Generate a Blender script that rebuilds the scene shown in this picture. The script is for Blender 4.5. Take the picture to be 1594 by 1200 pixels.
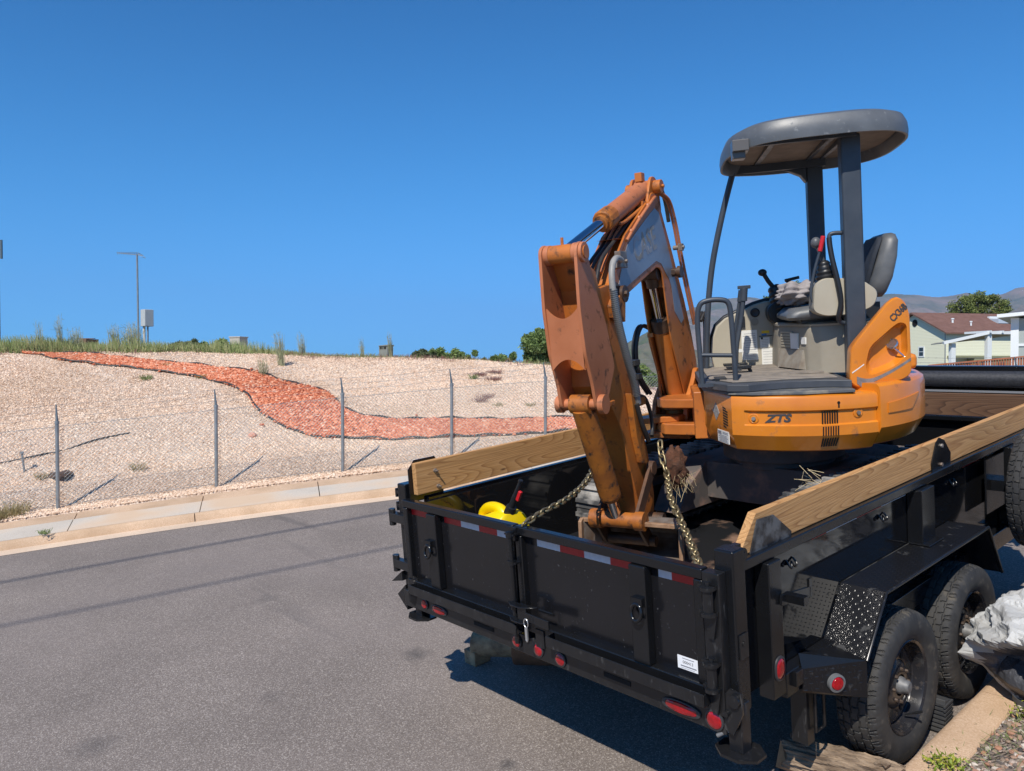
import bpy, bmesh, math, random
import numpy as np
from mathutils import Matrix, Vector, Quaternion
random.seed(7); RNG = np.random.default_rng(7)
for o in list(bpy.data.objects): bpy.data.objects.remove(o)
SC = bpy.context.scene; COL = SC.collection
R_ = math.radians
# ------------------------------------------------------------------ frames
# street frame: x right across the road, y up the hill along the trailer, z normal to the sloping road
UP = np.array([-0.00502748, 0.10238477, 0.99473217])
_x = np.cross([0, 1, 0], UP); _x /= np.linalg.norm(_x)
T3 = np.array([_x, np.cross(UP, _x), UP])            # street -> world rotation
TW = Matrix([list(T3[0])+[0], list(T3[1])+[0], list(T3[2])+[0], [0, 0, 0, 1]])
# ------------------------------------------------------------------ camera
RC = np.array([[0.65667962, 0.75053714, -0.07393159], [0.02016227, -0.11546678, -0.99310669], [-0.7539001, 0.6506623, -0.09095721]])
CS = np.array([2.94888295, -2.58546963, 2.40395717])  # camera in the street frame
RW = RC @ T3.T; CW = T3 @ CS
cam = bpy.data.cameras.new('camera'); camo = bpy.data.objects.new('camera', cam); COL.objects.link(camo)
cam.sensor_fit = 'HORIZONTAL'; cam.sensor_width = 36.0; FPX = 1237.65; cam.lens = 36.0*FPX/1594
cam.clip_start = 0.05; cam.clip_end = 40000
m = Matrix.Identity(4)
for i in range(3):
    m[i][0] = RW[0][i]; m[i][1] = -RW[1][i]; m[i][2] = -RW[2][i]; m[i][3] = CW[i]
camo.matrix_world = m
SC.camera = camo
# ------------------------------------------------------------------ sky, sun, exposure
SKYG = [(1.36, 8.2), (3.3, 5.4), (2.95, 1.95)]
SUN = T3 @ np.array([.36, -.69, 1.0]); SUN /= np.linalg.norm(SUN)     # towards the sun
w = bpy.data.worlds.new('World'); SC.world = w; w.use_nodes = True
nt = w.node_tree; bg = nt.nodes['Background']
sky = nt.nodes.new('ShaderNodeTexSky'); sky.sky_type = 'NISHITA'; sky.sun_disc = False
sky.sun_elevation = math.asin(SUN[2]); sky.sun_rotation = math.atan2(SUN[0], SUN[1])
sky.altitude = 1400; sky.air_density = 1.0; sky.dust_density = 0.0; sky.ozone_density = 4.0
# grade the sky towards the deep clear blue of the photograph (soft shoulder per channel)
sep = nt.nodes.new('ShaderNodeSeparateColor'); cmb = nt.nodes.new('ShaderNodeCombineColor'); nt.links.new(sky.outputs[0], sep.inputs[0])
def mth(op, a, b_):
    q = nt.nodes.new('ShaderNodeMath'); q.operation = op
    for k, v in enumerate((a, b_)):
        if isinstance(v, (int, float)): q.inputs[k].default_value = v
        else: nt.links.new(v, q.inputs[k])
    return q.outputs[0]
for i, (gn, h_) in enumerate(SKYG):
    xp = mth('POWER', mth('MULTIPLY', sep.outputs[i], .13), 1.8)
    nt.links.new(mth('DIVIDE', mth('MULTIPLY', xp, gn/.13), mth('ADD', mth('MULTIPLY', xp, h_), 1.0)), cmb.inputs[i])
nt.links.new(cmb.outputs[0], bg.inputs[0])
bg.inputs[1].default_value = 0.13
sl = bpy.data.lights.new('sun', 'SUN'); sl.energy = 5.0; sl.angle = R_(0.53); sl.color = (1.0, 0.94, 0.85)
so = bpy.data.objects.new('sun', sl); COL.objects.link(so)
so.rotation_euler = Vector(SUN).to_track_quat('Z', 'Y').to_euler()
SC.view_settings.view_transform = 'Standard'; SC.view_settings.look = 'None'
SC.view_settings.exposure = 0.06; SC.view_settings.gamma = 1.0
SC.render.engine = 'CYCLES'
SC.cycles.volume_bounces = 0; SC.cycles.max_bounces = 8; SC.cycles.transparent_max_bounces = 8

# ------------------------------------------------------------------ helpers
def tag(o, label=None, cat=None, group=None, kind=None):
    if label: o['label'] = label
    if cat: o['category'] = cat
    if group: o['group'] = group
    if kind: o['kind'] = kind
    return o
def empty(name, mat, label, cat, group=None):
    o = bpy.data.objects.new(name, None); COL.objects.link(o); o.matrix_world = mat; o.empty_display_size = .1
    o['_f'] = 0; del o['_f']
    return tag(o, label, cat, group)
def at(u, v, d):                       # world point at photo pixel (u,v) and depth d
    return CW + d*(RW.T @ np.array([(u-797)/FPX, (v-600)/FPX, 1.0]))
def link(name, me, mat, parent=None, M=None):
    o = bpy.data.objects.new(name, me); COL.objects.link(o)
    if mat is not None and not me.materials: me.materials.append(mat)
    if parent is not None: o.parent = parent
    if M is not None: o.matrix_local = M
    return o
def np_mesh(name, V, F, smooth=False):
    me = bpy.data.meshes.new(name); V = np.asarray(V, dtype=np.float32); F = np.asarray(F, dtype=np.int32)
    k = F.shape[1]; me.vertices.add(len(V)); me.vertices.foreach_set('co', V.ravel())
    me.loops.add(F.size); me.loops.foreach_set('vertex_index', F.ravel())
    me.polygons.add(len(F)); me.polygons.foreach_set('loop_start', np.arange(0, F.size, k, dtype=np.int32))
    me.polygons.foreach_set('loop_total', np.full(len(F), k, dtype=np.int32))
    me.polygons.foreach_set('use_smooth', np.full(len(F), smooth)); me.update(calc_edges=True); return me
def rotbetween(d):
    d = Vector(d).normalized(); return d.to_track_quat('Z', 'Y').to_matrix()
class MB:
    """collects closed shapes for ONE mesh object"""
    def __init__(s): s.v = []; s.f = []; s.fm = []; s.cm = 0
    def add(s, V, F):
        b = len(s.v); s.v += [tuple(map(float, p)) for p in V]; s.f += [tuple(b+i for i in f) for f in F]; s.fm += [s.cm]*len(F); return s
    def box(s, x0, x1, y0, y1, z0, z1, M=None):
        V = [(x, y, z) for z in (z0, z1) for y in (y0, y1) for x in (x0, x1)]
        if M is not None: V = [M @ Vector(p) for p in V]
        return s.add(V, [(0, 2, 3, 1), (4, 5, 7, 6), (0, 1, 5, 4), (1, 3, 7, 5), (3, 2, 6, 7), (2, 0, 4, 6)])
    def bar(s, p0, p1, w, h, up=(0, 0, 1)):
        p0 = Vector(p0); p1 = Vector(p1); d = (p1-p0); L = d.length; d.normalize(); u = Vector(up)
        x = d.cross(u); x = x.normalized() if x.length > 1e-4 else Vector((1, 0, 0)); u = x.cross(d)
        V = [p0+x*a*w/2+u*b*h/2+d*c for c in (0, L) for (a, b) in ((-1, -1), (1, -1), (1, 1), (-1, 1))]
        return s.add(V, [(3, 2, 1, 0), (4, 5, 6, 7), (0, 1, 5, 4), (1, 2, 6, 5), (2, 3, 7, 6), (3, 0, 4, 7)])
    def cyl(s, p0, p1, r0, r1=None, n=20, cap=True):
        r1 = r0 if r1 is None else r1; p0 = Vector(p0); p1 = Vector(p1); Rm = rotbetween(p1-p0); V = []
        for p, r in ((p0, r0), (p1, r1)):
            V += [p+Rm @ Vector((r*math.cos(2*math.pi*i/n), r*math.sin(2*math.pi*i/n), 0)) for i in range(n)]
        F = [(i, (i+1) % n, n+(i+1) % n, n+i) for i in range(n)]
        if cap: F += [tuple(range(n-1, -1, -1)), tuple(range(n, 2*n))]
        return s.add(V, F)
    def lathe(s, p0, axis, prof, n=32, closed=False):
        p0 = Vector(p0); Rm = rotbetween(axis); V = []
        for (r, h) in prof: V += [p0+Rm @ Vector((r*math.cos(2*math.pi*i/n), r*math.sin(2*math.pi*i/n), h)) for i in range(n)]
        m_ = len(prof); F = [(j*n+i, j*n+(i+1) % n, ((j+1) % m_)*n+(i+1) % n, ((j+1) % m_)*n+i) for j in range(m_ if closed else m_-1) for i in range(n)]
        if not closed:
            F += [tuple(range(n-1, -1, -1)), tuple(range((m_-1)*n, m_*n))]
        return s.add(V, F)
    def tube(s, pts, r, n=10, closed=False, taper=None):
        P = [Vector(p) for p in pts]; m_ = len(P); V = []; prev = None
        for k, p in enumerate(P):
            if closed: t = (P[(k+1) % m_]-P[k-1])
            else: t = (P[min(k+1, m_-1)]-P[max(k-1, 0)])
            t.normalize()
            if prev is None: a = t.orthogonal().normalized()
            else:
                a = prev-t*prev.dot(t); a = a.normalized() if a.length > 1e-6 else t.orthogonal().normalized()
            prev = a; b = t.cross(a); rr = r if taper is None else r*taper[k]
            V += [p+(a*math.cos(2*math.pi*i/n)+b*math.sin(2*math.pi*i/n))*rr for i in range(n)]
        F = [(j*n+i, j*n+(i+1) % n, ((j+1) % m_)*n+(i+1) % n, ((j+1) % m_)*n+i) for j in range(m_ if closed else m_-1) for i in range(n)]
        if not closed: F += [tuple(range(n-1, -1, -1)), tuple(range((m_-1)*n, m_*n))]
        return s.add(V, F)
    def prism(s, poly, t0, t1, f):
        """poly 2D list, f(a,b,t)->3D"""
        n = len(poly); V = [f(a, b, t0) for a, b in poly]+[f(a, b, t1) for a, b in poly]
        return s.add(V, [tuple(range(n-1, -1, -1)), tuple(range(n, 2*n))]+[(i, (i+1) % n, n+(i+1) % n, n+i) for i in range(n)])
    def loft(s, rings, cap=True):
        n = len(rings[0]); V = [p for r in rings for p in r]; m_ = len(rings)
        F = [(j*n+i, j*n+(i+1) % n, (j+1)*n+(i+1) % n, (j+1)*n+i) for j in range(m_-1) for i in range(n)]
        if cap: F += [tuple(range(n-1, -1, -1)), tuple(range((m_-1)*n, m_*n))]
        return s.add(V, F)
    def ball(s, c, rx, ry=None, rz=None, n=12, m=8):
        ry = ry or rx; rz = rz or rx; V = []
        for j in range(1, m):
            th = math.pi*j/m
            V += [(c[0]+rx*math.sin(th)*math.cos(2*math.pi*i/n), c[1]+ry*math.sin(th)*math.sin(2*math.pi*i/n), c[2]-rz*math.cos(th)) for i in range(n)]
        V += [(c[0], c[1], c[2]-rz), (c[0], c[1], c[2]+rz)]; b = len(V)-2
        F = [(j*n+i, j*n+(i+1) % n, (j+1)*n+(i+1) % n, (j+1)*n+i) for j in range(m-2) for i in range(n)]
        F += [(b, (i+1) % n, i) for i in range(n)]+[(b+1, (m-2)*n+i, (m-2)*n+(i+1) % n) for i in range(n)]
        return s.add(V, F)
    def build(s, name, mat, parent=None, M=None, bev=0, smooth=None, seg=2):
        me = bpy.data.meshes.new(name); me.from_pydata(s.v, [], s.f)
        mats = mat if isinstance(mat, (list, tuple)) else [mat]
        for q in mats: me.materials.append(q)
        if len(mats) > 1: me.polygons.foreach_set('material_index', s.fm)
        bm = bmesh.new(); bm.from_mesh(me); bmesh.ops.recalc_face_normals(bm, faces=bm.faces); bm.to_mesh(me); bm.free()
        me.update(calc_edges=True)
        if smooth is not None or bev:
            me.polygons.foreach_set('use_smooth', [True]*len(me.polygons)); me.set_sharp_from_angle(angle=R_(smooth or 35))
        o = link(name, me, None, parent, M)
        if bev:
            md = o.modifiers.new('bevel', 'BEVEL'); md.width = bev; md.segments = seg; md.limit_method = 'ANGLE'; md.angle_limit = R_(35)
            md.harden_normals = True
        return o
def split(o):
    """give every loose piece of a part its own object with the same name"""
    bm = bmesh.new(); bm.from_mesh(o.data); bm.verts.ensure_lookup_table(); seen = set(); comps = []
    for v in bm.verts:
        if v.index in seen: continue
        st = [v]; seen.add(v.index); c = []
        while st:
            u = st.pop(); c.append(u.index)
            for e in u.link_edges:
                w_ = e.other_vert(u)
                if w_.index not in seen: seen.add(w_.index); st.append(w_)
        comps.append(set(c))
    bm.free()
    if len(comps) < 2: return o
    out = []; src = o.data
    for c in comps:
        b2 = bmesh.new(); b2.from_mesh(src); b2.verts.ensure_lookup_table(); bmesh.ops.delete(b2, geom=[v for v in b2.verts if v.index not in c], context='VERTS')
        me = bpy.data.meshes.new(o.name); b2.to_mesh(me); b2.free()
        for q in src.materials: me.materials.append(q)
        if not out: o.data = me; out.append(o)
        else:
            n_ = o.copy(); n_.data = me; COL.objects.link(n_); n_.name = o.name.split('.')[0]; out.append(n_)
    return o
def smoothpath(pts, k=6):
    P = [Vector(p) for p in pts]; out = []
    for i in range(len(P)-1):
        p0 = P[max(i-1, 0)]; p1 = P[i]; p2 = P[i+1]; p3 = P[min(i+2, len(P)-1)]
        for j in range(k):
            t = j/k; out.append(.5*((2*p1)+(p2-p0)*t+(2*p0-5*p1+4*p2-p3)*t*t+(3*p1-p0-3*p2+p3)*t**3))
    out.append(P[-1]); return out
def roundpoly(poly, r, k=4):
    out = []; n = len(poly)
    for i in range(n):
        a = Vector(poly[i-1]); b = Vector(poly[i]); c = Vector(poly[(i+1) % n])
        d1 = (a-b); d2 = (c-b); rr = min(r, d1.length*.45, d2.length*.45); p = b+d1.normalized()*rr; q = b+d2.normalized()*rr
        for j in range(k+1):
            t = j/k; v = p*(1-t)**2+b*2*t*(1-t)+q*t*t; out.append((v.x, v.y))
    return out
def seg_mesh(name, P0, P1, r0, r1=None, n=3):
    P0 = np.asarray(P0, float); P1 = np.asarray(P1, float); d = P1-P0; d /= np.linalg.norm(d, axis=1)[:, None]+1e-9
    a = np.cross(d, np.array([.3, .5, .81])); a /= np.linalg.norm(a, axis=1)[:, None]+1e-9; b = np.cross(d, a); N = len(P0)
    r0 = np.broadcast_to(r0, (N,)); r1 = r0 if r1 is None else np.broadcast_to(r1, (N,)); V = np.zeros((N, 2*n, 3))
    for i in range(n):
        c, s_ = math.cos(2*math.pi*i/n), math.sin(2*math.pi*i/n)
        V[:, i] = P0+(a*c+b*s_)*r0[:, None]; V[:, n+i] = P1+(a*c+b*s_)*r1[:, None]
    base = np.array([(i, (i+1) % n, n+(i+1) % n, n+i) for i in range(n)])
    F = (np.arange(N)[:, None, None]*2*n+base[None]).reshape(-1, 4)
    return np_mesh(name, V.reshape(-1, 3), F)
def text_obj(name, txt, size, mat, parent, M, extrude=0.0008, bold=0.0, shear=0.0, sx=1.0):
    c = bpy.data.curves.new(name, 'FONT'); c.body = txt; c.size = size; c.extrude = extrude; c.offset = bold; c.shear = shear
    c.align_x = 'CENTER'; c.align_y = 'CENTER'; c.resolution_u = 3
    t = bpy.data.objects.new(name, c); COL.objects.link(t); dg = bpy.context.evaluated_depsgraph_get()
    me = bpy.data.meshes.new_from_object(t.evaluated_get(dg)); bpy.data.objects.remove(t); bpy.data.curves.remove(c)
    if sx != 1.0: me.transform(Matrix.Diagonal((sx, 1, 1, 1)))
    me.materials.clear(); me.materials.append(mat); return link(name, me, None, parent, M)
def frame3(o, ex, ey):
    o = Vector(o); ex = Vector(ex).normalized(); ez = ex.cross(Vector(ey)).normalized(); ey = ez.cross(ex)
    return Matrix(((ex.x, ey.x, ez.x, o.x), (ex.y, ey.y, ez.y, o.y), (ex.z, ey.z, ez.z, o.z), (0, 0, 0, 1)))

# ------------------------------------------------------------------ materials
def mat(name, col, rough=.6, col2=None, scale=8., bump=0., bscale=60., metal=0., coat=0., spec=.5, dirt=None, dirt_amt=.5, dscale=6., detail=6., stretch=None, thr=(.35, .65), rough2=None, bdist=.01, sss=0):
    m_ = bpy.data.materials.new(name); m_.use_nodes = True; n = m_.node_tree.nodes; L = m_.node_tree.links; b = n['Principled BSDF']
    tc = n.new('ShaderNodeTexCoord'); src = tc.outputs['Object']
    if stretch:
        mp = n.new('ShaderNodeMapping'); mp.inputs['Scale'].default_value = stretch; L.new(src, mp.inputs[0]); src = mp.outputs[0]
    def noise(sc, det=detail, s=src):
        t = n.new('ShaderNodeTexNoise'); t.inputs['Scale'].default_value = sc; t.inputs['Detail'].default_value = det; t.inputs['Roughness'].default_value = .6; L.new(s, t.inputs['Vector']); return t.outputs[0]
    def ramp(inp, lo, hi):
        r = n.new('ShaderNodeMapRange'); r.inputs['From Min'].default_value = lo; r.inputs['From Max'].default_value = hi; L.new(inp, r.inputs[0]); return r.outputs[0]
    def mix(f, a, c):
        x = n.new('ShaderNodeMix'); x.data_type = 'RGBA'; L.new(f, x.inputs[0])
        for k, q in ((6, a), (7, c)):
            if isinstance(q, tuple): x.inputs[k].default_value = q+(1,)
            else: L.new(q, x.inputs[k])
        return x.outputs[2]
    out = None
    if col2 is not None: out = mix(ramp(noise(scale), *thr), tuple(col), tuple(col2))
    if dirt is not None:
        f = ramp(noise(dscale, 9), .62-.25*dirt_amt, .72-.1*dirt_amt); out = mix(f, out if out is not None else tuple(col), tuple(dirt))
        rr = n.new('ShaderNodeMapRange'); rr.inputs['To Min'].default_value = rough; rr.inputs['To Max'].default_value = .9; L.new(f, rr.inputs[0]); L.new(rr.outputs[0], b.inputs['Roughness'])
    if out is not None: L.new(out, b.inputs['Base Color'])
    else: b.inputs['Base Color'].default_value = tuple(col)+(1,)
    if dirt is None:
        if rough2 is not None:
            rr = n.new('ShaderNodeMapRange'); rr.inputs['To Min'].default_value = rough; rr.inputs['To Max'].default_value = rough2; L.new(ramp(noise(scale*1.3), .35, .65), rr.inputs[0]); L.new(rr.outputs[0], b.inputs['Roughness'])
        else: b.inputs['Roughness'].default_value = rough
    b.inputs['Metallic'].default_value = metal; b.inputs['Coat Weight'].default_value = coat; b.inputs['Coat Roughness'].default_value = .08; b.inputs['Specular IOR Level'].default_value = spec
    if bump:
        bp = n.new('ShaderNodeBump'); bp.inputs['Strength'].default_value = bump; bp.inputs['Distance'].default_value = bdist; L.new(noise(bscale), bp.inputs['Height']); L.new(bp.outputs[0], b.inputs['Normal'])
    return m_
def nodes(m_): return m_.node_tree.nodes, m_.node_tree.links, m_.node_tree.nodes['Principled BSDF']
def newmat(name, rough=.6, **kw):
    m_ = bpy.data.materials.new(name); m_.use_nodes = True; b = m_.node_tree.nodes['Principled BSDF']; b.inputs['Roughness'].default_value = rough
    for k, v in kw.items(): b.inputs[k].default_value = v
    return m_
def colramp(n, stops):
    r = n.new('ShaderNodeValToRGB'); e = r.color_ramp.elements
    while len(e) < len(stops): e.new(.5)
    for k, (p, c) in enumerate(stops): e[k].position = p; e[k].color = tuple(c)+(1,)
    return r
BLACK = mat('black_paint', (.006, .0065, .008), .16, (.009, .0095, .011), 3., spec=.5, rough2=.3)
BLACKG = mat('black_gloss_wall', (.007, .0075, .009), .035, (.011, .011, .012), 1.2, rough2=.11, bump=.012, bscale=4)
BLACKM = mat('black_gate_panel', (.008, .0082, .0095), .17, (.010, .010, .012), 2.5, dirt=(.10, .10, .105), dirt_amt=-.16, dscale=55, bump=.02, bscale=2.5, bdist=.02)
BLACKD = mat('dusty_black_steel', (.009, .0095, .011), .28, (.014, .014, .015), 9, dirt=(.05, .047, .045), dirt_amt=.12, dscale=60, stretch=(1, 1, .25))
FLOORM = mat('dirty_bed_floor', (.012, .013, .015), .45, dirt=(.22, .13, .085), dirt_amt=.28, dscale=3.5)
RUBBER = mat('tyre_rubber', (.022, .022, .023), .72, (.045, .043, .04), 9, bump=.15, bscale=180, dirt=(.11, .095, .075), dirt_amt=.18, dscale=11, bdist=.002)
RIMM = mat('black_steel_rim', (.02, .02, .023), .22, dirt=(.07, .05, .035), dirt_amt=.3, dscale=20)
ORANGE = mat('orange_machine_paint', (.70, .225, .016), .32, (.61, .185, .016), 4, coat=.4, spec=.5, dirt=(.34, .13, .04), dirt_amt=.0, dscale=9, bump=.02, bscale=5, bdist=.01)
ORANGEF = mat('faded_orange_boom', (.53, .165, .028), .42, (.38, .11, .022), 3.0, dirt=(.08, .04, .02), dirt_amt=.24, dscale=11, bump=.1, bscale=40, bdist=.003)
ORANGEP = mat('sun_bleached_orange', (.52, .185, .08), .5, (.42, .135, .052), 3.5, dirt=(.13, .06, .03), dirt_amt=.16, dscale=15, bump=.1, bscale=60, bdist=.002)
ORANGED = mat('greasy_worn_orange', (.46, .15, .02), .5, (.30, .095, .02), 9, dirt=(.03, .02, .015), dirt_amt=.42, dscale=19, bump=.2, bscale=50, bdist=.004)
GREASE = mat('greasy_dark_steel', (.035, .022, .016), .5, (.10, .05, .025), 14, bump=.3, bscale=70, bdist=.004)
RUST = mat('rusty_brown_steel', (.13, .06, .03), .7, (.07, .035, .02), 16, bump=.3, bscale=60, bdist=.004)
STEEL = mat('worn_bare_steel', (.30, .27, .24), .5, (.16, .11, .08), 9, metal=.3, bump=.15, bscale=40)
CHROME = mat('chrome_rod', (.62, .64, .68), .08, metal=1.)
SILVER = mat('silver_boom_plate', (.33, .36, .40), .42, (.25, .27, .31), 3.5, metal=.35, bump=.05, bscale=30)
GOLD = mat('yellow_zinc_chain', (.40, .33, .18), .4, (.20, .155, .09), 30, metal=.75)
CHAINB = mat('dark_oiled_chain', (.08, .07, .06), .4, (.22, .18, .12), 25, metal=.7)
GREYP = mat('dark_grey_plastic', (.05, .055, .065), .45, (.075, .08, .09), 5, bump=.12, bscale=150, bdist=.002, rough2=.55)
CANOPYM = mat('weathered_grey_canopy', (.085, .092, .10), .42, (.13, .14, .15), 3.2, bump=.12, bscale=60, dirt=(.22, .23, .24), dirt_amt=.02, dscale=40, bdist=.003)
POSTM = mat('dark_grey_post_paint', (.035, .045, .06), .4, (.05, .06, .075), 6, rough2=.5)
LINERM = mat('dusty_brown_liner', (.30, .235, .18), .85, (.20, .155, .12), 7, bump=.2, bscale=30)
BEIGE = mat('beige_console_plastic', (.44, .395, .30), .55, (.38, .335, .25), 3, bump=.08, bscale=120, bdist=.002)
BEIGED = mat('grey_beige_seat_box', (.32, .285, .22), .6, (.26, .23, .175), 4, bump=.08, bscale=120, bdist=.002)
VINYL = mat('grey_seat_vinyl', (.075, .082, .09), .45, (.13, .135, .14), 7, bump=.2, bscale=35, bdist=.004)
VINYLD = mat('black_seat_fabric', (.012, .018, .03), .8, (.02, .026, .04), 20)
RIBBED = mat('dusty_ribbed_floor', (.30, .255, .205), .8, (.19, .165, .14), 9, bump=.2, bscale=50)
BLKPL = mat('black_plastic', (.014, .015, .017), .4, bump=.05, bscale=80)
DHOSE = mat('black_rubber_hose', (.018, .017, .017), .5, (.04, .035, .03), 20)
GHOSE = mat('grey_conduit', (.22, .22, .21), .5, (.32, .31, .29), 12)
REDP = mat('red_grip_plastic', (.55, .015, .02), .35)
TOWELM = mat('grey_towel', (.36, .33, .32), .95, (.27, .24, .24), 12, bump=.5, bscale=140)
PAPER = mat('white_paper_decal', (.78, .77, .72), .6, (.70, .69, .64), 10)
STICK = mat('white_sticker', (.86, .86, .86), .45)
INK = mat('grey_print_ink', (.22, .22, .24), .6)
INKD = mat('dark_print_ink', (.05, .05, .055), .6)
DECALG = mat('grey_decal_vinyl', (.15, .14, .14), .45, (.24, .22, .21), 30)
YELLOW = mat('yellow_can_plastic', (.85, .62, .0), .35, (.80, .56, .0), 4)
REDT = mat('red_reflective_tape', (.42, .008, .012), .3, (.36, .006, .01), 40)
WHT = mat('white_reflective_tape', (.50, .52, .56), .3, (.43, .45, .50), 40)
LENS = mat('red_lamp_lens', (.40, .004, .010), .12, (.25, .003, .007), 60, coat=.6)
CHROMEW = mat('white_metal_hub', (.20, .20, .20), .55, (.13, .13, .13), 30, metal=.2)
def wood_mat(name, a, b_, c, axis='Y'):
    # growth rings cut lengthwise
    m_ = newmat(name, .75); n, L, bs = nodes(m_); tc = n.new('ShaderNodeTexCoord'); mp = n.new('ShaderNodeMapping')
    mp.inputs['Scale'].default_value = (6., .55, 6.) if axis == 'Y' else (.55, 6., 6.); mp.inputs['Location'].default_value = (.3, .2, -7.2); L.new(tc.outputs['Object'], mp.inputs[0])
    ns = n.new('ShaderNodeTexNoise'); ns.inputs['Scale'].default_value = 1.5; ns.inputs['Detail'].default_value = 4; L.new(mp.outputs[0], ns.inputs['Vector'])
    wv = n.new('ShaderNodeTexNoise'); wv.inputs['Scale'].default_value = .9; wv.inputs['Detail'].default_value = 1.0; L.new(mp.outputs[0], wv.inputs['Vector'])
    mu = n.new('ShaderNodeMath'); mu.operation = 'MULTIPLY'; mu.inputs[1].default_value = 26; L.new(wv.outputs[0], mu.inputs[0])
    fr = n.new('ShaderNodeMath'); fr.operation = 'FRACT'; L.new(mu.outputs[0], fr.inputs[0])
    cr = colramp(n, [(0, a), (.7, b_), (.93, c), (1, a)]); L.new(fr.outputs[0], cr.inputs[0])
    fine = n.new('ShaderNodeTexNoise'); fine.inputs['Scale'].default_value = 1; fine.inputs['Detail'].default_value = 6
    mp2 = n.new('ShaderNodeMapping'); mp2.inputs['Scale'].default_value = (220, 5, 220) if axis == 'Y' else (5, 220, 220); L.new(tc.outputs['Object'], mp2.inputs[0]); L.new(mp2.outputs[0], fine.inputs['Vector'])
    mx = n.new('ShaderNodeMix'); mx.data_type = 'RGBA'; mx.blend_type = 'MULTIPLY'; mx.inputs[0].default_value = .55; L.new(cr.outputs[0], mx.inputs[6])
    c2 = colramp(n, [(.3, (.50, .44, .38)), (.62, (1, 1, 1))]); L.new(fine.outputs[0], c2.inputs[0]); L.new(c2.outputs[0], mx.inputs[7]); L.new(mx.outputs[2], bs.inputs['Base Color'])
    # knots
    vo = n.new('ShaderNodeTexVoronoi'); vo.inputs['Scale'].default_value = 1.0; mp3 = n.new('ShaderNodeMapping'); mp3.inputs['Scale'].default_value = (4, 1.9, 7) if axis == 'Y' else (1.9, 4, 7); L.new(tc.outputs['Object'], mp3.inputs[0]); L.new(mp3.outputs[0], vo.inputs['Vector'])
    kr = n.new('ShaderNodeMapRange'); kr.inputs['From Min'].default_value = .035; kr.inputs['From Max'].default_value = .075; L.new(vo.outputs['Distance'], kr.inputs[0])
    mk = n.new('ShaderNodeMix'); mk.data_type = 'RGBA'; L.new(kr.outputs[0], mk.inputs[0]); mk.inputs[6].default_value = (.10, .04, .015, 1); L.new(mx.outputs[2], mk.inputs[7]); L.new(mk.outputs[2], bs.inputs['Base Color'])
    bp = n.new('ShaderNodeBump'); bp.inputs['Strength'].default_value = .25; bp.inputs['Distance'].default_value = .003; L.new(fine.outputs[0], bp.inputs['Height']); L.new(bp.outputs[0], bs.inputs['Normal'])
    return m_
WOOD = wood_mat('treated_lumber', (.60, .335, .135), (.52, .275, .10), (.38, .185, .065))
WOODF = wood_mat('front_lumber', (.16, .085, .045), (.125, .062, .032), (.07, .034, .018), 'X')
DIAMOND = mat('black_tread_plate', (.007, .0075, .009), .31, (.010, .010, .012), 4, dirt=(.05, .05, .05), dirt_amt=.05, dscale=12)
def planar_uv(me):
    uv = me.uv_layers.new(name='UVMap')
    for p in me.polygons:
        nn = p.normal
        for li in p.loop_indices:
            co = me.vertices[me.loops[li].vertex_index].co
            if abs(nn.x) > .8: uv.data[li].uv = (co.y, co.z)
            else:
                s_ = math.copysign(1, nn.z) if abs(nn.z) > abs(nn.y) else 1
                t = Vector((0, nn.z, -nn.y)).normalized(); uv.data[li].uv = (co.x, co.dot(t))
# ------------------------------------------------------------------ ground, road, kerbs, embankment (street frame)
KP = np.array([(-10.4, -8), (-9.1, -4), (-8.114, -1.24), (-7.72, 0.08), (-7.15, 1.4), (-6.72, 2.28), (-6.3, 3.1), (-5.4, 5), (-4.0, 7.5), (-1.8, 10.5), (1.5, 13.5), (6, 16.5), (14, 20), (40, 28)], float)
_t = np.r_[0, np.cumsum(np.linalg.norm(np.diff(KP, axis=0), axis=1))]
AA = np.arange(-12, 60, .1)
_d0 = (KP[1]-KP[0])/np.linalg.norm(KP[1]-KP[0])
PK = np.c_[np.interp(AA, _t, KP[:, 0]), np.interp(AA, _t, KP[:, 1])]; _n = AA < 0; PK[_n] = KP[0]+_d0*AA[_n][:, None]
_k = np.exp(-.5*(np.arange(-25, 26)*.1)**2); _k /= _k.sum(); _p = np.pad(PK, ((25, 25), (0, 0)), mode='reflect', reflect_type='odd')
PK = np.c_[np.convolve(_p[:, 0], _k, 'valid'), np.convolve(_p[:, 1], _k, 'valid')]
_d = np.gradient(PK, axis=0); _d /= np.linalg.norm(_d, axis=1)[:, None]; NK = np.c_[-_d[:, 1], _d[:, 0]]
HCX = [-12, -5, 0, 4.5, 6, 7.5, 9, 10.5, 12, 13.5, 15, 16.5, 18, 19.5, 21, 60]; HCZ = [3.3, 2.9, 2.6, 2.45, 2.38, 2.25, 2.08, 1.85, 1.63, 1.48, 1.25, .94, .2, -.5, -.9, -1.6]
def base(y):
    y = np.asarray(y, float); return -.1035*np.logaddexp(0, (y-7)/1.2)*1.2
def vnoise(x, y, seed=0):
    def h(i, j): return np.modf(np.abs(np.sin(i*127.1+j*311.7+seed*74.7)*43758.5453))[0]
    i = np.floor(x); j = np.floor(y); fx = x-i; fy = y-j; fx = fx*fx*(3-2*fx); fy = fy*fy*(3-2*fy)
    return (h(i, j)*(1-fx)+h(i+1, j)*fx)*(1-fy)+(h(i, j+1)*(1-fx)+h(i+1, j+1)*fx)*fy-.5
def fbm(x, y, o=5, seed=0):
    s = 0; a = 1.
    for k in range(o): s = s+a*vnoise(x*2**k+k*7.3, y*2**k+k*3.1, seed+k); a *= .5
    return s
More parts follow.
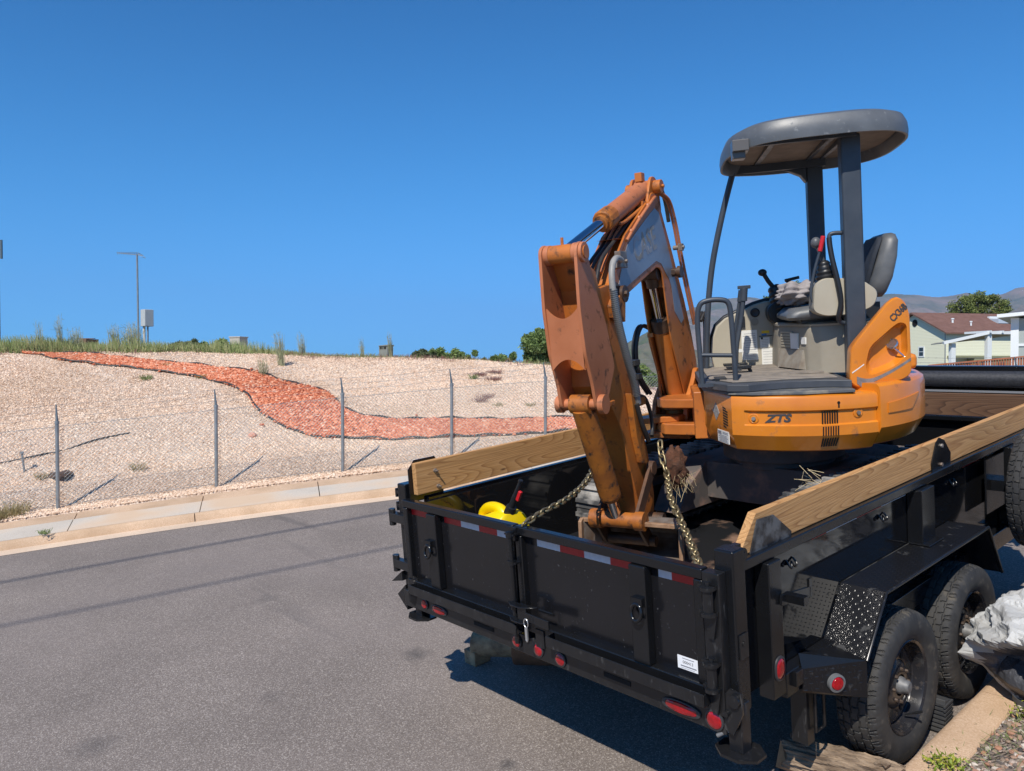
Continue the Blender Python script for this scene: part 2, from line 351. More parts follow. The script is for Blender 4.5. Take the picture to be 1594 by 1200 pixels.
def kpt(a, n):
    i = np.clip((np.asarray(a)+12)/.1, 0, len(AA)-2); k = np.floor(i).astype(int); f = (i-k)[..., None]
    P = PK[k]*(1-f)+PK[k+1]*f; N = NK[k]*(1-f)+NK[k+1]*f; return P+N*np.asarray(n)[..., None]
def slope_z(a, n, x, y):
    zb = base(y)+.16; hc = np.interp(a, HCX, HCZ); t = np.clip((n-1.75)/6.45, 0, 1)
    z = zb+(hc-zb)*(1-(1-t)**1.35); far = np.clip(n-8.2, 0, None); z = z-.05*far-.0007*far**2
    return z+.05*fbm(x*.7, y*.7, 4)*np.clip((n-1.6)/1.5, 0, 1)
def ez(a, n):
    P = kpt(a, n); return slope_z(a, n, P[..., 0], P[..., 1])
def nearK(x, y):
    i = ((PK[:, 0]-x)**2+(PK[:, 1]-y)**2).argmin(); return AA[i], float((np.array([x, y])-PK[i])@NK[i])
def gz(x, y):
    a, n = nearK(x, y); return float(slope_z(np.array(a), np.array(n), np.array(x), np.array(y)))
def grid(name, X, Y, Z, m_, smooth=True):
    nu, nv = X.shape; V = np.stack([X, Y, Z], -1).reshape(-1, 3); I = np.arange(nu*nv).reshape(nu, nv)
    F = np.stack([I[:-1, :-1], I[1:, :-1], I[1:, 1:], I[:-1, 1:]], -1).reshape(-1, 4)
    me = np_mesh(name, V, F, smooth); o = link(name, me, m_); o.matrix_world = TW; return o
def aggregate_mat(name, stops, vscale, big, bump=.5, bdist=.01, rough=.85, tint=None, crackle=False):
    m_ = newmat(name, rough); n, L, b = nodes(m_); tc = n.new('ShaderNodeTexCoord'); vo = n.new('ShaderNodeTexVoronoi'); vo.inputs['Scale'].default_value = vscale; L.new(tc.outputs['Object'], vo.inputs['Vector'])
    sp = n.new('ShaderNodeSeparateColor'); L.new(vo.outputs['Color'], sp.inputs[0]); cr = colramp(n, stops); cr.color_ramp.interpolation = 'LINEAR'; L.new(sp.outputs[0], cr.inputs[0])
    ns = n.new('ShaderNodeTexNoise'); ns.inputs['Scale'].default_value = big; ns.inputs['Detail'].default_value = 5; L.new(tc.outputs['Object'], ns.inputs['Vector'])
    mr = n.new('ShaderNodeMapRange'); mr.inputs['From Min'].default_value = .3; mr.inputs['From Max'].default_value = .7; mr.inputs['To Min'].default_value = .82; mr.inputs['To Max'].default_value = 1.1; L.new(ns.outputs[0], mr.inputs[0])
    mx = n.new('ShaderNodeMix'); mx.data_type = 'RGBA'; mx.blend_type = 'MULTIPLY'; mx.inputs[0].default_value = 1; L.new(cr.outputs[0], mx.inputs[6]); L.new(mr.outputs[0], mx.inputs[7]); out = mx.outputs[2]
    if tint:
        for (sc, lo, hi, c, amt, st) in tint:
            t = n.new('ShaderNodeTexNoise'); t.inputs['Scale'].default_value = sc; t.inputs['Detail'].default_value = 4; mp = n.new('ShaderNodeMapping'); mp.inputs['Scale'].default_value = st; L.new(tc.outputs['Object'], mp.inputs[0]); L.new(mp.outputs[0], t.inputs['Vector'])
            r = n.new('ShaderNodeMapRange'); r.inputs['From Min'].default_value = lo; r.inputs['From Max'].default_value = hi; r.inputs['To Max'].default_value = amt; L.new(t.outputs[0], r.inputs[0])
            x = n.new('ShaderNodeMix'); x.data_type = 'RGBA'; L.new(r.outputs[0], x.inputs[0]); L.new(out, x.inputs[6]); x.inputs[7].default_value = tuple(c)+(1,); out = x.outputs[2]
    L.new(out, b.inputs['Base Color'])
    bp = n.new('ShaderNodeBump'); bp.inputs['Strength'].default_value = bump; bp.inputs['Distance'].default_value = bdist; L.new(vo.outputs['Distance'], bp.inputs['Height']); bp.invert = True; L.new(bp.outputs[0], b.inputs['Normal'])
    return m_
ASPH = aggregate_mat('worn_asphalt', [(0, (.145, .119, .100)), (.4, (.194, .162, .139)), (.8, (.248, .210, .184)), (1, (.41, .36, .315))], 150, .8, .5, .003,
    tint=[(1.0, .60, .72, (.085, .076, .072), .6, (.25, 2.2, 1)), (.45, .45, .75, (.215, .182, .165), .5, (1, 1, 1))])
def spots(m_, pts):
    n, L, b = nodes(m_); cur = b.inputs['Base Color'].links[0].from_socket; tc = n.new('ShaderNodeTexCoord'); ns = n.new('ShaderNodeTexNoise'); ns.inputs['Scale'].default_value = 14; ns.inputs['Detail'].default_value = 4; L.new(tc.outputs['Object'], ns.inputs['Vector']); tot = None
    for (x, y, r, amt) in pts:
        vm = n.new('ShaderNodeVectorMath'); vm.operation = 'DISTANCE'; L.new(tc.outputs['Object'], vm.inputs[0]); vm.inputs[1].default_value = (x, y, 0)
        ad = n.new('ShaderNodeMath'); ad.operation = 'MULTIPLY_ADD'; L.new(ns.outputs[0], ad.inputs[0]); ad.inputs[1].default_value = r*1.2; L.new(vm.outputs['Value'], ad.inputs[2])
        mr = n.new('ShaderNodeMapRange'); mr.inputs['From Min'].default_value = r*.7; mr.inputs['From Max'].default_value = r*1.9; mr.inputs['To Min'].default_value = amt; mr.inputs['To Max'].default_value = 0; L.new(ad.outputs[0], mr.inputs[0]); s_ = mr.outputs[0]
        if tot is None: tot = s_
        else: q = n.new('ShaderNodeMath'); q.operation = 'MAXIMUM'; L.new(tot, q.inputs[0]); L.new(s_, q.inputs[1]); tot = q.outputs[0]
    mx = n.new('ShaderNodeMix'); mx.data_type = 'RGBA'; L.new(tot, mx.inputs[0]); L.new(cur, mx.inputs[6]); mx.inputs[7].default_value = (.045, .042, .042, 1); L.new(mx.outputs[2], b.inputs['Base Color'])
spots(ASPH, [(-1.81, .416, .10, .6), (-.24, -.065, .05, .7), (-2.27, -1.6, .14, .4), (-2.02, -.6, .09, .3), (-3.9, .2, .12, .3), (-5.2, -2.4, .15, .35)])
GRAVM = aggregate_mat('pale_pink_gravel', [(0, (.34, .23, .15)), (.4, (.50, .35, .25)), (.8, (.64, .47, .35)), (1, (.76, .60, .46))], 34, .5, .8, .02,
    tint=[(.35, .42, .66, (.66, .58, .50), .5, (1, 1, 1))])
PATHM = aggregate_mat('red_stone_path', [(0, (.32, .075, .035)), (.4, (.52, .15, .075)), (.8, (.66, .24, .13)), (1, (.72, .42, .30))], 22, .8, 1., .03)
CONC = aggregate_mat('pale_concrete', [(0, (.56, .49, .40)), (.5, (.63, .56, .47)), (1, (.69, .62, .52))], 160, .9, .25, .002, tint=[(.9, .4, .62, (.62, .43, .27), .8, (1, 1, 1))])
CONCT = aggregate_mat('tan_stained_concrete', [(0, (.52, .35, .22)), (.5, (.62, .43, .28)), (1, (.69, .50, .345))], 160, .9, .3, .003, tint=[(2.2, .42, .68, (.40, .26, .15), .6, (1, 1, 1))])
DIRTM = aggregate_mat('dry_grassy_dirt', [(0, (.10, .09, .05)), (.5, (.16, .14, .08)), (1, (.26, .22, .14))], 3, .05, .4, .05)
VERGEM = aggregate_mat('river_gravel_bed', [(0, (.10, .08, .06)), (.4, (.22, .17, .13)), (.8, (.36, .30, .25)), (1, (.5, .44, .38))], 40, 2, 1., .02)
# far ground to the horizon
gx = np.r_[-9000, -4000, -1500, -600, -200, np.arange(-100, 121, 10), 200, 600, 1500, 4000, 9000]; gy = np.r_[-600, -200, np.arange(-60, 121, 4), 200, 600, 1500, 4000, 9000]
X, Y = np.meshgrid(gx, gy, indexing='ij'); Zg = base(Y)-.35-.0*X; Zg[Y < -60] = -.35
tag(grid('ground', X, Y, Zg, DIRTM), 'dry grassy ground beyond the street reaching to the mountains', None, None, 'structure')
X, Y = np.meshgrid(np.arange(-30, 61, 1.0), np.arange(-30, 51, 1.0), indexing='ij')
tag(grid('road', X, Y, base(Y), ASPH), 'grey worn asphalt street climbing gently to the right', None, None, 'structure')
def strip(name, ns, zs, m_, a0=-10, a1=48, st=.4, noise=0):
    a = np.arange(a0, a1, st); n = np.array(ns, float); A, N = np.meshgrid(a, n, indexing='ij'); P = kpt(A, N); x, y = P[..., 0], P[..., 1]
    z = base(y)+np.array(zs)[None, :]
    if noise: z = z+noise*fbm(x*1.7, y*1.7, 3)
    return grid(name, x, y, z, m_, True)
tag(strip('gutter', [-.10, .0, .09, .12], [.004, .010, .014, .016], aggregate_mat('pale_tan_gutter', [(0, (.60, .45, .32)), (.5, (.68, .52, .38)), (1, (.74, .59, .45))], 160, .9, .2, .002)), 'tan stained concrete gutter along the far kerb', None, None, 'structure')
def kerb_blocks():
    b = MB(); a = -9.
    while a < 44:
        L = 3.05; aa = np.linspace(a+.006, a+L-.006, 10); prof = [(.10, -.05), (.11, .014), (.135, .085), (.155, .108), (.195, .115), (.195, -.05)]; rings = []
        for q in aa:
            r = []
            for (n_, z_) in prof:
                p = kpt(np.array(q), np.array(n_)); r.append((p[0], p[1], float(base(p[1]))+z_))
            rings.append(r)
        b.loft(rings); a += L
    o = b.build('kerb', CONCT, None, TW, smooth=60); return o
tag(kerb_blocks(), 'tan rounded concrete kerb on the far side of the street', None, None, 'structure')
def walk():
    b = MB(); a = -9.
    while a < 44:
        L = 1.53; aa = np.linspace(a+.006, a+L-.006, 6)
        for k, (n0, n1) in enumerate(((.20, .80), (.806, 1.24))):
            b.cm = k; rings = []
            for q in aa:
                r = []
                for (n_, z_) in ((n0, .0), (n0, .118), (n1, .138), (n1, .0)):
                    p = kpt(np.array(q), np.array(n_)); r.append((p[0], p[1], float(base(p[1]))+z_+(.0 if k == 0 else .001)))
                rings.append(r)
            b.loft(rings)
        a += L
    return b.build('sidewalk', [CONC, CONCT], None, TW)
tag(walk(), 'pale concrete sidewalk with a tan back edge below the fence', None, None, 'structure')
a = np.arange(-10, 48, .25); n = np.r_[1.2, 1.3, 1.5, 1.75, np.arange(2, 9.6, .2), np.arange(10, 20, 1.), np.arange(20, 61, 5)]
A, N = np.meshgrid(a, n, indexing='ij'); P = kpt(A, N); Z = slope_z(A, N, P[..., 0], P[..., 1]); Z[:, 0] -= .1
tag(grid('embankment', P[..., 0], P[..., 1], Z, GRAVM), 'pale pink gravel embankment rising behind the fence', None, None, 'structure')
UPR = [(6.2, 8.35), (6.35, 7.95), (6.9, 7.95), (7.4, 7.88), (8.4, 7.2), (9.3, 6.6), (10.0, 6.19), (10.5, 5.62), (11.2, 5.09), (11.55, 4.02), (11.9, 3.68), (12.7, 3.39), (13.8, 3.18), (15.1, 3.15), (17, 3.1), (20, 3.1), (24, 3.1)]
LOW = [(6.2, 8.3), (6.6, 7.9), (7.2, 7.18), (8.2, 6.63), (9.0, 6.09), (9.5, 5.6), (9.9, 5.02), (10.1, 4.17), (10.5, 3.45), (11.0, 2.97), (11.7, 2.78), (12.6, 2.6), (13.8, 2.49), (14.7, 2.44), (17, 2.45), (20, 2.45), (24, 2.45)]
def rs(poly, m_):
    P_ = np.array([tuple(p) for p in smoothpath([(x, y, 0) for x, y in poly], 8)])[:, :2]; t = np.r_[0, np.cumsum(np.linalg.norm(np.diff(P_, axis=0), axis=1))]; q = np.linspace(0, 1, m_)*t[-1]
    return np.c_[np.interp(q, t, P_[:, 0]), np.interp(q, t, P_[:, 1])]
U = rs(UPR, 160); Lw_ = rs(LOW, 160); f = np.linspace(0, 1, 9)[None, :, None]; G = U[:, None]*(1-f)+Lw_[:, None]*f
P = kpt(G[..., 0], G[..., 1]); Z = slope_z(G[..., 0], G[..., 1], P[..., 0], P[..., 1])+.03
tag(grid('path', P[..., 0], P[..., 1], Z, PATHM), 'winding bed of orange red stone crossing the embankment', None, None, 'structure')
EDGM = mat('black_garden_edging', (.015, .015, .017), .6, (.05, .045, .04), 6)
def edging(poly, lab):
    Q = rs(poly, 220); P = kpt(Q[:, 0], Q[:, 1]); z = slope_z(Q[:, 0], Q[:, 1], P[:, 0], P[:, 1]); jit = .012*np.sin(np.arange(220)*.9)+.02*fbm(np.arange(220)*.15, np.zeros(220), 3)
    b = MB(); b.tube([(P[i, 0], P[i, 1], z[i]+.036+1.3*jit[i]) for i in range(220)], .020, 5); o = b.build('landscape_edging', EDGM, None, TW, smooth=60); tag(o, lab, 'garden edging')
edging([(x, y+.02) for x, y in UPR[1:]], 'black plastic edging along the uphill side of the red stone path')
edging([(x, y-.02) for x, y in LOW[1:]], 'black plastic edging along the downhill side of the red stone path')
def stones(name, pts, size, m_, label, flat=.7, M=TW):
    N = len(pts); t = (1+5**.5)/2; ico = np.array([(-1, t, 0), (1, t, 0), (-1, -t, 0), (1, -t, 0), (0, -1, t), (0, 1, t), (0, -1, -t), (0, 1, -t), (t, 0, -1), (t, 0, 1), (-t, 0, -1), (-t, 0, 1)], float)/1.9
    F = np.array([(0, 11, 5), (0, 5, 1), (0, 1, 7), (0, 7, 10), (0, 10, 11), (1, 5, 9), (5, 11, 4), (11, 10, 2), (10, 7, 6), (7, 1, 8), (3, 9, 4), (3, 4, 2), (3, 2, 6), (3, 6, 8), (3, 8, 9), (4, 9, 5), (2, 4, 11), (6, 2, 10), (8, 6, 7), (9, 8, 1)])
    V = ico[None]*(1+RNG.uniform(-.25, .25, (N, 12, 1))); sc = size*RNG.uniform(.5, 1.5, (N, 1, 1))*np.stack([RNG.uniform(.8, 1.3, N), RNG.uniform(.6, 1.1, N), RNG.uniform(flat*.7, flat*1.2, N)], -1)[:, None, :]
    V = V*sc; th = RNG.uniform(0, 6.28, N); ph = RNG.uniform(-.5, .5, N); c, s_ = np.cos(ph)[:, None], np.sin(ph)[:, None]; y_ = V[..., 1]*c-V[..., 2]*s_; z_ = V[..., 1]*s_+V[..., 2]*c
    c, s_ = np.cos(th)[:, None], np.sin(th)[:, None]; x2 = V[..., 0]*c-y_*s_; y2 = V[..., 0]*s_+y_*c; V = np.stack([x2, y2, z_], -1)+np.asarray(pts)[:, None, :]
    me = np_mesh(name, V.reshape(-1, 3), (np.arange(N)[:, None, None]*12+F[None]).reshape(-1, 3)); o = link(name, me, m_, None, M); return tag(o, label, None, None, 'stuff')
def stone_mat(name, stops, rough=.8):
    m_ = newmat(name, rough); n, L, b = nodes(m_); g = n.new('ShaderNodeNewGeometry'); cr = colramp(n, stops); L.new(g.outputs['Random Per Island'], cr.inputs[0]); tc = n.new('ShaderNodeTexCoord'); ns = n.new('ShaderNodeTexNoise'); ns.inputs['Scale'].default_value = .55; ns.inputs['Detail'].default_value = 5; L.new(tc.outputs['Object'], ns.inputs['Vector']); c2 = colramp(n, [(.35, (1.0, .97, .93)), (.5, (.97, .92, .88)), (.62, (.84, .78, .72))]); L.new(ns.outputs[0], c2.inputs[0]); mx = n.new('ShaderNodeMix'); mx.data_type = 'RGBA'; mx.blend_type = 'MULTIPLY'; mx.inputs[0].default_value = 1; L.new(cr.outputs[0], mx.inputs[6]); L.new(c2.outputs[0], mx.inputs[7]); L.new(mx.outputs[2], b.inputs['Base Color']); return m_
def pathmask(aq, nq):
    iu = np.interp(aq, U[:, 0], U[:, 1]); il = np.interp(aq, Lw_[:, 0], Lw_[:, 1]); return (nq < iu) & (nq > il) & (aq > 6.3)
N_ = 170000; aq = RNG.uniform(3.5, 19, N_); nq = 1.285+7.6*RNG.uniform(0, 1, N_)**1.15; keep = ~pathmask(aq, nq); aq, nq = aq[keep], nq[keep]; P = kpt(aq, nq)
stones('gravel_stones', np.c_[P, slope_z(aq, nq, P[:, 0], P[:, 1])+.001], .0135, stone_mat('pale_gravel_stone', [(0, (.48, .325, .22)), (.25, (.68, .49, .35)), (.65, (.84, .66, .50)), (1, (.93, .81, .67))]), 'loose pale pink gravel covering the embankment')
k_ = RNG.integers(0, 159, 26000); f1 = RNG.uniform(0, 1, 26000)[:, None]; f2 = (RNG.uniform(-.02, 1.02, 26000)+np.where(RNG.uniform(0, 1, 26000) < .04, RNG.normal(0, .12, 26000), 0))[:, None]; g0 = (U[k_]*(1-f2)+Lw_[k_]*f2)*(1-f1)+(U[k_+1]*(1-f2)+Lw_[k_+1]*f2)*f1; P = kpt(g0[:, 0], g0[:, 1])
stones('red_stones', np.c_[P, slope_z(g0[:, 0], g0[:, 1], P[:, 0], P[:, 1])+.034], .026, stone_mat('red_orange_stone', [(0, (.44, .11, .05)), (.3, (.62, .19, .09)), (.65, (.74, .29, .155)), (.9, (.80, .42, .27)), (1, (.82, .62, .48))]), 'loose orange red rock filling the winding path', .6)
# near kerb and gravel bed on the right
b = MB(); y_ = -4.
while y_ < 16:
    yy = np.linspace(y_+.004, y_+3-.004, 8)
    b.loft([[(1.345+.0, q, float(base(q))-.05), (1.35, q, float(base(q))+.09), (1.375, q, float(base(q))+.145), (1.40, q, float(base(q))+.15), (1.55, q, float(base(q))+.155), (1.57, q, float(base(q))+.13), (1.57, q, float(base(q))-.05)] for q in yy]); y_ += 3
tag(b.build('near_kerb', CONCT, None, TW, smooth=60), 'tan concrete kerb beside the trailer tyres', None, None, 'structure')
xs = np.r_[1.56, np.arange(1.6, 6, .1), np.arange(6, 40, 2)]; ys = np.r_[np.arange(-8, 12, .2), np.arange(12, 40, 2)]; X, Y = np.meshgrid(xs, ys, indexing='ij')
def verge_z(x, y): return base(y)+.135+np.clip(x-1.56, 0, 1.8)*.38+np.clip(x-3.36, 0, 30)*.02+.03*fbm(x*2, y*2, 3)*np.clip((x-1.56)*4, 0, 1)
tag(grid('gravel_bed', X, Y, verge_z(X, Y), VERGEM), 'mixed river gravel bed beside the near kerb', None, None, 'structure')
x_ = RNG.uniform(1.57, 2.5, 5200); y_ = RNG.uniform(.4, 4.5, 5200)
stones('river_gravel', np.c_[x_, y_, verge_z(x_, y_)+.004], .013, stone_mat('river_stone', [(0, (.06, .055, .055)), (.25, (.20, .17, .15)), (.5, (.33, .26, .2)), (.7, (.42, .22, .14)), (.85, (.45, .40, .36)), (1, (.70, .66, .6))]), 'loose mixed brown grey and white pebbles beside the near kerb', .6)
# ------------------------------------------------------------------ dump trailer (authored in the street frame)
TR = empty('dump_trailer', TW, 'black double axle dump trailer with timber side boards parked against the kerb', 'trailer')
def TB(b, name, m_, par=TR, **k): return b.build(name, m_, par, **k)
b = MB(); b.box(-1.05, 1.05, .03, 4.22, .76, .80); TB(b, 'bed_floor', FLOORM)
def sidewall(s):
    b = MB(); b.box(min(s*1.045, s*1.065), max(s*1.045, s*1.065), .10, 4.25, .70, 1.292); return TB(b, 'side_wall', BLACKG)
wallR = sidewall(1); wallL = sidewall(-1)
for s, wl in ((1, wallR), (-1, wallL)):
    b = MB(); xr = s*1.092; z1 = 1.318
    b.box(min(s*1.066, s*1.118), max(s*1.066, s*1.118), .13, 4.25, 1.268, z1); o = b.build('top_rail', BLACK, TR, bev=.008)
    b = MB(); b.box(min(s*1.066, s*1.118), max(s*1.066, s*1.118), .125, .178, .74, 1.266); b.build('end_stake', BLACK, TR, bev=.008)
    b = MB(); b.box(min(s*1.067, s*1.14), max(s*1.067, s*1.14), .33, .43, .66, 1.266); st = b.build('stake', BLACK, TR, bev=.006)
    for yy, hh in ((1.87, .96), (3.3, .72)):
        b = MB(); b.box(min(s*1.067, s*1.15), max(s*1.067, s*1.15), yy, yy+.17, hh, 1.266); b.box(min(s*1.067, s*1.19), max(s*1.067, s*1.19), yy-.01, yy+.18, hh, hh+.008); b.build('stake', BLACK, TR, bev=.006)
    b = MB(); b.box(min(s*1.066, s*1.13), max(s*1.066, s*1.13), .45, 4.2, .62, .735); b.build('lower_rail', BLACK, TR, bev=.006)
    # tarp hooks on the wall
    for yy in (.62, 1.55, 2.5, 3.2):
        b = MB(); x0 = s*1.067
        b.tube(smoothpath([(x0, yy-.03, 1.20), (x0+s*.02, yy-.03, 1.175), (x0+s*.02, yy-.012, 1.165), (x0+s*.01, yy, 1.19), (x0+s*.02, yy+.012, 1.165), (x0+s*.02, yy+.03, 1.175), (x0, yy+.03, 1.20)], 3), .005, 6); b.build('tarp_hook', BLACK, TR, smooth=60)
# reflective tape under the right rail
for k, (y0, y1, m_) in enumerate(((.83, .97, REDT), (.97, 1.28, WHT), (1.28, 1.56, REDT), (1.56, 1.86, WHT), (2.69, 3.0, REDT), (3.0, 3.25, WHT))):
    b = MB(); b.box(1.0655, 1.0665, y0, y1, 1.236, 1.258); TB(b, 'reflective_tape', m_)
# timber side boards
def board(x0, x1, y0, y0t, y1, z0, z1, nm='side_board'):
    b = MB(); N = 2
    V = [(x0, y0, z0), (x1, y0, z0), (x1, y0t, z1), (x0, y0t, z1), (x0, y1, z0), (x1, y1, z0), (x1, y1, z1), (x0, y1, z1)]
    b.add(V, [(0, 1, 2, 3), (5, 4, 7, 6), (0, 4, 5, 1), (1, 5, 6, 2), (2, 6, 7, 3), (3, 7, 4, 0)]); return b.build(nm, WOOD, TR, bev=.004)
BR = board(1.048, 1.088, .19, .335, 4.2, 1.320, 1.480); BL = board(-1.088, -1.048, .045, .045, 4.2, 1.345, 1.54)
b = MB(); b.box(-1.08, 1.08, 4.205, 4.245, 1.32, 1.50); b.build('front_board', WOODF, TR, bev=.004)
b = MB()
for xx, zz in ((.0, 0),):
    for (yy, z_) in ((.185, 1.475), (.20, 1.375)):
        b.cyl((-1.047, yy, z_), (-1.035, yy, z_), .013, n=6); b.cyl((-1.036, yy, z_), (-1.012, yy, z_), .005, n=8)
b.build('board_bolt', STEEL, BL)
# steel brackets holding the right board
b = MB(); f_ = lambda a, c, t: (t, a, c)
b.prism([(.262, 1.30), (.335, 1.452), (.462, 1.445), (.604, 1.338), (.598, 1.30)], 1.089, 1.095, f_); b.build('board_gusset', mat('smudged_black_plate', (.10, .105, .11), .3, (.012, .012, .014), 9, thr=(.42, .55)), BR)
b = MB(); b.prism([(2.16, 1.30), (2.15, 1.36), (2.22, 1.47), (2.27, 1.495), (2.34, 1.47), (2.43, 1.38), (2.42, 1.30)], 1.089, 1.096, f_)
g2 = b.build('board_gusset', BLACK, BR); b = MB(); b.cyl((1.096, 2.29, 1.445), (1.106, 2.29, 1.445), .012, n=6); b.cyl((1.096, 2.28, 1.335), (1.106, 2.28, 1.335), .012, n=6); b.build('bolt', STEEL, TR)
b = MB(); b.prism([(.02, 1.30), (.02, 1.50), (.07, 1.555), (.22, 1.555), (.27, 1.48), (.27, 1.30)], -1.098, -1.091, f_); b.build('board_gusset', BLACK, BL)
# front bulkhead + tarp roll
b = MB(); b.box(-1.09, 1.09, 4.25, 4.30, .70, 1.32); b.build('front_wall', BLACKG, TR)
b = MB(); b.box(-1.10, 1.10, 4.196, 4.302, 1.28, 1.316); b.build('top_rail', BLACK, TR, bev=.006)
TARP = mat('black_mesh_tarp', (.022, .023, .026), .45, (.05, .05, .055), 60, bump=.6, bscale=320, bdist=.003)
b = MB(); b.cyl((-1.02, 4.36, 1.60), (1.05, 4.36, 1.60), .066, n=28); b.cyl((-1.08, 4.36, 1.60), (1.12, 4.36, 1.60), .02, n=12)
b.build('tarp_roll', TARP, TR, smooth=40)
b = MB(); b.box(-1.1, 1.12, 4.40, 4.47, 1.60, 1.70); b.box(-1.1, -1.08, 4.28, 4.47, 1.50, 1.70); b.box(1.10, 1.12, 4.28, 4.47, 1.50, 1.70); b.build('tarp_housing', BLACK, TR, bev=.006)
b = MB(); b.box(-1.10, 1.12, 4.44, 4.455, 1.42, 1.60); b.build('tarp_backing', BLACK, TR)
b = MB(); b.box(-1.08, 1.08, 4.275, 4.295, 1.503, 1.518); b.build('front_strip', mat('bare_aluminium_strip', (.5, .52, .55), .3, metal=.6), TR)
# rear frame: beam, tray, posts
b = MB(); b.box(-1.15, 1.15, -.045, .02, .665, .765)
for x0, x1 in ((-1.0, -.9),): pass
b.build('rear_beam', BLACKD, TR, bev=.006)
b = MB()
for x0, x1 in ((-.46, -.29), (.50, .66)): b.box(x0, x1, -.0475, -.046, .715, .737)
b.build('light_slot', mat('slot_void', (.003, .003, .003), .9), TR)
def tray(x0, x1):
    b = MB(); b.box(x0, x1, -.100, -.055, .786, .791); b.box(x0, x1, -.106, -.1005, .786, .840); b.box(x0-.005, x0, -.106, -.055, .786, .838); b.box(x1, x1+.005, -.106, -.055, .786, .838)
    b.build('rear_tray', BLACKD, TR, bev=.002)
tray(-1.0, -.04); tray(.185, 1.09)
b = MB()
for s in (-1, 1): b.box(min(s*.42, s*.52), max(s*.42, s*.52), .062, 5.2, .63, .73)
for yy in (.7, 1.7, 2.9, 3.9): b.box(-1.0, 1.0, yy, yy+.06, .56, .629)
b.bar((-.5, 5.2, .57), (0, 6.5, .52), .1, .1); b.bar((.5, 5.2, .57), (0, 6.5, .52), .1, .1)
b.build('frame', BLACKD, TR)
b = MB(); b.cyl((0, 1.6, .56), (0, 2.9, .64), .05, n=16); b.build('hydraulic_ram', GREASE, TR, smooth=40)
for x0, x1, zt in ((-1.20, -1.115, 1.412), (1.10, 1.19, 1.412)):
    b = MB(); b.box(x0, x1, .0, .085, .745, zt); po = b.build('corner_post', BLACK, TR, bev=.008)
# flat keyhole plates / round washers beside posts
b = MB(); b.box(1.191, 1.197, .012, .07, .97, 1.07); b.cyl((1.197, .04, 1.03), (1.2, .04, 1.03), .012, n=12); b.build('keyhole_plate', BLACKD, TR)
b = MB(); b.cyl((1.10, .12, 1.365), (1.16, .12, 1.365), .03, n=16); b.cyl((1.16, .12, 1.365), (1.17, .12, 1.365), .014, n=10); b.box(1.10, 1.13, .085, .15, 1.31, 1.40); b.build('board_pin_bracket', BLACK, TR, smooth=40)
b = MB(); b.cyl((-1.16, .12, 1.385), (-1.10, .12, 1.385), .03, n=16); b.box(-1.13, -1.10, .085, .15, 1.31, 1.42); b.build('board_pin_bracket', BLACK, TR, smooth=40)
# hooks on outside of the left post
b = MB()
for z0 in (1.335, 1.25):
    b.box(-1.25, -1.20, .02, .05, z0, z0+.025); b.box(-1.262, -1.245, .02, .05, z0-.02, z0+.035)
b.build('door_hook', BLACK, TR, bev=.003)
for zz in (1.19, .895):
    b = MB(); b.box(-1.265, -1.085, -.03, .015, zz-.02, zz+.035); b.cyl((-1.275, -.005, zz-.05), (-1.275, -.005, zz+.055), .022, n=14); b.cyl((-1.235, -.02, zz+.035), (-1.235, -.02, zz+.06), .01, n=8); b.build('hinge', BLACKD, TR, bev=.003)
b = MB(); b.prism([(-1.33, .77), (-1.20, .86), (-1.20, .80)], -.02, .05, lambda a, c, t: (a, t, c)); b.prism([(-1.27, .70), (-1.17, .78), (-1.17, .62)], -.02, .05, lambda a, c, t: (a, t, c)); b.build('ramp_bracket', BLACK, TR)
# barn doors
def door(x0, x1, sx0, sx1, ring_x, ring_z):
    b = MB(); t = .046; y0, y1 = -.05, -.002
    b.box(x0, x1, y0, y1, 1.290, 1.336); b.box(x0+.001, x0+t, y0+.001, y1-.001, .851, 1.289); b.box(x1-t, x1-.001, y0+.001, y1-.001, .851, 1.289); b.box(x0, x1, y0-.004, y1, .798, .850)
    d = b.build('rear_door', BLACK, TR, bev=.007)
    b = MB(); b.box(x0+t, x1-t, -.014, -.006, .85, 1.29); b.build('door_panel', BLACKM, d)
    b = MB(); b.box(sx0, sx1, -.062, -.0145, .851, 1.289); b.build('door_stiffener', BLACK, d, bev=.006)
    b = MB(); c = Vector((ring_x, -.085, ring_z)); pts = [(c.x+.028*math.cos(q), c.y+.006*math.sin(q), c.z+(.036*math.sin(q))) for q in np.linspace(0, 2*math.pi, 20)[:-1]]
    b.tube(pts, .0085, 8, closed=True); b.box(ring_x-.03, ring_x+.03, -.082, -.0625, ring_z+.025, ring_z+.062); b.build('tie_ring', BLACK, d, smooth=50)
    return d
DL = door(-1.085, -.068, -.825, -.735, -.80, 1.075); DR = door(-.058, 1.075, .70, .79, .752, 1.09)
YT = -.0146
for x0, x1, m_, d in ((-1.036, -.875, REDT, DL), (-.705, -.549, REDT, DL), (-.549, -.388, WHT, DL), (-.388, -.236, REDT, DL), (-.236, -.125, WHT, DL),
                      (.072, .234, WHT, DR), (.234, .395, REDT, DR), (.395, .557, WHT, DR), (.557, .699, REDT, DR), (.849-.02, .899, WHT, DR), (.899, 1.026, REDT, DR)):
    b = MB(); b.box(x0, x1, -.0155, -.0145, 1.245, 1.287); b.build('reflective_tape', m_, d)
b = MB(); b.box(.905, 1.015, -.0155, -.0146, .868, .925); stk = b.build('sticker', STICK, DR)
TXY = lambda x, y, z: Matrix(((1, 0, 0, x), (0, 0, -1, y), (0, 1, 0, z), (0, 0, 0, 1)))
text_obj('sticker_print', '000413', .018, INKD, DR, TXY(.958, -.0158, .899), .0002)
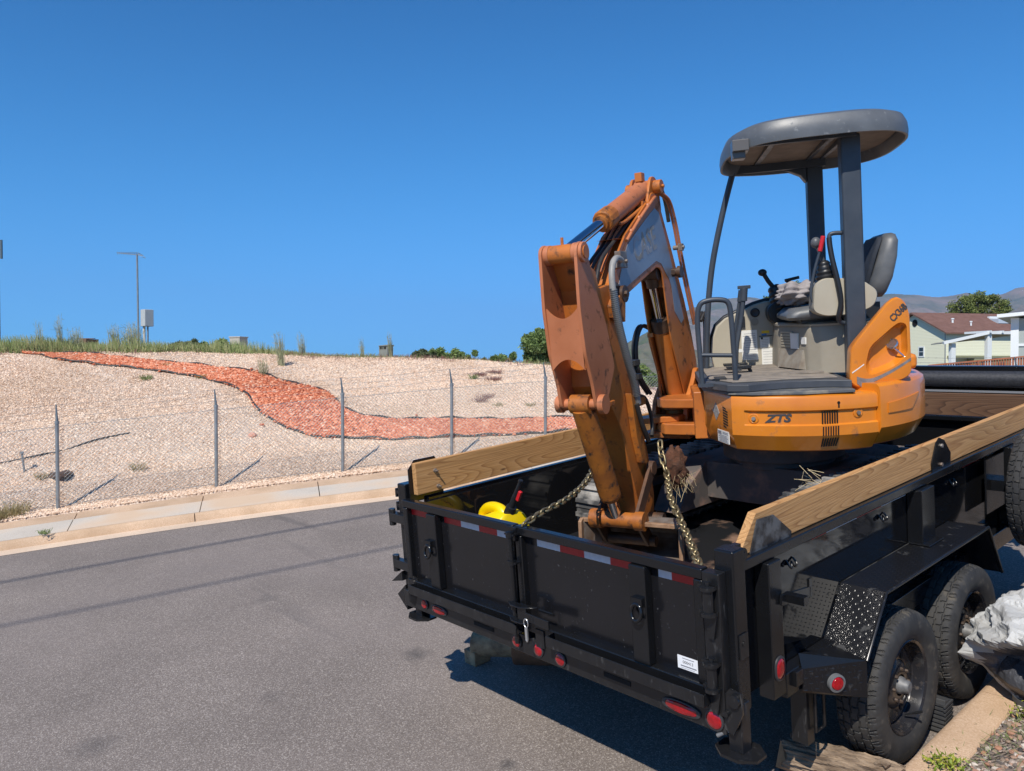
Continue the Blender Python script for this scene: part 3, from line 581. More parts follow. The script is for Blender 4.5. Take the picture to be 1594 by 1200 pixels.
b = MB(); b.box(.92, 1.0, -.0159, -.0156, .880, .885); b.box(.93, .99, -.0159, -.0156, .914, .917); b.box(.92, .99, -.0159, -.0156, .873, .8745); b.build('sticker_print', INK, DR)
# centre latch
b = MB(); x = -.052; y = -.085
b.cyl((x, y, .735), (x, y, 1.315), .0135, n=14)
for zz in (1.30, 1.155, .925, .80): b.box(x-.035, x+.035, y-.006, -.051, zz-.004, zz+.004); b.cyl((x, y, zz-.012), (x, y, zz+.012), .021, n=14)
b.box(x-.06, x+.02, -.06, -.05, 1.26, 1.33); b.build('latch_bar', BLACK, DL, smooth=40)
b = MB(); pr = lambda a, c, t: (a, y-.012-c, t)
for zz in (.945, .865): b.prism([(-.09, .0), (-.04, .03), (.03, .028), (.085, -.005), (.10, -.03), (.0, -.02)], zz, zz+.008, pr)
b.prism([(-.01, 0), (.055, 0), (.055, .012), (-.01, .012)], .87, .945, pr)
b.bar((.05, y-.02, .905), (.225, y-.03, .905), .01, .045); b.box(.10, .20, y+.02, y+.03, .93, .944); b.build('latch_cam', BLACK, DL, bev=.003)
b = MB(); c = Vector((.075, y-.045, .885)); b.tube([(c.x+.015*math.cos(q), c.y, c.z+.022*math.sin(q)) for q in np.linspace(0, 6.283, 17)[:-1]], .0025, 6, closed=True)
b.box(c.x-.008, c.x+.008, c.y-.004, c.y+.004, .800, .862); b.cyl((c.x, c.y, .79), (c.x, c.y, .80), .004, .008, n=8); b.build('latch_pin', mat('zinc_pin', (.62, .62, .60), .35, metal=.8), DL, smooth=40)
b = MB(); b.box(.06, .12, -.06, -.052, .74, .83); b.box(-.02, .0, -.06, -.0, .745, .80); split(b.build('latch_catch', BLACKD, TR))
# right hinges
for zz in (1.225, .915):
    b = MB(); X0 = 1.118; b.cyl((X0, -.075, zz-.055), (X0, -.075, zz+.055), .022, n=18)
    for dz in (-.055, .05): b.cyl((X0, -.075, zz+dz-.006), (X0, -.075, zz+dz+.008), .032, n=18); b.box(X0-.05, X0+.03, -.07, -.048, zz+dz-.006, zz+dz+.008)
    b.cyl((X0, -.075, zz+.055), (X0, -.075, zz+.075), .01, n=10); b.prism([(X0-.03, zz-.06), (X0+.03, zz-.06), (X0+.012, zz-.16), (X0-.012, zz-.16)], -.066, -.052, lambda a, c, t: (a, t, c)); b.build('hinge', BLACKD, TR, smooth=35)
b = MB(); b.box(1.076, 1.155, -.052, -.001, .745, 1.33); b.build('hinge_plate', BLACKD, TR, bev=.004)
# lamps
def lamp(x, z, rx, rz, y=-.0465, axis='y', s=1, rim=True):
    n = 28; b = MB(); 
    def P(u, v, d): return (x+u, y-d, z+v) if axis == 'y' else (x+d, y+u, z+v)
    rr = lambda k, d: [P(k*rx*math.cos(2*math.pi*i/n), k*rz*math.sin(2*math.pi*i/n) if rx == rz else math.copysign(abs(math.sin(2*math.pi*i/n))**.7, math.sin(2*math.pi*i/n))*rz*k, d) for i in range(n)]
    b.loft([rr(1.0, 0), rr(1.0, .006), rr(.85, .011), rr(.4, .013)]); l = b.build('tail_light', LENS, TR, smooth=40)
    if rim:
        b = MB(); b.loft([rr(1.25, .0), rr(1.22, .006), rr(1.02, .008), rr(1.0, .004)], cap=False); b.build('lamp_rim', mat('grey_rubber_rim', (.035, .035, .038), .5), l, smooth=40)
lamp(-.93, .722, .027, .027); lamp(-.787, .718, .062, .022); lamp(-.103, .718, .030, .030); lamp(.06, .716, .030, .030); lamp(.217, .712, .030, .030)
lamp(.935, .712, .080, .024); lamp(1.10, .716, .036, .036)
lamp(1.1405, .79, .032, .045, y=.38, axis='x')
# jacks
for X0, z1, zf in ((-1.05, .74, .60), (1.175, .80, .585)):
    b = MB(); b.box(X0-.032, X0+.032, -.04+.02, .044, zf+.01, z1); j = b.build('drop_leg', BLACKD, TR, bev=.005)
    b = MB(); oc = [(X0+.105*math.cos(q)*(1), .01+.085*math.sin(q)) for q in np.linspace(0, 2*math.pi, 9)[:-1]+math.pi/8]; b.prism(oc, zf, zf+.012, lambda a, c, t: (a, c, t)); b.build('foot_pad', BLACKD, j)
    b = MB(); b.prism([(X0-.05, .70), (X0-.055, .80), (X0+.0, .87), (X0+.055, .86), (X0+.055, .78), (X0+.01, .68)], -.045, -.035, lambda a, c, t: (a, t, c))
    b.cyl((X0+.025, -.062, .83), (X0+.025, -.045, .83), .026, n=16); b.cyl((X0-.015, -.06, .765), (X0-.015, -.045, .765), .012, n=12); b.build('jack_bracket', BLACKD, j, smooth=40)
b = MB(); b.cyl((1.11, -.05, .655), (1.16, -.02, .69), .009, n=10); b.build('jack_pin', CHROMEW, TR, smooth=40)
b = MB(); b.box(1.14, 1.24, .43, .47, 1.075, 1.11)
b.bar((1.15, .40, 1.09), (1.15, .64, 1.06), .012, .045); b.bar((1.15, .64, 1.035), (1.15, .64, 1.12), .012, .02); b.build('tarp_handle', BLACK, TR)
# fenders
for s in (1, -1):
    prof = [(.865, .70), (1.085, .957), (2.43, .957), (2.64, .63)]
    b = MB(); xi, xo = s*1.072, s*1.292; th = .006; V = []; 
    for (y, z) in prof: V += [(xi, y, z), (xo, y, z)]
    F = [(2*i, 2*i+1, 2*i+3, 2*i+2) for i in range(3)]; V2 = [(x, y, z-th) for x, y, z in V]; n0 = len(V)
    F2 = [tuple(n0+q for q in reversed(f)) for f in F]; side = [(2*i+1, n0+2*i+1, n0+2*i+3, 2*i+3) for i in range(3)]+[(2*i, 2*i+2, n0+2*i+2, n0+2*i) for i in range(3)]
    b.add(V+V2, F+F2+side); 
    # raised tread lozenges
    def lozenges(b, O_, U_, V_, nu, nv, inside=None):
        O_ = Vector(O_); U_ = Vector(U_); V_ = Vector(V_); lu = U_.length; lv = V_.length; U_.normalize(); V_.normalize(); N_v = U_.cross(V_)
        if N_v.z < 0: N_v = -N_v
        p_ = .0215
        for i in range(int(lu/p_)):
            for j in range(int(lv/p_)):
                cu, cv = (i+.55)*p_, (j+.55)*p_
                if inside and not inside(cu/lu, cv/lv): continue
                d1 = (V_ if (i+j) % 2 else U_).copy(); d2 = N_v.cross(d1); c = O_+U_*cu+V_*cv
                b.add([c-d1*.009, c+d2*.0024, c+d1*.009, c-d2*.0024, c-d1*.005+N_v*.0009, c+d1*.005+N_v*.0009], [(0, 3, 4), (3, 2, 5, 4), (2, 1, 5), (1, 0, 4, 5)])
    for i in range(3):
        (y0, z0), (y1, z1) = prof[i], prof[i+1]; lozenges(b, (min(xi, xo), y0, z0), (abs(xo-xi), 0, 0), (0, y1-y0, z1-z0), 0, 0)
    me = bpy.data.meshes.new('fender'); me.from_pydata(b.v, [], b.f); bm = bmesh.new(); bm.from_mesh(me); bm.to_mesh(me); bm.free()
    FN = link('fender', me, DIAMOND, TR)
    b = MB(); b.tube([(xo, y, z-.004) for y, z in prof], .009, 6); b.build('fender_edge', BLACKD, FN, smooth=60)
    # side step: triangular top plate + skirt with lamp
    b = MB(); A0 = (s*1.12, .575, .785); b.add([A0, (s*1.135, .88, .72), (xo, .865, .698), (s*1.14, .565, .72), A0[:2]+(.60,), (s*1.135, .88, .60), (xo, .865, .52), (s*1.14, .565, .62)],
        [(0, 1, 2), (0, 2, 3), (3, 2, 6, 7), (1, 5, 6, 2), (0, 3, 7, 4), (0, 4, 5, 1), (4, 7, 6, 5)])
    p0_, p1_, p3_ = Vector((s*1.14, .565, .72)), Vector((xo, .865, .698)), Vector((s*1.14, .565, .62)); off_ = Vector((s*.0006, -.0006, 0)); b2_ = MB()
    U_ = (p1_-p0_); V_ = Vector((0, 0, -.15)); Nn = U_.normalized().cross(Vector((0, 0, 1))); Nn = Nn if Nn.x*s > 0 else -Nn
    for i in range(int(U_.length/.0285)):
        for j in range(5):
            t_ = (i+.55)*.0285/U_.length; z_ = -(j+.6)*.0285
            if z_ < -.10-.075*t_ or (s > 0 and (Vector((1.225-1.14, .708-.565, 0)).length-U_.length*t_)**2+(z_+.078)**2 < .045**2): continue
            d1 = U_.normalized() if (i+j) % 2 else Vector((0, 0, 1)); d2 = Nn.cross(d1); c = p0_+U_*t_+Vector((0, 0, z_)); b.add([c-d1*.0125, c+d2*.0042, c+d1*.0125, c-d2*.0042, c-d1*.006+Nn*.0016, c+d1*.006+Nn*.0016], [(0, 3, 4), (3, 2, 5, 4), (2, 1, 5), (1, 0, 4, 5)])
    me = bpy.data.meshes.new('step'); me.from_pydata(b.v, [], b.f); bm = bmesh.new(); bm.from_mesh(me); bm.to_mesh(me); bm.free(); link('fender_step', me, DIAMOND, FN)
    b = MB(); b.box(min(s*1.09, s*1.15), max(s*1.09, s*1.15), .50, .56, .66, .73); b.build('fender_bracket', BLACK, FN, bev=.003)
    if s > 0:
        b = MB(); c = Vector((1.225, .708, .628)); nrm = Vector((1, -.60, 0)).normalized(); nrm = Vector((-.62, -1, 0)).normalized() if False else Vector(((.865-.565), -(1.292-1.14), 0)).normalized()
        Mx = rotbetween(nrm); disc = lambda r, d: [tuple(c+nrm*d+Mx @ Vector((r*math.cos(2*math.pi*i/28), r*math.sin(2*math.pi*i/28), 0))) for i in range(28)]
        b.loft([disc(.031, -.01), disc(.031, .008), disc(.026, .014), disc(.01, .016)]); l = b.build('marker_light', LENS, FN, smooth=40)
        b = MB(); b.loft([disc(.042, -.01), disc(.042, .008), disc(.033, .011), disc(.031, .006)], cap=False); b.build('lamp_rim', mat('grey_lamp_grommet', (.13, .135, .14), .5), FN, smooth=40)
# wheels
def tyre_mesh():
    R0, Wd = .385, .225; nc = 620; prof = []
    hw = Wd/2
    # across profile: (x across -hw..hw, radius, kind)
    tx = np.linspace(-.088, .088, 75); side = [(-.060, .232), (-.088, .236), (-.105, .262), (-.1125, .30), (-.110, .335), (-.103, .356), (-.096, .367)]
    xs = [p[0] for p in side]+list(tx)+[-p[0] for p in side[::-1]]; rs_ = [p[1] for p in side]+[R0-.012*(abs(x)/.09)**3 for x in tx]+[p[1] for p in side[::-1]]
    xs = np.array(xs); rs_ = np.array(rs_); isT = np.zeros(len(xs), bool); isT[7:-7] = True; th = np.arange(nc)*2*math.pi/nc
    TH, XX = np.meshgrid(th, xs, indexing='ij'); RR = np.repeat(rs_[None], nc, 0).copy()
    g = np.zeros_like(RR)
    for xc in (-.060, -.020, .020, .060): g = np.maximum(g, (np.abs(XX-xc-.0025*np.sign(np.sin(TH*36))) < .0042)*1.0)
    pitch = 2*math.pi/36; ph = (TH/pitch+.5*np.abs(XX)/.02*.35) % 1.0; ph2 = (TH/pitch+.5) % 1.0
    ribs = np.floor((XX+.1)/.04).astype(int); off = (ribs % 2)*.5; phz = (TH/pitch+off+.18*np.sign(XX)*(XX-ribs*0)/.02*.2) % 1.0
    g = np.maximum(g, (phz < .10)*.85); g = np.maximum(g, ((np.abs(XX) > .062) & (((TH/pitch*1+XX*6) % 1.0) < .13))*1.0)
    RR -= .009*g*isT[None]; sd = ~isT; wob = .0015*np.sin(TH*72)*((np.abs(XX) > .095) & (RR > .345)); RR += wob
    V = np.stack([XX, RR*np.cos(TH), RR*np.sin(TH)], -1).reshape(-1, 3); nx = len(xs); I = np.arange(nc*nx).reshape(nc, nx)
    F = np.stack([I, np.roll(I, -1, 0), np.roll(np.roll(I, -1, 0), -1, 1), np.roll(I, -1, 1)], -1)[:, :-1].reshape(-1, 4)
    me = np_mesh('tyre', V, F, True); me.materials.append(RUBBER); me.set_sharp_from_angle(angle=R_(38)); return me
TY = tyre_mesh()
b = MB(); b.lathe((0, 0, 0), (1, 0, 0), [(.232, .062), (.240, .088), (.234, .094), (.222, .085), (.214, .05), (.210, .0), (.205, -.05), (.218, -.06), (.232, -.088), (.225, -.09), (.19, -.05), (.195, -.0)], 48, closed=True)
b.build('rimtmp', RIMM, None, smooth=35); RIMME = bpy.data.objects['rimtmp'].data; bpy.data.objects.remove(bpy.data.objects['rimtmp'])
def disc_mesh():
    nc = 64; rings = [(.21, .015), (.185, .033), (.16, .037), (.125, .033), (.105, .050), (.085, .055), (.055, .055), (.0545, -.01)]
    b = MB(); b.lathe((0, 0, 0), (1, 0, 0), [(r, h) for r, h in rings]+[(.0545, -.02), (.21, -.012)], nc, closed=True); b.build('tmp', RIMM, None, smooth=35); me = bpy.data.objects['tmp'].data; bpy.data.objects.remove(bpy.data.objects['tmp']); return me
DISC = disc_mesh()
b = MB()
for k in range(1):
    q = k*math.pi/4; cy, cz = .143*math.cos(q), .143*math.sin(q); b.cyl((.030, cy, cz), (.0378, cy, cz), .017, n=14)
b.build('tmp', mat('wheel_hole_void', (.002, .002, .002), .9), None); HOLE = bpy.data.objects['tmp'].data; bpy.data.objects.remove(bpy.data.objects['tmp'])
b = MB()
for k in range(1):
    q = 0.; cy, cz = .083*math.cos(q), .083*math.sin(q); b.cyl((.055, cy, cz), (.068, cy, cz), .010, .008, n=6)
b.build('tmp', mat('dull_lug_nut', (.09, .065, .05), .6, metal=.4), None); LUG = bpy.data.objects['tmp'].data; bpy.data.objects.remove(bpy.data.objects['tmp'])
b = MB(); b.lathe((0, 0, 0), (1, 0, 0), [(.03, -.02), (.045, .05), (.042, .066), (.034, .078), (.032, .094), (.026, .102), (.010, .105)], 24); b.build('tmp', CHROMEW, None, smooth=35); HUB = bpy.data.objects['tmp'].data; bpy.data.objects.remove(bpy.data.objects['tmp'])
b = MB(); b.cyl((.05, .0, -.19), (.115, .01, -.155), .005, n=8); b.cyl((.10, .007, -.163), (.135, .013, -.145), .007, n=8); b.build('tmp', BLKPL, None); VALVE = bpy.data.objects['tmp'].data; bpy.data.objects.remove(bpy.data.objects['tmp'])
def wheel(x, y, z, s, rot, hub=True, nm='wheel', par=TR):
    M = Matrix.Translation((x, y, z)) @ (Matrix.Identity(4) if s > 0 else Matrix.Rotation(math.pi, 4, 'Z')) @ Matrix.Rotation(rot, 4, 'X')
    w_ = link(nm, TY, None, par, M)
    link('rim', RIMME, None, w_); link('wheel_disc', DISC, None, w_); [link('wheel_hole', HOLE, None, w_, Matrix.Rotation(k*math.pi/4, 4, 'X')) for k in range(8)]; [link('lug_nut', LUG, None, w_, Matrix.Rotation((k+.5)*math.pi/4, 4, 'X')) for k in range(8)]; link('valve_stem', VALVE, None, w_)
    if hub: link('hub_cap', HUB, None, w_)
    return w_
for s in (1, -1):
    wheel(s*1.182, 1.333, .387, s, .3); wheel(s*1.182, 2.203, .387, s, 1.1)
wheel(1.40, 3.06, 1.075, 1, .7, hub=False, nm='spare_wheel')
b = MB(); b.box(1.12, 1.38, 2.98, 3.14, 1.04, 1.11); b.box(1.12, 1.13, 2.9, 3.22, .9, 1.25); b.build('spare_bracket', BLACK, TR)
b = MB()
for y in (1.333, 2.203): b.cyl((-1.1, y, .387), (1.1, y, .387), .045, n=16); 
for s in (1, -1):
    for y in (1.333, 2.203):
        for k in range(4): b.tube(smoothpath([(s*.93, y-.36+.07*k, .50+.0-.014*k), (s*.93, y, .475-.014*k-.03), (s*.93, y+.36-.07*k, .50-.014*k)], 6), .012, 4)
    b.box(min(s*.90, s*.96), max(s*.90, s*.96), .95, 2.6, .52, .62)
b.build('axle', BLACKD, TR)
b = MB(); b.box(1.02, 1.10, .66, .72, .30, .62); b.tube([(1.12, .70, .58), (1.12, .70, .36), (1.12, .78, .36), (1.12, .78, .58)], .008, 6, closed=True); b.build('spring_hanger', BLACKD, TR)
# ------------------------------------------------------------------ mini excavator
EO = Vector((.03, 2.37, .80)); EF = Vector((-.78, -.626, 0)).normalized(); EL = Vector((.626, -.78, 0)).normalized()
ER = Matrix(((EF.x, EL.x, 0, EO.x), (EF.y, EL.y, 0, EO.y), (0, 0, 1, EO.z), (0, 0, 0, 1)))
EX = empty('mini_excavator', TW @ ER, 'worn orange mini excavator with grey canopy chained down on the trailer', 'excavator')
MU = Matrix.Translation((0, 0, -.80))                       # parts authored in (forward, left, z above road)
MT = ER.inverted()                                          # parts authored in the street frame
S0 = Vector((-.6, 1.95, 0)); HH = Vector((.3, -.954, 0)).normalized(); LW = Vector((.954, .3, 0)).normalized()
MA = ER.inverted() @ Matrix(((HH.x, LW.x, 0, S0.x), (HH.y, LW.y, 0, S0.y), (0, 0, 1, 0), (0, 0, 0, 1)))   # arm frame (reach, left, z)
def EB(b, nm, m_, par=EX, M=MU, **k):
    if par is not EX: M = par.matrix_local.inverted() @ M if False else None
    return b.build(nm, m_, par, M, **k)
# children of a part share the part's frame, so their own local matrix is identity
# upper body
def arc(a0, a1, r, n, l0=0): return [(r*math.cos(R_(q)), r*math.sin(R_(q))) for q in np.linspace(a0, a1, n)]
def ring(o, z, k=0, cx=0): return [(x*(1-k/.87), y*(1-k/.87), z) for x, y in o]
tilt = lambda f: .028*f
outl = [(.545, .46)]+arc(62.4, 121, .878, 40)
def body_side(sgn):
    b = MB(); pts = [(.535, .36), (.40, .775)]+arc(62.5, 120, .872, 34)[1:]
    nn = len(pts); rings = []
    prof = [(1.458, .070), (1.466, .055), (1.560, .0), (1.62, .0), (1.628, .014), (1.700, .016), (1.712, .0), (1.775, .0), (1.792, .008), (1.800, .03)]
    for z, k in prof:
        r = []
        for i, (x, y) in enumerate(pts):
            kk = k; ang = math.degrees(math.atan2(y, x))
            if k in (.014, .016) and (i < 2 or ang < 68): kk = 0
            r.append((x*(1-kk/.87), sgn*y*(1-kk/.87), z+tilt(x)+(.012 if i == 0 and z > 1.6 else 0)))
        rings.append(r)
    inner = [[(x*.6, y*.6, z) for x, y, z in rr] for rr in (rings[-1], rings[0])]
    n = nn; V = [p for r in rings for p in r]+[p for r in inner for p in r]; m_ = len(rings)+2; F = []
    for j in range(m_):
        j2 = (j+1) % m_
        for i in range(n-1): F.append((j*n+i, j*n+i+1, j2*n+i+1, j2*n+i))
    F += [tuple(j*n for j in range(m_)), tuple(j*n+n-1 for j in reversed(range(m_)))]
    b.add(V, F); return b
SP = EB(body_side(1), 'side_panel', ORANGE, smooth=28)
EB(body_side(-1), 'side_panel', ORANGE, smooth=28)
b = MB(); pts = arc(120.4, 239.6, .885, 60); rings = []
for z, k in [(1.464, .072), (1.474, .055), (1.572, .0), (1.66, 0.), (1.785, 0.), (1.815, .008), (1.832, .03)]: rings.append([(x*(1-k/.87), y*(1-k/.87), z+.0*x) for x, y in pts]+[(-.25, -.5, z), (-.25, .5, z)])
b.loft(rings); CWT = EB(b, 'counterweight', ORANGE, smooth=28)
b = MB()   # raised embossed chevron on the counterweight
pl_ = [(a, z) for a, z in ((123.5, 1.715), (136, 1.728), (146, 1.745), (139.5, 1.66), (123.5, 1.655))]
def onr(a, z, r): return (r*math.cos(R_(a)), r*math.sin(R_(a)), z)
def curved_plate(b, polyfn, a0, a1, n, r0, r1):
    rr = []
    for a in np.linspace(a0, a1, n):
        lo, hi = polyfn(a); rr.append([onr(a, lo, r1), onr(a, hi, r1), onr(a, hi, r0), onr(a, lo, r0)])
    b.loft(rr)
curved_plate(b, lambda a: (1.655+(.0 if a < 139 else (a-139)/7*.085), 1.712+(a-123)/23*.03), 124, 145.9, 14, .88, .892); EB(b, 'panel_emboss', ORANGE, CWT, smooth=25)
b = MB(); b.box(-.80, -.62, -.3, .3, 1.86, 1.96); EB(b, 'rear_hood', ORANGE, bev=.03)
b = MB(); pl2 = [(.46, .38), (.36, .60), (0, .72), (-.5, .5), (-.7, 0), (-.5, -.5), (0, -.72), (.36, -.60), (.46, -.38)]; b.prism(pl2, 1.50, 1.80, lambda a, c, t: (a, c, t)); EB(b, 'deck_frame', GREASE)
# text + fittings on the side panel
def onside(ang, z, r=.872, up=0):
    p = Vector((r*math.cos(R_(ang)), r*math.sin(R_(ang)), z)); e = Vector((-math.sin(R_(ang)), math.cos(R_(ang)), 0)); return frame3(p, e, (0, 0, 1))
VOID = mat('vent_void', (.004, .004, .004), .9)
text_obj('model_letters', 'ZTS', .064, INKD, SP, onside(80.3, 1.667, .8585), .0008, bold=.0026, shear=.25, sx=1.25)
for i_, nm in ((71.2, 1.67), (111.3, 1.675)):
    b = MB(); Mx = onside(i_, nm, .860); b.lathe(Mx.translation, Mx.col[2].xyz, [(.03, -.004), (.03, .0015), (.024, .0035), (.021, .0015)], 22); EB(b, 'panel_lock_ring', ORANGE, SP, smooth=30)
    b = MB(); b.cyl(Mx.translation+Mx.col[2].xyz*.002, Mx.translation+Mx.col[2].xyz*.012, .012, n=12); EB(b, 'panel_lock', STEEL, SP, smooth=40)
b = MB()
for row, (za, zb, n_) in enumerate(((1.625, 1.715, 7), (1.555, 1.610, 7), (1.485, 1.540, 7))):
    for k in range(n_):
        ang = 96.7+k*.95-(row*.1); rr = {0: (.8605, .862), 1: (.8725, .8735), 2: (.866, .867)}[row]
        q = [onr(ang, za, rr[0]), onr(ang+.42, za, rr[0]), onr(ang+.55, zb, rr[0]), onr(ang+.13, zb, rr[0])]; 
        if row == 0: q = [onr(ang, za, .8615 if za > 1.63 else .8615), onr(ang+.42, za, .8615), onr(ang+.55, 1.70, .8615), onr(ang+.13, 1.70, .8615)]
        if row == 2: q = [onr(ang, za, .832), onr(ang+.5, za, .832), onr(ang+.63, zb, .864), onr(ang+.13, zb, .864)]
        n0 = Vector((math.cos(R_(ang)), math.sin(R_(ang)), 0))*.004
        V = [tuple(Vector(v)+n0) for v in q]+[tuple(Vector(v)-n0*2) for v in q]; b.add(V, [(0, 1, 2, 3), (7, 6, 5, 4), (0, 4, 5, 1), (1, 5, 6, 2), (2, 6, 7, 3), (3, 7, 4, 0)])
ang = 103.1; Mx = onside(ang, 1.745, .8725); b.cyl(Mx.translation, Mx.translation+Mx.col[2].xyz*.0012, .009, n=14); b.add([tuple(Mx @ Vector(v)) for v in ((-.005, -.03, .001), (.005, -.03, .001), (.005, 0, .001), (-.005, 0, .001))], [(0, 1, 2, 3)])
EB(b, 'cooling_vents', VOID, SP)
# front chamfer plate stickers and louvres
pA = Vector((.40, .775, 0)); pB = Vector((.535, .36, 0)); ech = (pA-pB).normalized()
def onch(u, z, d=.001): 
    p = pA*(1-u)+pB*u+Vector((0, 0, z)); nn = ech.cross(Vector((0, 0, 1))); nn = nn if nn.x > 0 else -nn; p = p+nn*d; return frame3(p, ech if ech.cross(Vector((0, 0, 1))).dot(nn) > 0 else -ech, (0, 0, 1))
nrmF = onch(.5, 1.6); 
def chquad(b, u0, u1, z0, z1, d=.002, sk=0.): 
    V = []
    for dd in (d, -.004):
        for (u, z) in ((u0, z0+sk), (u1, z0), (u1, z1), (u0, z1+sk)): V.append(tuple(onch(u, z, dd).translation))
    b.add(V, [(0, 1, 2, 3), (7, 6, 5, 4), (0, 4, 5, 1), (1, 5, 6, 2), (2, 6, 7, 3), (3, 7, 4, 0)])
b = MB(); 
for k in range(8): chquad(b, .14 if 0 < k < 7 else .2, .30, 1.607+k*.0165, 1.615+k*.0165, .002, -.008)
EB(b, 'chamfer_louvres', VOID, SP)
b = MB(); chquad(b, .13, .52, 1.502, 1.578); dsk = EB(b, 'warning_sticker', PAPER, SP); b = MB(); chquad(b, .38, .5, 1.552, 1.572, .003)
for k in range(6): chquad(b, .16+.02*(k % 3), .48-.03*(k % 2), 1.508+k*.0075, 1.5105+k*.0075, .003)
chquad(b, .16, .34, 1.558, 1.561, .003); chquad(b, .16, .34, 1.566, 1.569, .003); EB(b, 'sticker_print', INK, SP)
b = MB(); V = [tuple(onch(u, z, d).translation) for d in (.002, -.003) for (u, z) in ((.55, 1.63), (.43, 1.683), (.55, 1.745), (.67, 1.69))]; b.add(V, [(0, 1, 2, 3), (7, 6, 5, 4), (0, 4, 5, 1), (1, 5, 6, 2), (2, 6, 7, 3), (3, 7, 4, 0)]); EB(b, 'diamond_emblem', mat('grey_emblem', (.38, .38, .36), .5, (.22, .21, .19), 60), SP)
# platform
b = MB(); po = [(.56, -.55), (.56, .50), (.42, .775), (.30, .82), (.20, .76), (.08, .70), (-.16, .68), (-.30, .74), (-.30, -.55)]; b.prism(po, 1.8225, 1.868, lambda a, c, t: (a, c, t+tilt(a)*.8)); PF = EB(b, 'platform', GREYP, bev=.006); b = MB(); b.prism([(.548, -.55), (.548, .49), (.412, .768), (.28, .826), (.0, .860), (-.30, .815), (-.30, -.55)], 1.803, 1.822, lambda a, c, t: (a, c, t+tilt(a)*.8)); EB(b, 'step_ledge', mat('scuffed_grey_step', (.10, .105, .11), .6, dirt=(.24, .22, .18), dirt_amt=.5, dscale=9), PF, bev=.004)
b = MB(); po2 = [(.50, -.5), (.50, .44), (.38, .70), (.24, .68), (.06, .62), (-.10, .60), (-.25, .60), (-.25, -.5)]; b.prism(po2, 1.8685, 1.878, lambda a, c, t: (a, c, t+tilt(a)*.8)); FLM = EB(b, 'floor_mat', RIBBED, PF, bev=.004)
b = MB()
for k in range(17): b.box(-.22, .30, -.46+k*.05, -.44+k*.05, 1.878, 1.886)
EB(b, 'mat_ribs', RIBBED, PF)
b = MB(); b.box(.40, .47, .40, .56, 1.874, 1.895); 
for l_ in (-.13, .10):
    b.box(.20, .36, l_-.05, l_+.05, 1.915, 1.93); b.tube([(.20, l_, 1.88), (.22, l_, 1.93)], .012, 8)
split(EB(b, 'foot_pedals', BLKPL, PF))
# canopy + posts
cf, cl = -.225, .10
def sup(a, b_, n_=3.0, N=48, c0=cf, c1=cl): return [(c0+a*math.copysign(abs(math.cos(q))**(2/n_), math.cos(q)), c1+b_*math.copysign(abs(math.sin(q))**(2/n_), math.sin(q))) for q in np.linspace(0, 2*math.pi, N+1)[:-1]]
zt = lambda f_, l_: .045*(l_-cl)-.018*max(0, (f_-.12)/.25)**1.3
def cring(k, z): return [(x, y, z+zt(x, y)) for x, y in sup(.555*k, .545*k)]
b = MB(); b.loft([cring(.55, 3.375), cring(.93, 3.36), cring(.965, 3.30), cring(.975, 3.282), cring(1.0, 3.282), cring(1.005, 3.32), cring(.995, 3.365), cring(.96, 3.405), cring(.87, 3.427), cring(.5, 3.44), cring(.1, 3.442)])
CA = EB(b, 'canopy_roof', CANOPYM, smooth=40)
b = MB(); b.loft([cring(.90, 3.352), cring(.90, 3.345)]); EB(b, 'canopy_liner', LINERM, CA)
b = MB()
for f_, w_ in ((-.395, .03), (-.30, .03), (.05, .035)): b.box(f_-w_/2, f_+w_/2, -.38, .58, 3.315, 3.344)
b.box(-.42, .25, .52, .55, 3.30, 3.345); b.box(-.42, .25, -.36, -.33, 3.27, 3.33); EB(b, 'canopy_beams', POSTM, CA, bev=.003)
b = MB(); b.box(.20, .30, .42, .56, 3.28, 3.35); b.box(.22, .30, .44, .53, 3.24, 3.29); EB(b, 'work_light', mat('dusty_lamp_lens', (.12, .11, .10), .3), CA, bev=.006)
b = MB(); b.box(-.455, -.34, .385, .485, 1.845, 3.33); EB(b, 'canopy_post', POSTM, bev=.014)
b = MB(); b.box(-.41, -.30, -.47, -.38, 1.85, 3.30); b.prism([(-.30, 3.17), (-.30, 3.28), (-.12, 3.28), (-.20, 3.255), (-.26, 3.225)], -.47, -.38, lambda a, c, t: (a, t, c)); EB(b, 'canopy_post', POSTM, bev=.012)
b = MB(); b.tube(smoothpath([(.215, -.33, 3.28), (.30, -.33, 3.0), (.385, -.33, 2.66), (.43, -.33, 2.375), (.455, -.33, 2.1), (.47, -.33, 1.86)], 6), .0215, 14); EB(b, 'canopy_post', POSTM, smooth=60)
# grab rail on the near post
b = MB(); gr = smoothpath([(-.36, .42, 2.742), (-.29, .42, 2.745), (-.268, .42, 2.72), (-.275, .44, 2.6), (-.30, .46, 2.45), (-.315, .46, 2.32), (-.30, .45, 2.22), (-.33, .43, 2.188), (-.40, .42, 2.19)], 5)
b.tube(gr, .0135, 10); GRB = EB(b, 'grab_rail', POSTM, smooth=60); b = MB(); b.tube(gr[10:32], .0165, 10); EB(b, 'rail_grip', BLKPL, GRB, smooth=60)
# left guard rail
b = MB(); rp = smoothpath([(.352, .62, 1.86), (.355, .62, 2.05), (.362, .62, 2.28), (.375, .62, 2.365), (.42, .62, 2.388), (.50, .62, 2.388), (.548, .62, 2.36), (.565, .62, 2.26), (.560, .62, 2.05), (.555, .62, 1.86)], 5); b.tube(rp, .0165, 12); b.cyl((.355, .62, 2.04), (.56, .62, 2.055), .0135, n=10); b.box(.33, .58, .60, .64, 1.855, 1.875); EB(b, 'guard_rail', POSTM, smooth=50)
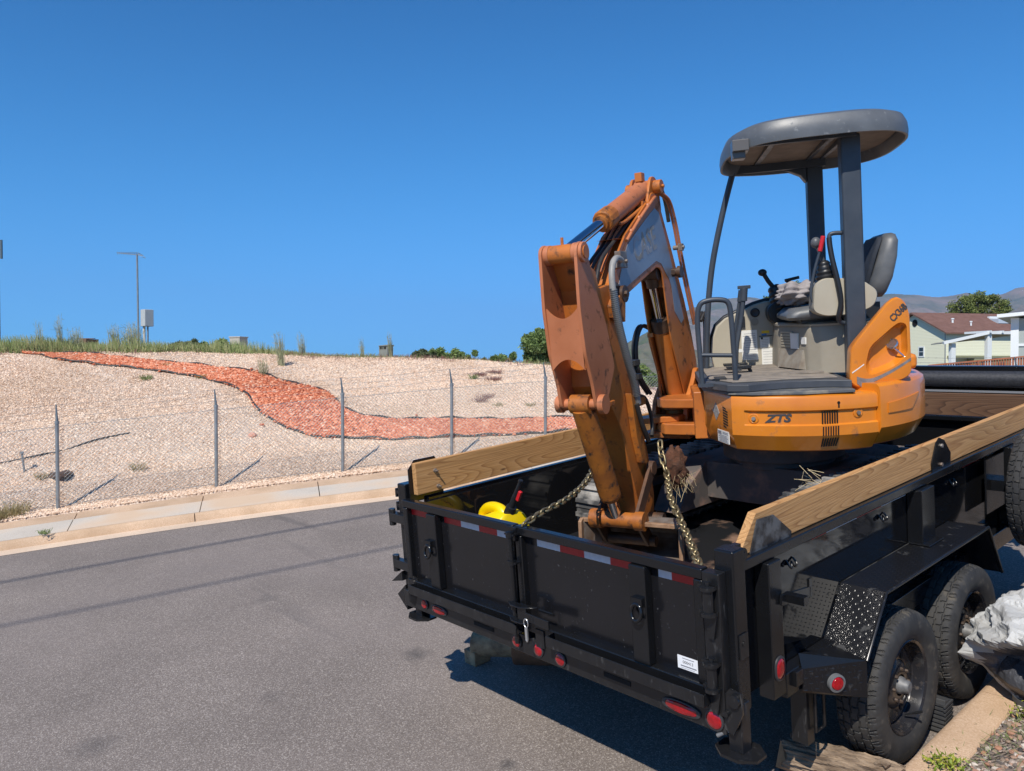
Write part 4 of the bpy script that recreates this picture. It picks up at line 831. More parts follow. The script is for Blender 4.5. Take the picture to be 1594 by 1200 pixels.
# travel levers
b = MB(); b.tube(smoothpath([(.285, -.02, 1.90), (.275, -.02, 2.05), (.235, -.02, 2.25), (.215, -.02, 2.38)], 5), .016, 10); b.cyl((.215, -.02, 2.365), (.208, -.02, 2.455), .024, .026, n=12); b.box(.165, .25, -.035, -.005, 2.448, 2.472); b.cyl((.28, -.02, 1.87), (.28, -.02, 1.93), .035, .022, n=14); EB(b, 'travel_lever', POSTM, bev=.003)
b = MB(); b.tube([(.28, -.14, 1.90), (.27, -.14, 2.15), (.225, -.14, 2.38)], .014, 8); b.cyl((.225, -.14, 2.36), (.21, -.14, 2.44), .022, .024, n=12); EB(b, 'travel_lever', POSTM, smooth=40)
# right console
con = [(.405, 1.87), (.425, 1.98), (.41, 2.10), (.375, 2.19), (.31, 2.245), (.21, 2.285), (.10, 2.33), (.02, 2.35), (-.06, 2.352), (-.10, 2.25), (-.10, 1.87)]
b = MB(); b.prism(con, -.56, -.42, lambda a, c, t: (a, t, c)); RC_ = EB(b, 'right_console', BEIGE, bev=.012)
b = MB(); b.tube([(a, -.49, c+.004) for a, c in con[1:9]], .018, 8); EB(b, 'console_trim', BLKPL, RC_, smooth=60)
b = MB(); b.lathe((.095, -.4195, 2.272), (0, 1, 0), [(.034, .0), (.034, .006), (.026, .009), (.01, .006)], 24); EB(b, 'gauge', BLKPL, RC_, smooth=30); b = MB(); b.cyl((.10, -.4195, 2.205), (.10, -.413, 2.205), .028, n=20); EB(b, 'gauge_cover', BEIGED, RC_, smooth=30)
def decal(b, a0, a1, z0, z1, l_=-.4192, d=.0): b.box(min(a0, a1), max(a0, a1), l_, l_+.0015+d, z0, z1)
b = MB(); decal(b, .088, .20, 1.985, 2.145); decal(b, .085, .20, 1.925, 1.984); decal(b, .20, .225, 1.985, 2.01); decal(b, .0, .068, 2.01, 2.085); decal(b, -.05, .060, 1.885, 2.005); pp = EB(b, 'paper_labels', PAPER, RC_)
b = MB()
for k in range(8): decal(b, .10, .19-.01*(k % 3), 2.0+k*.017, 2.0025+k*.017, d=.0008)
for k in range(4): decal(b, .10, .18, 1.935+k*.012, 1.937+k*.012, d=.0008)
for k in range(5): decal(b, .01, .058, 2.02+k*.012, 2.0215+k*.012, d=.0008)
for k in range(5): decal(b, -.03, .05, 1.90+k*.02, 1.9015+k*.02, d=.0008)
EB(b, 'label_print', INK, RC_)
b = MB(); decal(b, .0, .055, 2.115, 2.135); EB(b, 'warning_label', mat('yellow_label', (.80, .52, .02), .5), RC_); b = MB(); decal(b, .02, .055, 2.10, 2.114); EB(b, 'warning_label', mat('blue_label', (.03, .16, .42), .5), RC_)
b = MB(); decal(b, -.06, .075, 2.093, 2.098); b.cyl((.055, -.42, 2.08), (.055, -.41, 2.08), .008, n=10); b.box(.17, .215, -.4192, -.405, 2.17, 2.25); EB(b, 'console_fittings', BLKPL, RC_)
# seat base
b = MB(); sb = [(-.02, -.42), (-.02, -.17), (-.15, .22), (-.22, .30), (-.60, .42), (-.62, -.42)]
def sring(z, k): return [((x+.3)*k-.3, y*k, z) for x, y in roundpoly(sb, .014, 3)]
b.loft([sring(1.87, 1.03), sring(1.95, 1.02), sring(2.10, 1.0), sring(2.15, .98), sring(2.17, .95)]); SB = EB(b, 'seat_base', BEIGED, smooth=30)
fa = Vector((-.02, -.17, 0)); fb = Vector((-.15, .22, 0)); e2 = (fb-fa).normalized(); nf = Vector((e2.y, -e2.x, 0)); nf = nf if nf.x > 0 else -nf
def fq(b, u0, u1, z0, z1, d, d0=-.004):
    V = [tuple(fa+e2*u+Vector((0, 0, z))+nf*dd) for dd in (d, d0) for (u, z) in ((u0, z0), (u1, z0), (u1, z1), (u0, z1))]; b.add(V, [(0, 1, 2, 3), (7, 6, 5, 4), (0, 4, 5, 1), (1, 5, 6, 2), (2, 6, 7, 3), (3, 7, 4, 0)])
b = MB()
for k in range(6): fq(b, .06, .22, 2.03+k*.019, 2.040+k*.019, .006)
EB(b, 'seat_base_louvres', BEIGE, SB)
b = MB(); fq(b, .20, .30, 2.02, 2.125, .0085); fq(b, .345, .40, 2.055, 2.10, .0085); EB(b, 'paper_labels', PAPER, SB)
b = MB(); V = [tuple(fa+e2*u+Vector((0, 0, z))+nf*d) for (u, z, d) in ((.03, 2.015, .012), (.37, 2.015, .012), (.39, 1.895, .055), (.10, 1.895, .055), (.03, 2.015, .004), (.37, 2.015, .004), (.39, 1.885, .0), (.10, 1.885, .0))]; b.add(V, [(0, 1, 2, 3), (7, 6, 5, 4), (0, 4, 5, 1), (1, 5, 6, 2), (2, 6, 7, 3), (3, 7, 4, 0)]); EB(b, 'document_pocket', mat('scratched_pocket', (.30, .27, .22), .4, (.20, .16, .12), 14), SB)
b = MB(); b.loft([[(x*.99, y*.96, 2.171) for x, y, z in sring(0, 1.0)], [(x*.99, y*.98, 2.185) for x, y, z in sring(0, 1.0)], [(x, y*.9, 2.195) for x, y, z in sring(0, .96)]]); EB(b, 'seat_base_lid', BEIGED, SB, smooth=35)
# seat
def blob(rings_): b = MB(); b.loft(rings_); return b
def rr_(f0, f1, l0, l1, z, r=.05, dz=0): return [(x, y, z+dz*(x-f0)) for x, y in roundpoly([(f0, l0), (f1, l0), (f1, l1), (f0, l1)], r, 4)]
b = blob([rr_(-.50, -.05, -.20, .25, 2.215, .05), rr_(-.52, -.02, -.23, .28, 2.235, .07), rr_(-.52, -.02, -.23, .28, 2.295, .08, -.08), rr_(-.50, -.06, -.20, .25, 2.33, .08, -.08)]); ST = EB(b, 'seat_cushion', VINYL, smooth=60)
b = MB(); b.box(-.48, -.12, -.16, .2, 2.19, 2.24); b.box(-.62, -.45, -.10, .16, 2.17, 2.30); EB(b, 'seat_slider', BLKPL, ST)
def backring(z, w_, t_, f_): return [(x, y, z) for x, y in roundpoly([(f_-t_, .02-w_), (f_, .02-w_*.93), (f_, .02+w_*.93), (f_-t_, .02+w_)], .05, 4)]
b = blob([backring(2.33, .18, .08, -.55), backring(2.36, .22, .11, -.54), backring(2.45, .24, .13, -.555), backring(2.58, .24, .115, -.60), backring(2.68, .23, .095, -.63), backring(2.722, .20, .07, -.645), backring(2.734, .16, .04, -.66)]); BK = EB(b, 'seat_back', VINYL, smooth=60)
b = blob([[(x+.036, .02+(y-.02)*.90, z) for x, y, z in backring(zz, w_, .03, f_)] for zz, w_, f_ in ((2.37, .17, -.555), (2.48, .215, -.57), (2.60, .215, -.605), (2.69, .205, -.64), (2.715, .18, -.65))]); EB(b, 'seat_fabric', VINYLD, BK, smooth=60)
# left console pod with joystick
b = MB(); lp = roundpoly([(-.15, 2.27), (-.165, 2.43), (-.22, 2.475), (-.44, 2.455), (-.545, 2.37), (-.52, 2.28), (-.40, 2.235), (-.22, 2.235)], .05, 4); b.loft([[(x, .285, z) for x, z in [(a*.96-.012, (c-2.35)*.94+2.35) for a, c in lp]], [(a, .30, c) for a, c in lp], [(a, .425, c) for a, c in lp], [(a*.97-.009, .44, (c-2.35)*.95+2.35) for a, c in lp]])
LP = EB(b, 'left_console', BEIGE, smooth=50)
def boot(b, c, ax, r0, r1, h, n_=5):
    pr_ = []
    for k in range(n_): t = k/n_; r = r0+(r1-r0)*t; pr_ += [(r, h*t), (r*1.04, h*(t+.35/n_)), (r*.86, h*(t+.75/n_))]
    b.lathe(c, ax, pr_+[(r1*.8, h)], 22)
b = MB(); boot(b, (-.255, .36, 2.45), (.12, 0, 1), .068, .03, .135); JL = EB(b, 'joystick_boot', BLKPL, smooth=50)
b = MB(); b.tube(smoothpath([(-.24, .36, 2.57), (-.225, .36, 2.63), (-.205, .36, 2.68)], 4), .014, 10); b.ball((-.20, .36, 2.70), .032, .03, .036); EB(b, 'joystick_grip', VINYL, JL, smooth=60)
b = MB(); b.tube(smoothpath([(-.20, .41, 2.28), (-.15, .41, 2.36), (-.17, .41, 2.50), (-.215, .41, 2.65)], 5), .0095, 8); LV = EB(b, 'lockout_lever', POSTM, smooth=60)
b = MB(); b.cyl((-.212, .41, 2.64), (-.236, .41, 2.735), .014, .0145, n=12); EB(b, 'lever_grip', REDP, LV, bev=.004)
# right pod
b = MB(); rp_ = roundpoly([(.02, 2.22), (.025, 2.30), (-.03, 2.345), (-.30, 2.36), (-.34, 2.20), (-.16, 2.13), (-.08, 2.14)], .03, 3); b.prism(rp_, -.42, -.27, lambda a, c, t: (a, t, c)); RP = EB(b, 'right_control_pod', BLKPL, bev=.01)
b = MB(); boot(b, (-.10, -.34, 2.31), (.50, 0, 1), .098, .034, .165); JR = EB(b, 'joystick_boot', BLKPL, smooth=50)
b = MB(); b.tube(smoothpath([(-.03, -.34, 2.45), (.0, -.34, 2.49), (.03, -.34, 2.545)], 4), .016, 10); b.ball((.04, -.34, 2.558), .032, .026, .026); EB(b, 'joystick_grip', BLKPL, JR, smooth=60)
b = MB(); b.tube([(-.17, -.36, 2.34), (-.155, -.36, 2.45), (-.13, -.36, 2.49)], .014, 8); b.bar((-.115, -.36, 2.488), (-.215, -.36, 2.505), .03, .022); EB(b, 'blade_lever', BLKPL, bev=.004)
# rear left cover with tank cap
hp = roundpoly([(-.300, 1.825), (-.316, 2.035), (-.345, 2.075), (-.555, 2.315), (-.60, 2.335), (-.645, 2.30), (-.668, 2.235), (-.672, 1.865), (-.62, 1.83), (-.37, 1.795)], .03, 4)
rec = roundpoly([(-.43, 2.045), (-.60, 2.175), (-.645, 2.165), (-.648, 1.98), (-.56, 1.915), (-.42, 1.87), (-.40, 1.93)], .04, 6)
HQ = lambda a: .668+.17*(a+.30)      # curves inwards towards the tail
def resamp(p, n_):
    P_ = np.array(p+[p[0]]); t = np.r_[0, np.cumsum(np.linalg.norm(np.diff(P_, axis=0), axis=1))]; q = np.arange(n_)/n_*t[-1]; return [(np.interp(x, t, P_[:, 0]), np.interp(x, t, P_[:, 1])) for x in q]
def align(p, c, n_=72):
    out = []
    for i in range(n_):
        a = 2*math.pi*i/n_; d = Vector((math.cos(a), math.sin(a))); best = None
        for k in range(len(p)):
            p0 = Vector(p[k])-Vector(c); p1 = Vector(p[(k+1) % len(p)])-Vector(c); e = p1-p0; den = d.x*e.y-d.y*e.x
            if abs(den) < 1e-9: continue
            t = (p0.x*e.y-p0.y*e.x)/den; u = (p0.x*d.y-p0.y*d.x)/den
            if t > 0 and -1e-6 <= u <= 1+1e-6 and (best is None or t > best): best = t
        out.append((c[0]+d.x*(best or .01), c[1]+d.y*(best or .01)))
    return out
hc_ = (-.545, 2.03); h1 = align(hp, hc_); r1 = align(rec, hc_)
sc_ = lambda p, k: [((a-hc_[0])*k+hc_[0], (c-hc_[1])*k+hc_[1]) for a, c in p]
mixp = lambda p, q, t: [(a[0]*(1-t)+b_[0]*t, a[1]*(1-t)+b_[1]*t) for a, b_ in zip(p, q)]
b = MB(); L3 = lambda p, off: [(a, HQ(a)+off, c) for a, c in p]
b.loft([[(a, .53, c) for a, c in sc_(h1, .95)], L3(h1, -.03), L3(sc_(h1, .99), -.008), L3(sc_(h1, .965), 0), L3(mixp(h1, r1, .5), .004), L3(mixp(h1, r1, .96), .003), L3(r1, -.006), L3(sc_(r1, .93), -.03), L3(sc_(r1, .80), -.052), L3(sc_(r1, .45), -.060), L3(sc_(r1, .05), -.06)])
HD = EB(b, 'rear_cover', ORANGE, smooth=32)
b = MB(); pc = Vector((-.575, .575, 2.045)); ax = Vector((.55, .62, .55)).normalized(); b.cyl(pc-ax*.06, pc, .012, n=8); b.lathe(pc-ax*.01, ax, [(.022, -.03), (.034, 0), (.036, .018), (.030, .024), (.026, .020), (.008, .02)], 24)
b.tube(smoothpath([(-.57, .59, 2.03), (-.61, .60, 1.99), (-.645, .60, 1.95), (-.63, .60, 1.935)], 5), .006, 6); EB(b, 'fuel_cap', mat('shiny_cap_metal', (.55, .55, .56), .2, metal=.9), HD, smooth=40)
def swoosh(pts_up, pts_lo, m_, off=.0045):
    b = MB(); n_ = len(pts_up); V = [(a, HQ(a)+off, c) for a, c in pts_up]+[(a, HQ(a)+off, c) for a, c in pts_lo]+[(a, HQ(a)+off-.004, c) for a, c in pts_up]+[(a, HQ(a)+off-.004, c) for a, c in pts_lo]
    F = [(i, i+1, n_+i+1, n_+i) for i in range(n_-1)]+[(2*n_+i, 3*n_+i, 3*n_+i+1, 2*n_+i+1) for i in range(n_-1)]+[(i, 2*n_+i, 2*n_+i+1, i+1) for i in range(n_-1)]+[(n_+i, n_+i+1, 3*n_+i+1, 3*n_+i) for i in range(n_-1)]
    b.add(V, F); return EB(b, 'cover_decal', m_, HD)
fs = np.linspace(0, 1, 14); up_ = [(-.345-.32*t, 1.872-.035*math.sin(min(1, t*3)*1.57)+.125*t**1.6) for t in fs]; lo_ = [(-.345-.32*t, 1.845-.035*math.sin(min(1, t*3)*1.57)+.135*t**1.5-.03*math.exp(-((t-.1)/.12)**2)) for t in fs]
swoosh(up_, lo_, DECALG); swoosh([(-.318, 1.898), (-.39, 1.945)], [(-.318, 1.891), (-.39, 1.938)], PAPER)
Mx = frame3((-.600, HQ(-.600)+.0058, 2.235), (-.72, -.1224, .68), (.68, .1156, .72)); text_obj('model_letters', 'CX36B', .056, INKD, HD, Mx, .0008, bold=.0014, sx=.72)
# ---------------------------------------------------------------- undercarriage (street frame)
def UB(b, nm, m_, par=EX, **k): return b.build(nm, m_, par, MT if par is EX else None, **k)
for s, x0, x1 in ((1, .555, .855), (-1, -.90, -.60)):
    y0, y1, zb_, zt_, r = 1.25, 3.35, .815, 1.245, .205
    yc0, yc1, zc = y0+r, y1-r, zb_+r+.005; path = [(yc0+(yc1-yc0)*t, zt_-.0) for t in np.linspace(0, 1, 26)]
    path += [(yc1+r*math.sin(q), zc+r*math.cos(q)) for q in np.linspace(.1, math.pi-.1, 10)]+[(yc1+(yc0-yc1)*t, zb_+.012) for t in np.linspace(0, 1, 26)]+[(yc0-r*math.sin(q), zc-r*math.cos(q)) for q in np.linspace(.1, math.pi-.1, 10)]
    P_ = np.array(path+[path[0]]); t = np.r_[0, np.cumsum(np.linalg.norm(np.diff(P_, axis=0), axis=1))]; nL = 52; b = MB(); bb = MB(); inner = []
    for k in range(nL):
        q = k/nL*t[-1]; p = Vector((0, np.interp(q, t, P_[:, 0]), np.interp(q, t, P_[:, 1]))); q2 = (q+.01) % t[-1]; p2 = Vector((0, np.interp(q2, t, P_[:, 0]), np.interp(q2, t, P_[:, 1]))); d = (p2-p).normalized(); nn = Vector((0, -d.z, d.y)); 
        if nn.dot(p-Vector((0, (y0+y1)/2, zc))) < 0: nn = -nn
        c = Vector(((x0+x1)/2, 0, 0))+p; Mx = Matrix(((1, 0, 0, c.x), (0, d.y, nn.y, c.y), (0, d.z, nn.z, c.z), (0, 0, 0, 1)))
        hw = (x1-x0)/2; b.box(-hw, hw, -.050, .045, -.012, .010, Mx); b.box(-hw*.96, hw*.96, -.018, .014, .010, .032, Mx)
    TK = UB(b, 'track', mat('dusty_track_rubber', (.055, .055, .055), .7, dirt=(.38, .36, .33), dirt_amt=.75, dscale=5), bev=.003, seg=1)
    b = MB(); xm = (x0+x1)/2; b.box(xm-.09, xm+.09, y0+.3, y1-.3, .93, 1.10)
    for yy in (yc0, yc1): b.cyl((xm-.07, yy, zc), (xm+.07, yy, zc), .175, n=28)
    for yy in np.linspace(yc0+.3, yc1-.3, 4): b.cyl((xm-.08, yy, .90), (xm+.08, yy, .90), .065, n=18)
    b.cyl((xm-.05, (y0+y1)/2, 1.16), (xm+.05, (y0+y1)/2, 1.16), .05, n=14); UB(b, 'track_frame', GREASE, TK, smooth=35)
CAR = mat('dusty_carbody_steel', (.10, .088, .082), .6, dirt=(.26, .16, .12), dirt_amt=.5, dscale=6)
b = MB(); b.cyl((.03, 2.37, 1.24), (.03, 2.37, 1.50), .34, n=40); b.cyl((.03, 2.37, 1.30), (.03, 2.37, 1.40), .40, n=40); b.box(-.40, .46, 2.05, 2.68, 1.0, 1.26)
yz = lambda a, c, t: (t, a, c)
for x0, x1 in ((-.60, -.38), (.40, .56)): b.prism([(1.7, .95), (1.8, 1.10), (2.05, 1.26), (2.7, 1.26), (2.95, 1.10), (3.0, .95)], x0, x1, yz)
UB(b, 'carbody', CAR, bev=.006)
b = MB(); # dozer blade at the far end with its arms
for x0 in (-.35, .31): b.bar((x0, 2.7, 1.02), (x0, 3.5, .98), .09, .12)
b.prism([(3.50, .82), (3.56, .82), (3.50, .95), (3.50, 1.05), (3.57, 1.17), (3.52, 1.18), (3.44, 1.05), (3.44, .94)], -.85, .85, yz); UB(b, 'dozer_blade', CAR, bev=.005)
# ---------------------------------------------------------------- boom assembly (arm frame)
AY = lambda a, c, t: (a, t, c)
def AB(b, nm, m_, par=EX, **k): return b.build(nm, m_, par, MA if par is EX else None, **k)
# swing bracket
b = MB(); b.cyl((-.14, 0, 1.44), (-.14, 0, 1.70), .085, n=24); b.cyl((-.14, 0, 1.43), (-.14, 0, 1.47), .12, n=24); b.cyl((-.14, 0, 1.62), (-.14, 0, 1.68), .12, n=24)
for w0, w1 in ((-.135, -.10), (.10, .135)): b.prism(roundpoly([(-.38, 1.62), (-.36, 1.86), (-.25, 1.92), (-.17, 1.82), (.0, 1.68), (.03, 1.48), (-.06, 1.43), (-.30, 1.45)], .05, 4), w0, w1, AY)
b.box(-.30, .02, -.10, .10, 1.44, 1.52); b.prism([(-.05, -.13), (.0, -.15), (.0, .14), (-.25, .14), (-.32, -.12)], 1.42, 1.455, lambda a, c, t: (a, c, t)); SW = AB(b, 'swing_bracket', ORANGEF, bev=.008)
b = MB()   # wide swing foot reaching to the far side
b.prism([(.02, -.12), (.30, -.30), (.34, -.26), (.10, .10), (-.02, .12)], 1.56, 1.60, lambda a, c, t: (a, c, t)); b.prism([(.0, -.12), (.26, -.28), (.30, -.24), (.08, .10), (-.02, .12)], 1.45, 1.49, lambda a, c, t: (a, c, t)); b.cyl((.28, -.25, 1.44), (.28, -.25, 1.60), .028, n=12); AB(b, 'swing_foot', ORANGEF, SW, bev=.006)
# body side of the swing post
b = MB(); b.prism([(.50, -.22), (.70, -.16), (.80, -.12), (.84, -.04), (.84, .04), (.80, .12), (.70, .17), (.50, .24)], 1.48, 1.56, lambda a, c, t: (a, c, t)); b.prism([(.50, -.22), (.70, -.15), (.80, -.11), (.84, -.04), (.84, .04), (.80, .11), (.70, .16), (.50, .24)], 1.665, 1.73, lambda a, c, t: (a, c, t)); b.box(.46, .60, -.30, .30, 1.47, 1.79); EB(b, 'swing_post_mount', ORANGEF, bev=.01)
# boom
bo = [(-.30, 1.60), (-.41, 1.70), (-.40, 1.95), (-.30, 2.20), (-.20, 2.41), (.03, 2.80), (.17, 3.02), (.27, 3.13), (.34, 3.12), (.42, 3.02), (.60, 2.92), (.79, 2.80), (.98, 2.62), (1.085, 2.50), (1.075, 2.425), (1.0, 2.40), (.87, 2.45), (.55, 2.555), (.30, 2.635), (.235, 2.62), (.205, 2.56), (.165, 2.35), (.115, 2.15), (.0, 1.93), (-.13, 1.68), (-.20, 1.60)]
core = [(-.30, 1.60), (-.41, 1.70), (-.40, 1.95), (-.30, 2.20), (-.20, 2.41), (.03, 2.80), (.17, 3.02), (.27, 3.13), (.34, 3.12), (.42, 3.02), (.60, 2.92), (.79, 2.80), (.98, 2.62), (1.085, 2.50), (1.075, 2.425), (1.0, 2.40), (.87, 2.45), (.55, 2.555), (.30, 2.66), (.13, 2.74), (.04, 2.62), (-.03, 2.40), (-.09, 2.15), (-.17, 1.93), (-.23, 1.70), (-.24, 1.60)]
b = MB(); b.prism(roundpoly(core, .03, 3), -.070, .070, AY); b.prism(roundpoly(bo, .03, 3), -.082, -.0701, AY); b.prism(roundpoly(bo, .03, 3), .0701, .082, AY); BM = AB(b, 'boom', ORANGEF, bev=.006)
b = MB(); dec = [(.885, 2.655), (.79, 2.765), (.60, 2.87), (.40, 2.975), (.299, 3.022), (.225, 3.0), (.16, 2.90), (.09, 2.78), (.0, 2.60), (-.09, 2.42), (-.16, 2.27), (-.10, 2.24), (.02, 2.33), (.056, 2.50), (.10, 2.56), (.16, 2.60), (.23, 2.66), (.32, 2.675), (.56, 2.60), (.87, 2.50), (.97, 2.50)]
b.prism(dec, .0825, .0845, AY); SD = AB(b, 'boom_side_plate', SILVER, BM)
LFD = mat('faded_brown_letters', (.30, .27, .22), .6, (.33, .35, .38), 6, thr=(.42, .56)); Mx = frame3((.50, .0852, 2.775), (-1, 0, .27), (0.25, 0, 1)); text_obj('faded_letters', 'CASE', .22, LFD, BM, Mx, .0004, bold=.004, shear=.0, sx=.80)
b = MB(); b.box(.60, .90, -.070, .070, 2.80, 2.80+.001); 
for (a0, c0, a1, c1) in ((.42, 3.025, .80, 2.80), (.80, 2.80, 1.02, 2.60)): 
    for w_ in (-.075, .075): b.bar((a0, w_, c0+.012), (a1, w_, c1+.012), .014, .03)
AB(b, 'boom_top_edge', ORANGEF, BM, bev=.003)
b = MB()   # clevis for the arm cylinder at the boom top
for w_ in (-.075, .055): b.prism(roundpoly([(.14, 3.00), (.17, 3.16), (.22, 3.235), (.30, 3.235), (.35, 3.15), (.40, 3.03)], .04, 4), w_, w_+.02, AY)
b.cyl((.255, -.125, 3.165), (.255, .115, 3.165), .032, n=20); b.cyl((.255, .076, 3.165), (.255, .128, 3.165), .045, n=24); b.cyl((.255, -.12, 3.165), (.255, -.076, 3.165), .04, n=24); b.cyl((.255, .128, 3.165), (.255, .145, 3.165), .013, n=6); b.box(.30, .36, -.02, .03, 3.20, 3.26); AB(b, 'boom_clevis', ORANGEF, BM, bev=.004)
b = MB(); b.cyl((.02, -.13, 2.60), (.02, .14, 2.60), .03, n=16); b.cyl((.02, .125, 2.60), (.02, .15, 2.60), .042, n=18); b.box(-.03, .05, .085, .11, 2.585, 2.615); b.cyl((1.03, -.14, 2.465), (1.03, .155, 2.465), .05, n=24); b.cyl((1.03, .15, 2.465), (1.03, .172, 2.465), .02, n=6); b.cyl((-.29, -.15, 1.72), (-.29, .16, 1.72), .04, n=20); split(AB(b, 'pivot_pins', GREASE, BM, smooth=40))
b = MB(); b.cyl((-.02, .085, 2.77), (-.02, .14, 2.77), .017, n=10); b.box(-.04, .0, .125, .155, 2.745, 2.795); b.cyl((-.02, .15, 2.77), (-.02, .165, 2.77), .014, n=6); AB(b, 'hose_clamp', STEEL, BM, bev=.003)
# pipes and hoses on the boom
b = MB()
for dw in (.095, .115):
    b.tube(smoothpath([(.18, dw-.02, 3.13), (.08, dw, 3.08), (-.02, dw, 2.93), (-.09, dw, 2.75), (-.20, dw, 2.5), (-.34, dw, 2.22)], 5), .0095, 8)
for dw in (-.05, -.015, .02): b.tube(smoothpath([(.40, dw, 3.07), (.60, dw, 2.96), (.80, dw, 2.84), (.98, dw, 2.68), (1.06, dw, 2.60)], 5), .010, 8)
b.tube(smoothpath([(.20, .06, 3.10), (.30, .088, 3.09), (.45, .09, 3.01), (.62, .088, 2.91), (.80, .085, 2.79)], 5), .011, 8)
for p in ((.42, .085, 3.03), (.58, .085, 2.94), (.72, .085, 2.85)): b.ball(p, .017, n=8, m=6)
split(AB(b, 'hydraulic_pipes', ORANGEP, BM, smooth=60))
b = MB()
for dw, k in ((-.04, .0), (.0, .03), (.04, .06)): b.tube(smoothpath([(.62, dw, 2.93), (.85, dw, 2.79+k*.3), (1.08, dw, 2.66+k*.3), (1.20, dw*1.3, 2.55), (1.26, dw, 2.40), (1.25, dw, 2.25)], 5), .012, 8)
for dw in (.125, .15): b.tube(smoothpath([(-.34, dw, 2.24), (-.42, dw+.01, 2.30), (-.50, dw, 2.22), (-.47, dw, 2.02), (-.45, dw, 1.85), (-.55, dw, 1.72), (-.62, dw, 1.6)], 6), .0125, 8)
for dw in (-.12, -.145): b.tube(smoothpath([(-.05, dw*.8, 2.20), (.08, dw-.02, 2.24), (.16, dw-.04, 2.10), (.13, dw-.04, 1.90), (.04, dw, 1.75)], 6), .0125, 8)
b.tube(smoothpath([(.15, .03, 3.12), (.07, .04, 3.20), (-.03, .04, 3.10), (-.08, .04, 2.96)], 5), .014, 8)
split(AB(b, 'hydraulic_hoses', DHOSE, BM, smooth=60))
# spring-wrapped hose
def spring(b, path, r, rw, pitch):
    P_ = [Vector(p) for p in path]; t = [0]
    for i in range(1, len(P_)): t.append(t[-1]+(P_[i]-P_[i-1]).length)
    turns = t[-1]/pitch; N = int(turns*10); pts = []; up = Vector((0, 1, 0))
    for k in range(N):
        q = k/(N-1)*t[-1]; p = Vector([np.interp(q, t, [v[i] for v in P_]) for i in range(3)]); q2 = min(q+.01, t[-1]); q1 = q2-.01; d = (Vector([np.interp(q2, t, [v[i] for v in P_]) for i in range(3)])-Vector([np.interp(q1, t, [v[i] for v in P_]) for i in range(3)])).normalized()
        a = d.cross(up).normalized(); c = d.cross(a); th = q/pitch*2*math.pi; pts.append(p+(a*math.cos(th)+c*math.sin(th))*r)
    b.tube(pts, rw, 5)
hp1 = smoothpath([(.985, .12, 2.665), (1.06, .125, 2.675), (1.13, .13, 2.64), (1.165, .135, 2.56), (1.165, .14, 2.46), (1.135, .145, 2.30), (1.06, .15, 2.10), (.965, .15, 1.93), (.90, .14, 1.80)], 6)
b = MB(); b.tube(hp1, .019, 10); CD = AB(b, 'conduit_hose', GHOSE, BM, smooth=60)
b = MB(); spring(b, hp1[22:46], .022, .0035, .011); AB(b, 'spring_guard', mat('spring_steel', (.33, .34, .34), .35, metal=.7), BM, smooth=60)
b = MB(); b.box(.90, 1.0, .085, .125, 2.62, 2.72); b.cyl((.93, .12, 2.66), (.93, .14, 2.66), .012, n=6); AB(b, 'conduit_bracket', STEEL, BM, bev=.004)
b = MB(); b.box(.955, 1.03, .14, .19, 2.04, 2.07); b.box(.93, .99, .14, .19, 1.955, 1.985); b.cyl((.98, .16, 2.02), (.98, .19, 2.02), .012, n=8); split(AB(b, 'hose_fittings', DHOSE, CD))
# arm cylinder (boom top to arm top)
A1 = Vector((.262, 0, 3.165)); A2 = Vector((1.492, 0, 2.70)); dd = (A2-A1).normalized()
b = MB(); b.cyl(A1+dd*.03, A1+dd*.70, .062, n=32); b.cyl(A1+dd*.70, A1+dd*.735, .060, .052, n=32); b.cyl(A1+dd*.0, A1+dd*.05, .045, n=20); b.cyl(A1+Vector((0, -.052, 0)), A1+Vector((0, .052, 0)), .05, n=24); AC = AB(b, 'arm_cylinder', ORANGEP, smooth=40)
b = MB(); b.lathe(A1+dd*.62, dd, [(.0635, 0), (.069, .005), (.070, .10), (.066, .115), (.060, .12)], 14); b.cyl(A1+dd*.73, A1+dd*.77, .046, n=20); split(AB(b, 'cylinder_gland', ORANGED, AC, smooth=20))
b = MB(); b.cyl(A1+dd*.74, A2-dd*.03, .0325, n=28); AB(b, 'cylinder_rod', CHROME, AC, smooth=40)
b = MB(); off = Vector((0, .045, -.055)); b.tube(smoothpath([A1+dd*.04+off*.9, A1+dd*.10+off*1.25, A1+dd*.50+off*1.3, A1+dd*.60+off*1.0], 5), .011, 8); off = Vector((0, -.045, -.05)); b.tube([A1+dd*.06+off*1.2, A1+dd*.5+off*1.2], .011, 8)
b.box(.40, .46, .03, .07, 3.02, 3.06); AB(b, 'cylinder_pipes', ORANGEF, AC, smooth=50)
# dipper arm
RBAR = roundpoly([(1.56, 2.73), (1.56, 2.40), (1.525, 2.15), (1.46, 1.98), (1.43, 1.84), (1.36, 1.815), (1.30, 1.84), (1.16, 2.05), (1.24, 2.30), (1.36, 2.52), (1.44, 2.73), (1.50, 2.765)], .03, 4)
b = MB()
for w0, w1 in ((-.118, -.098), (.098, .118)): b.prism(RBAR, w0, w1, AY)
b.cyl((1.492, -.125, 2.70), (1.492, -.07, 2.70), .055, n=28); b.cyl((1.492, .07, 2.70), (1.492, .135, 2.70), .055, n=28)
DP = AB(b, 'dipper_arm', ORANGEP, bev=.004)
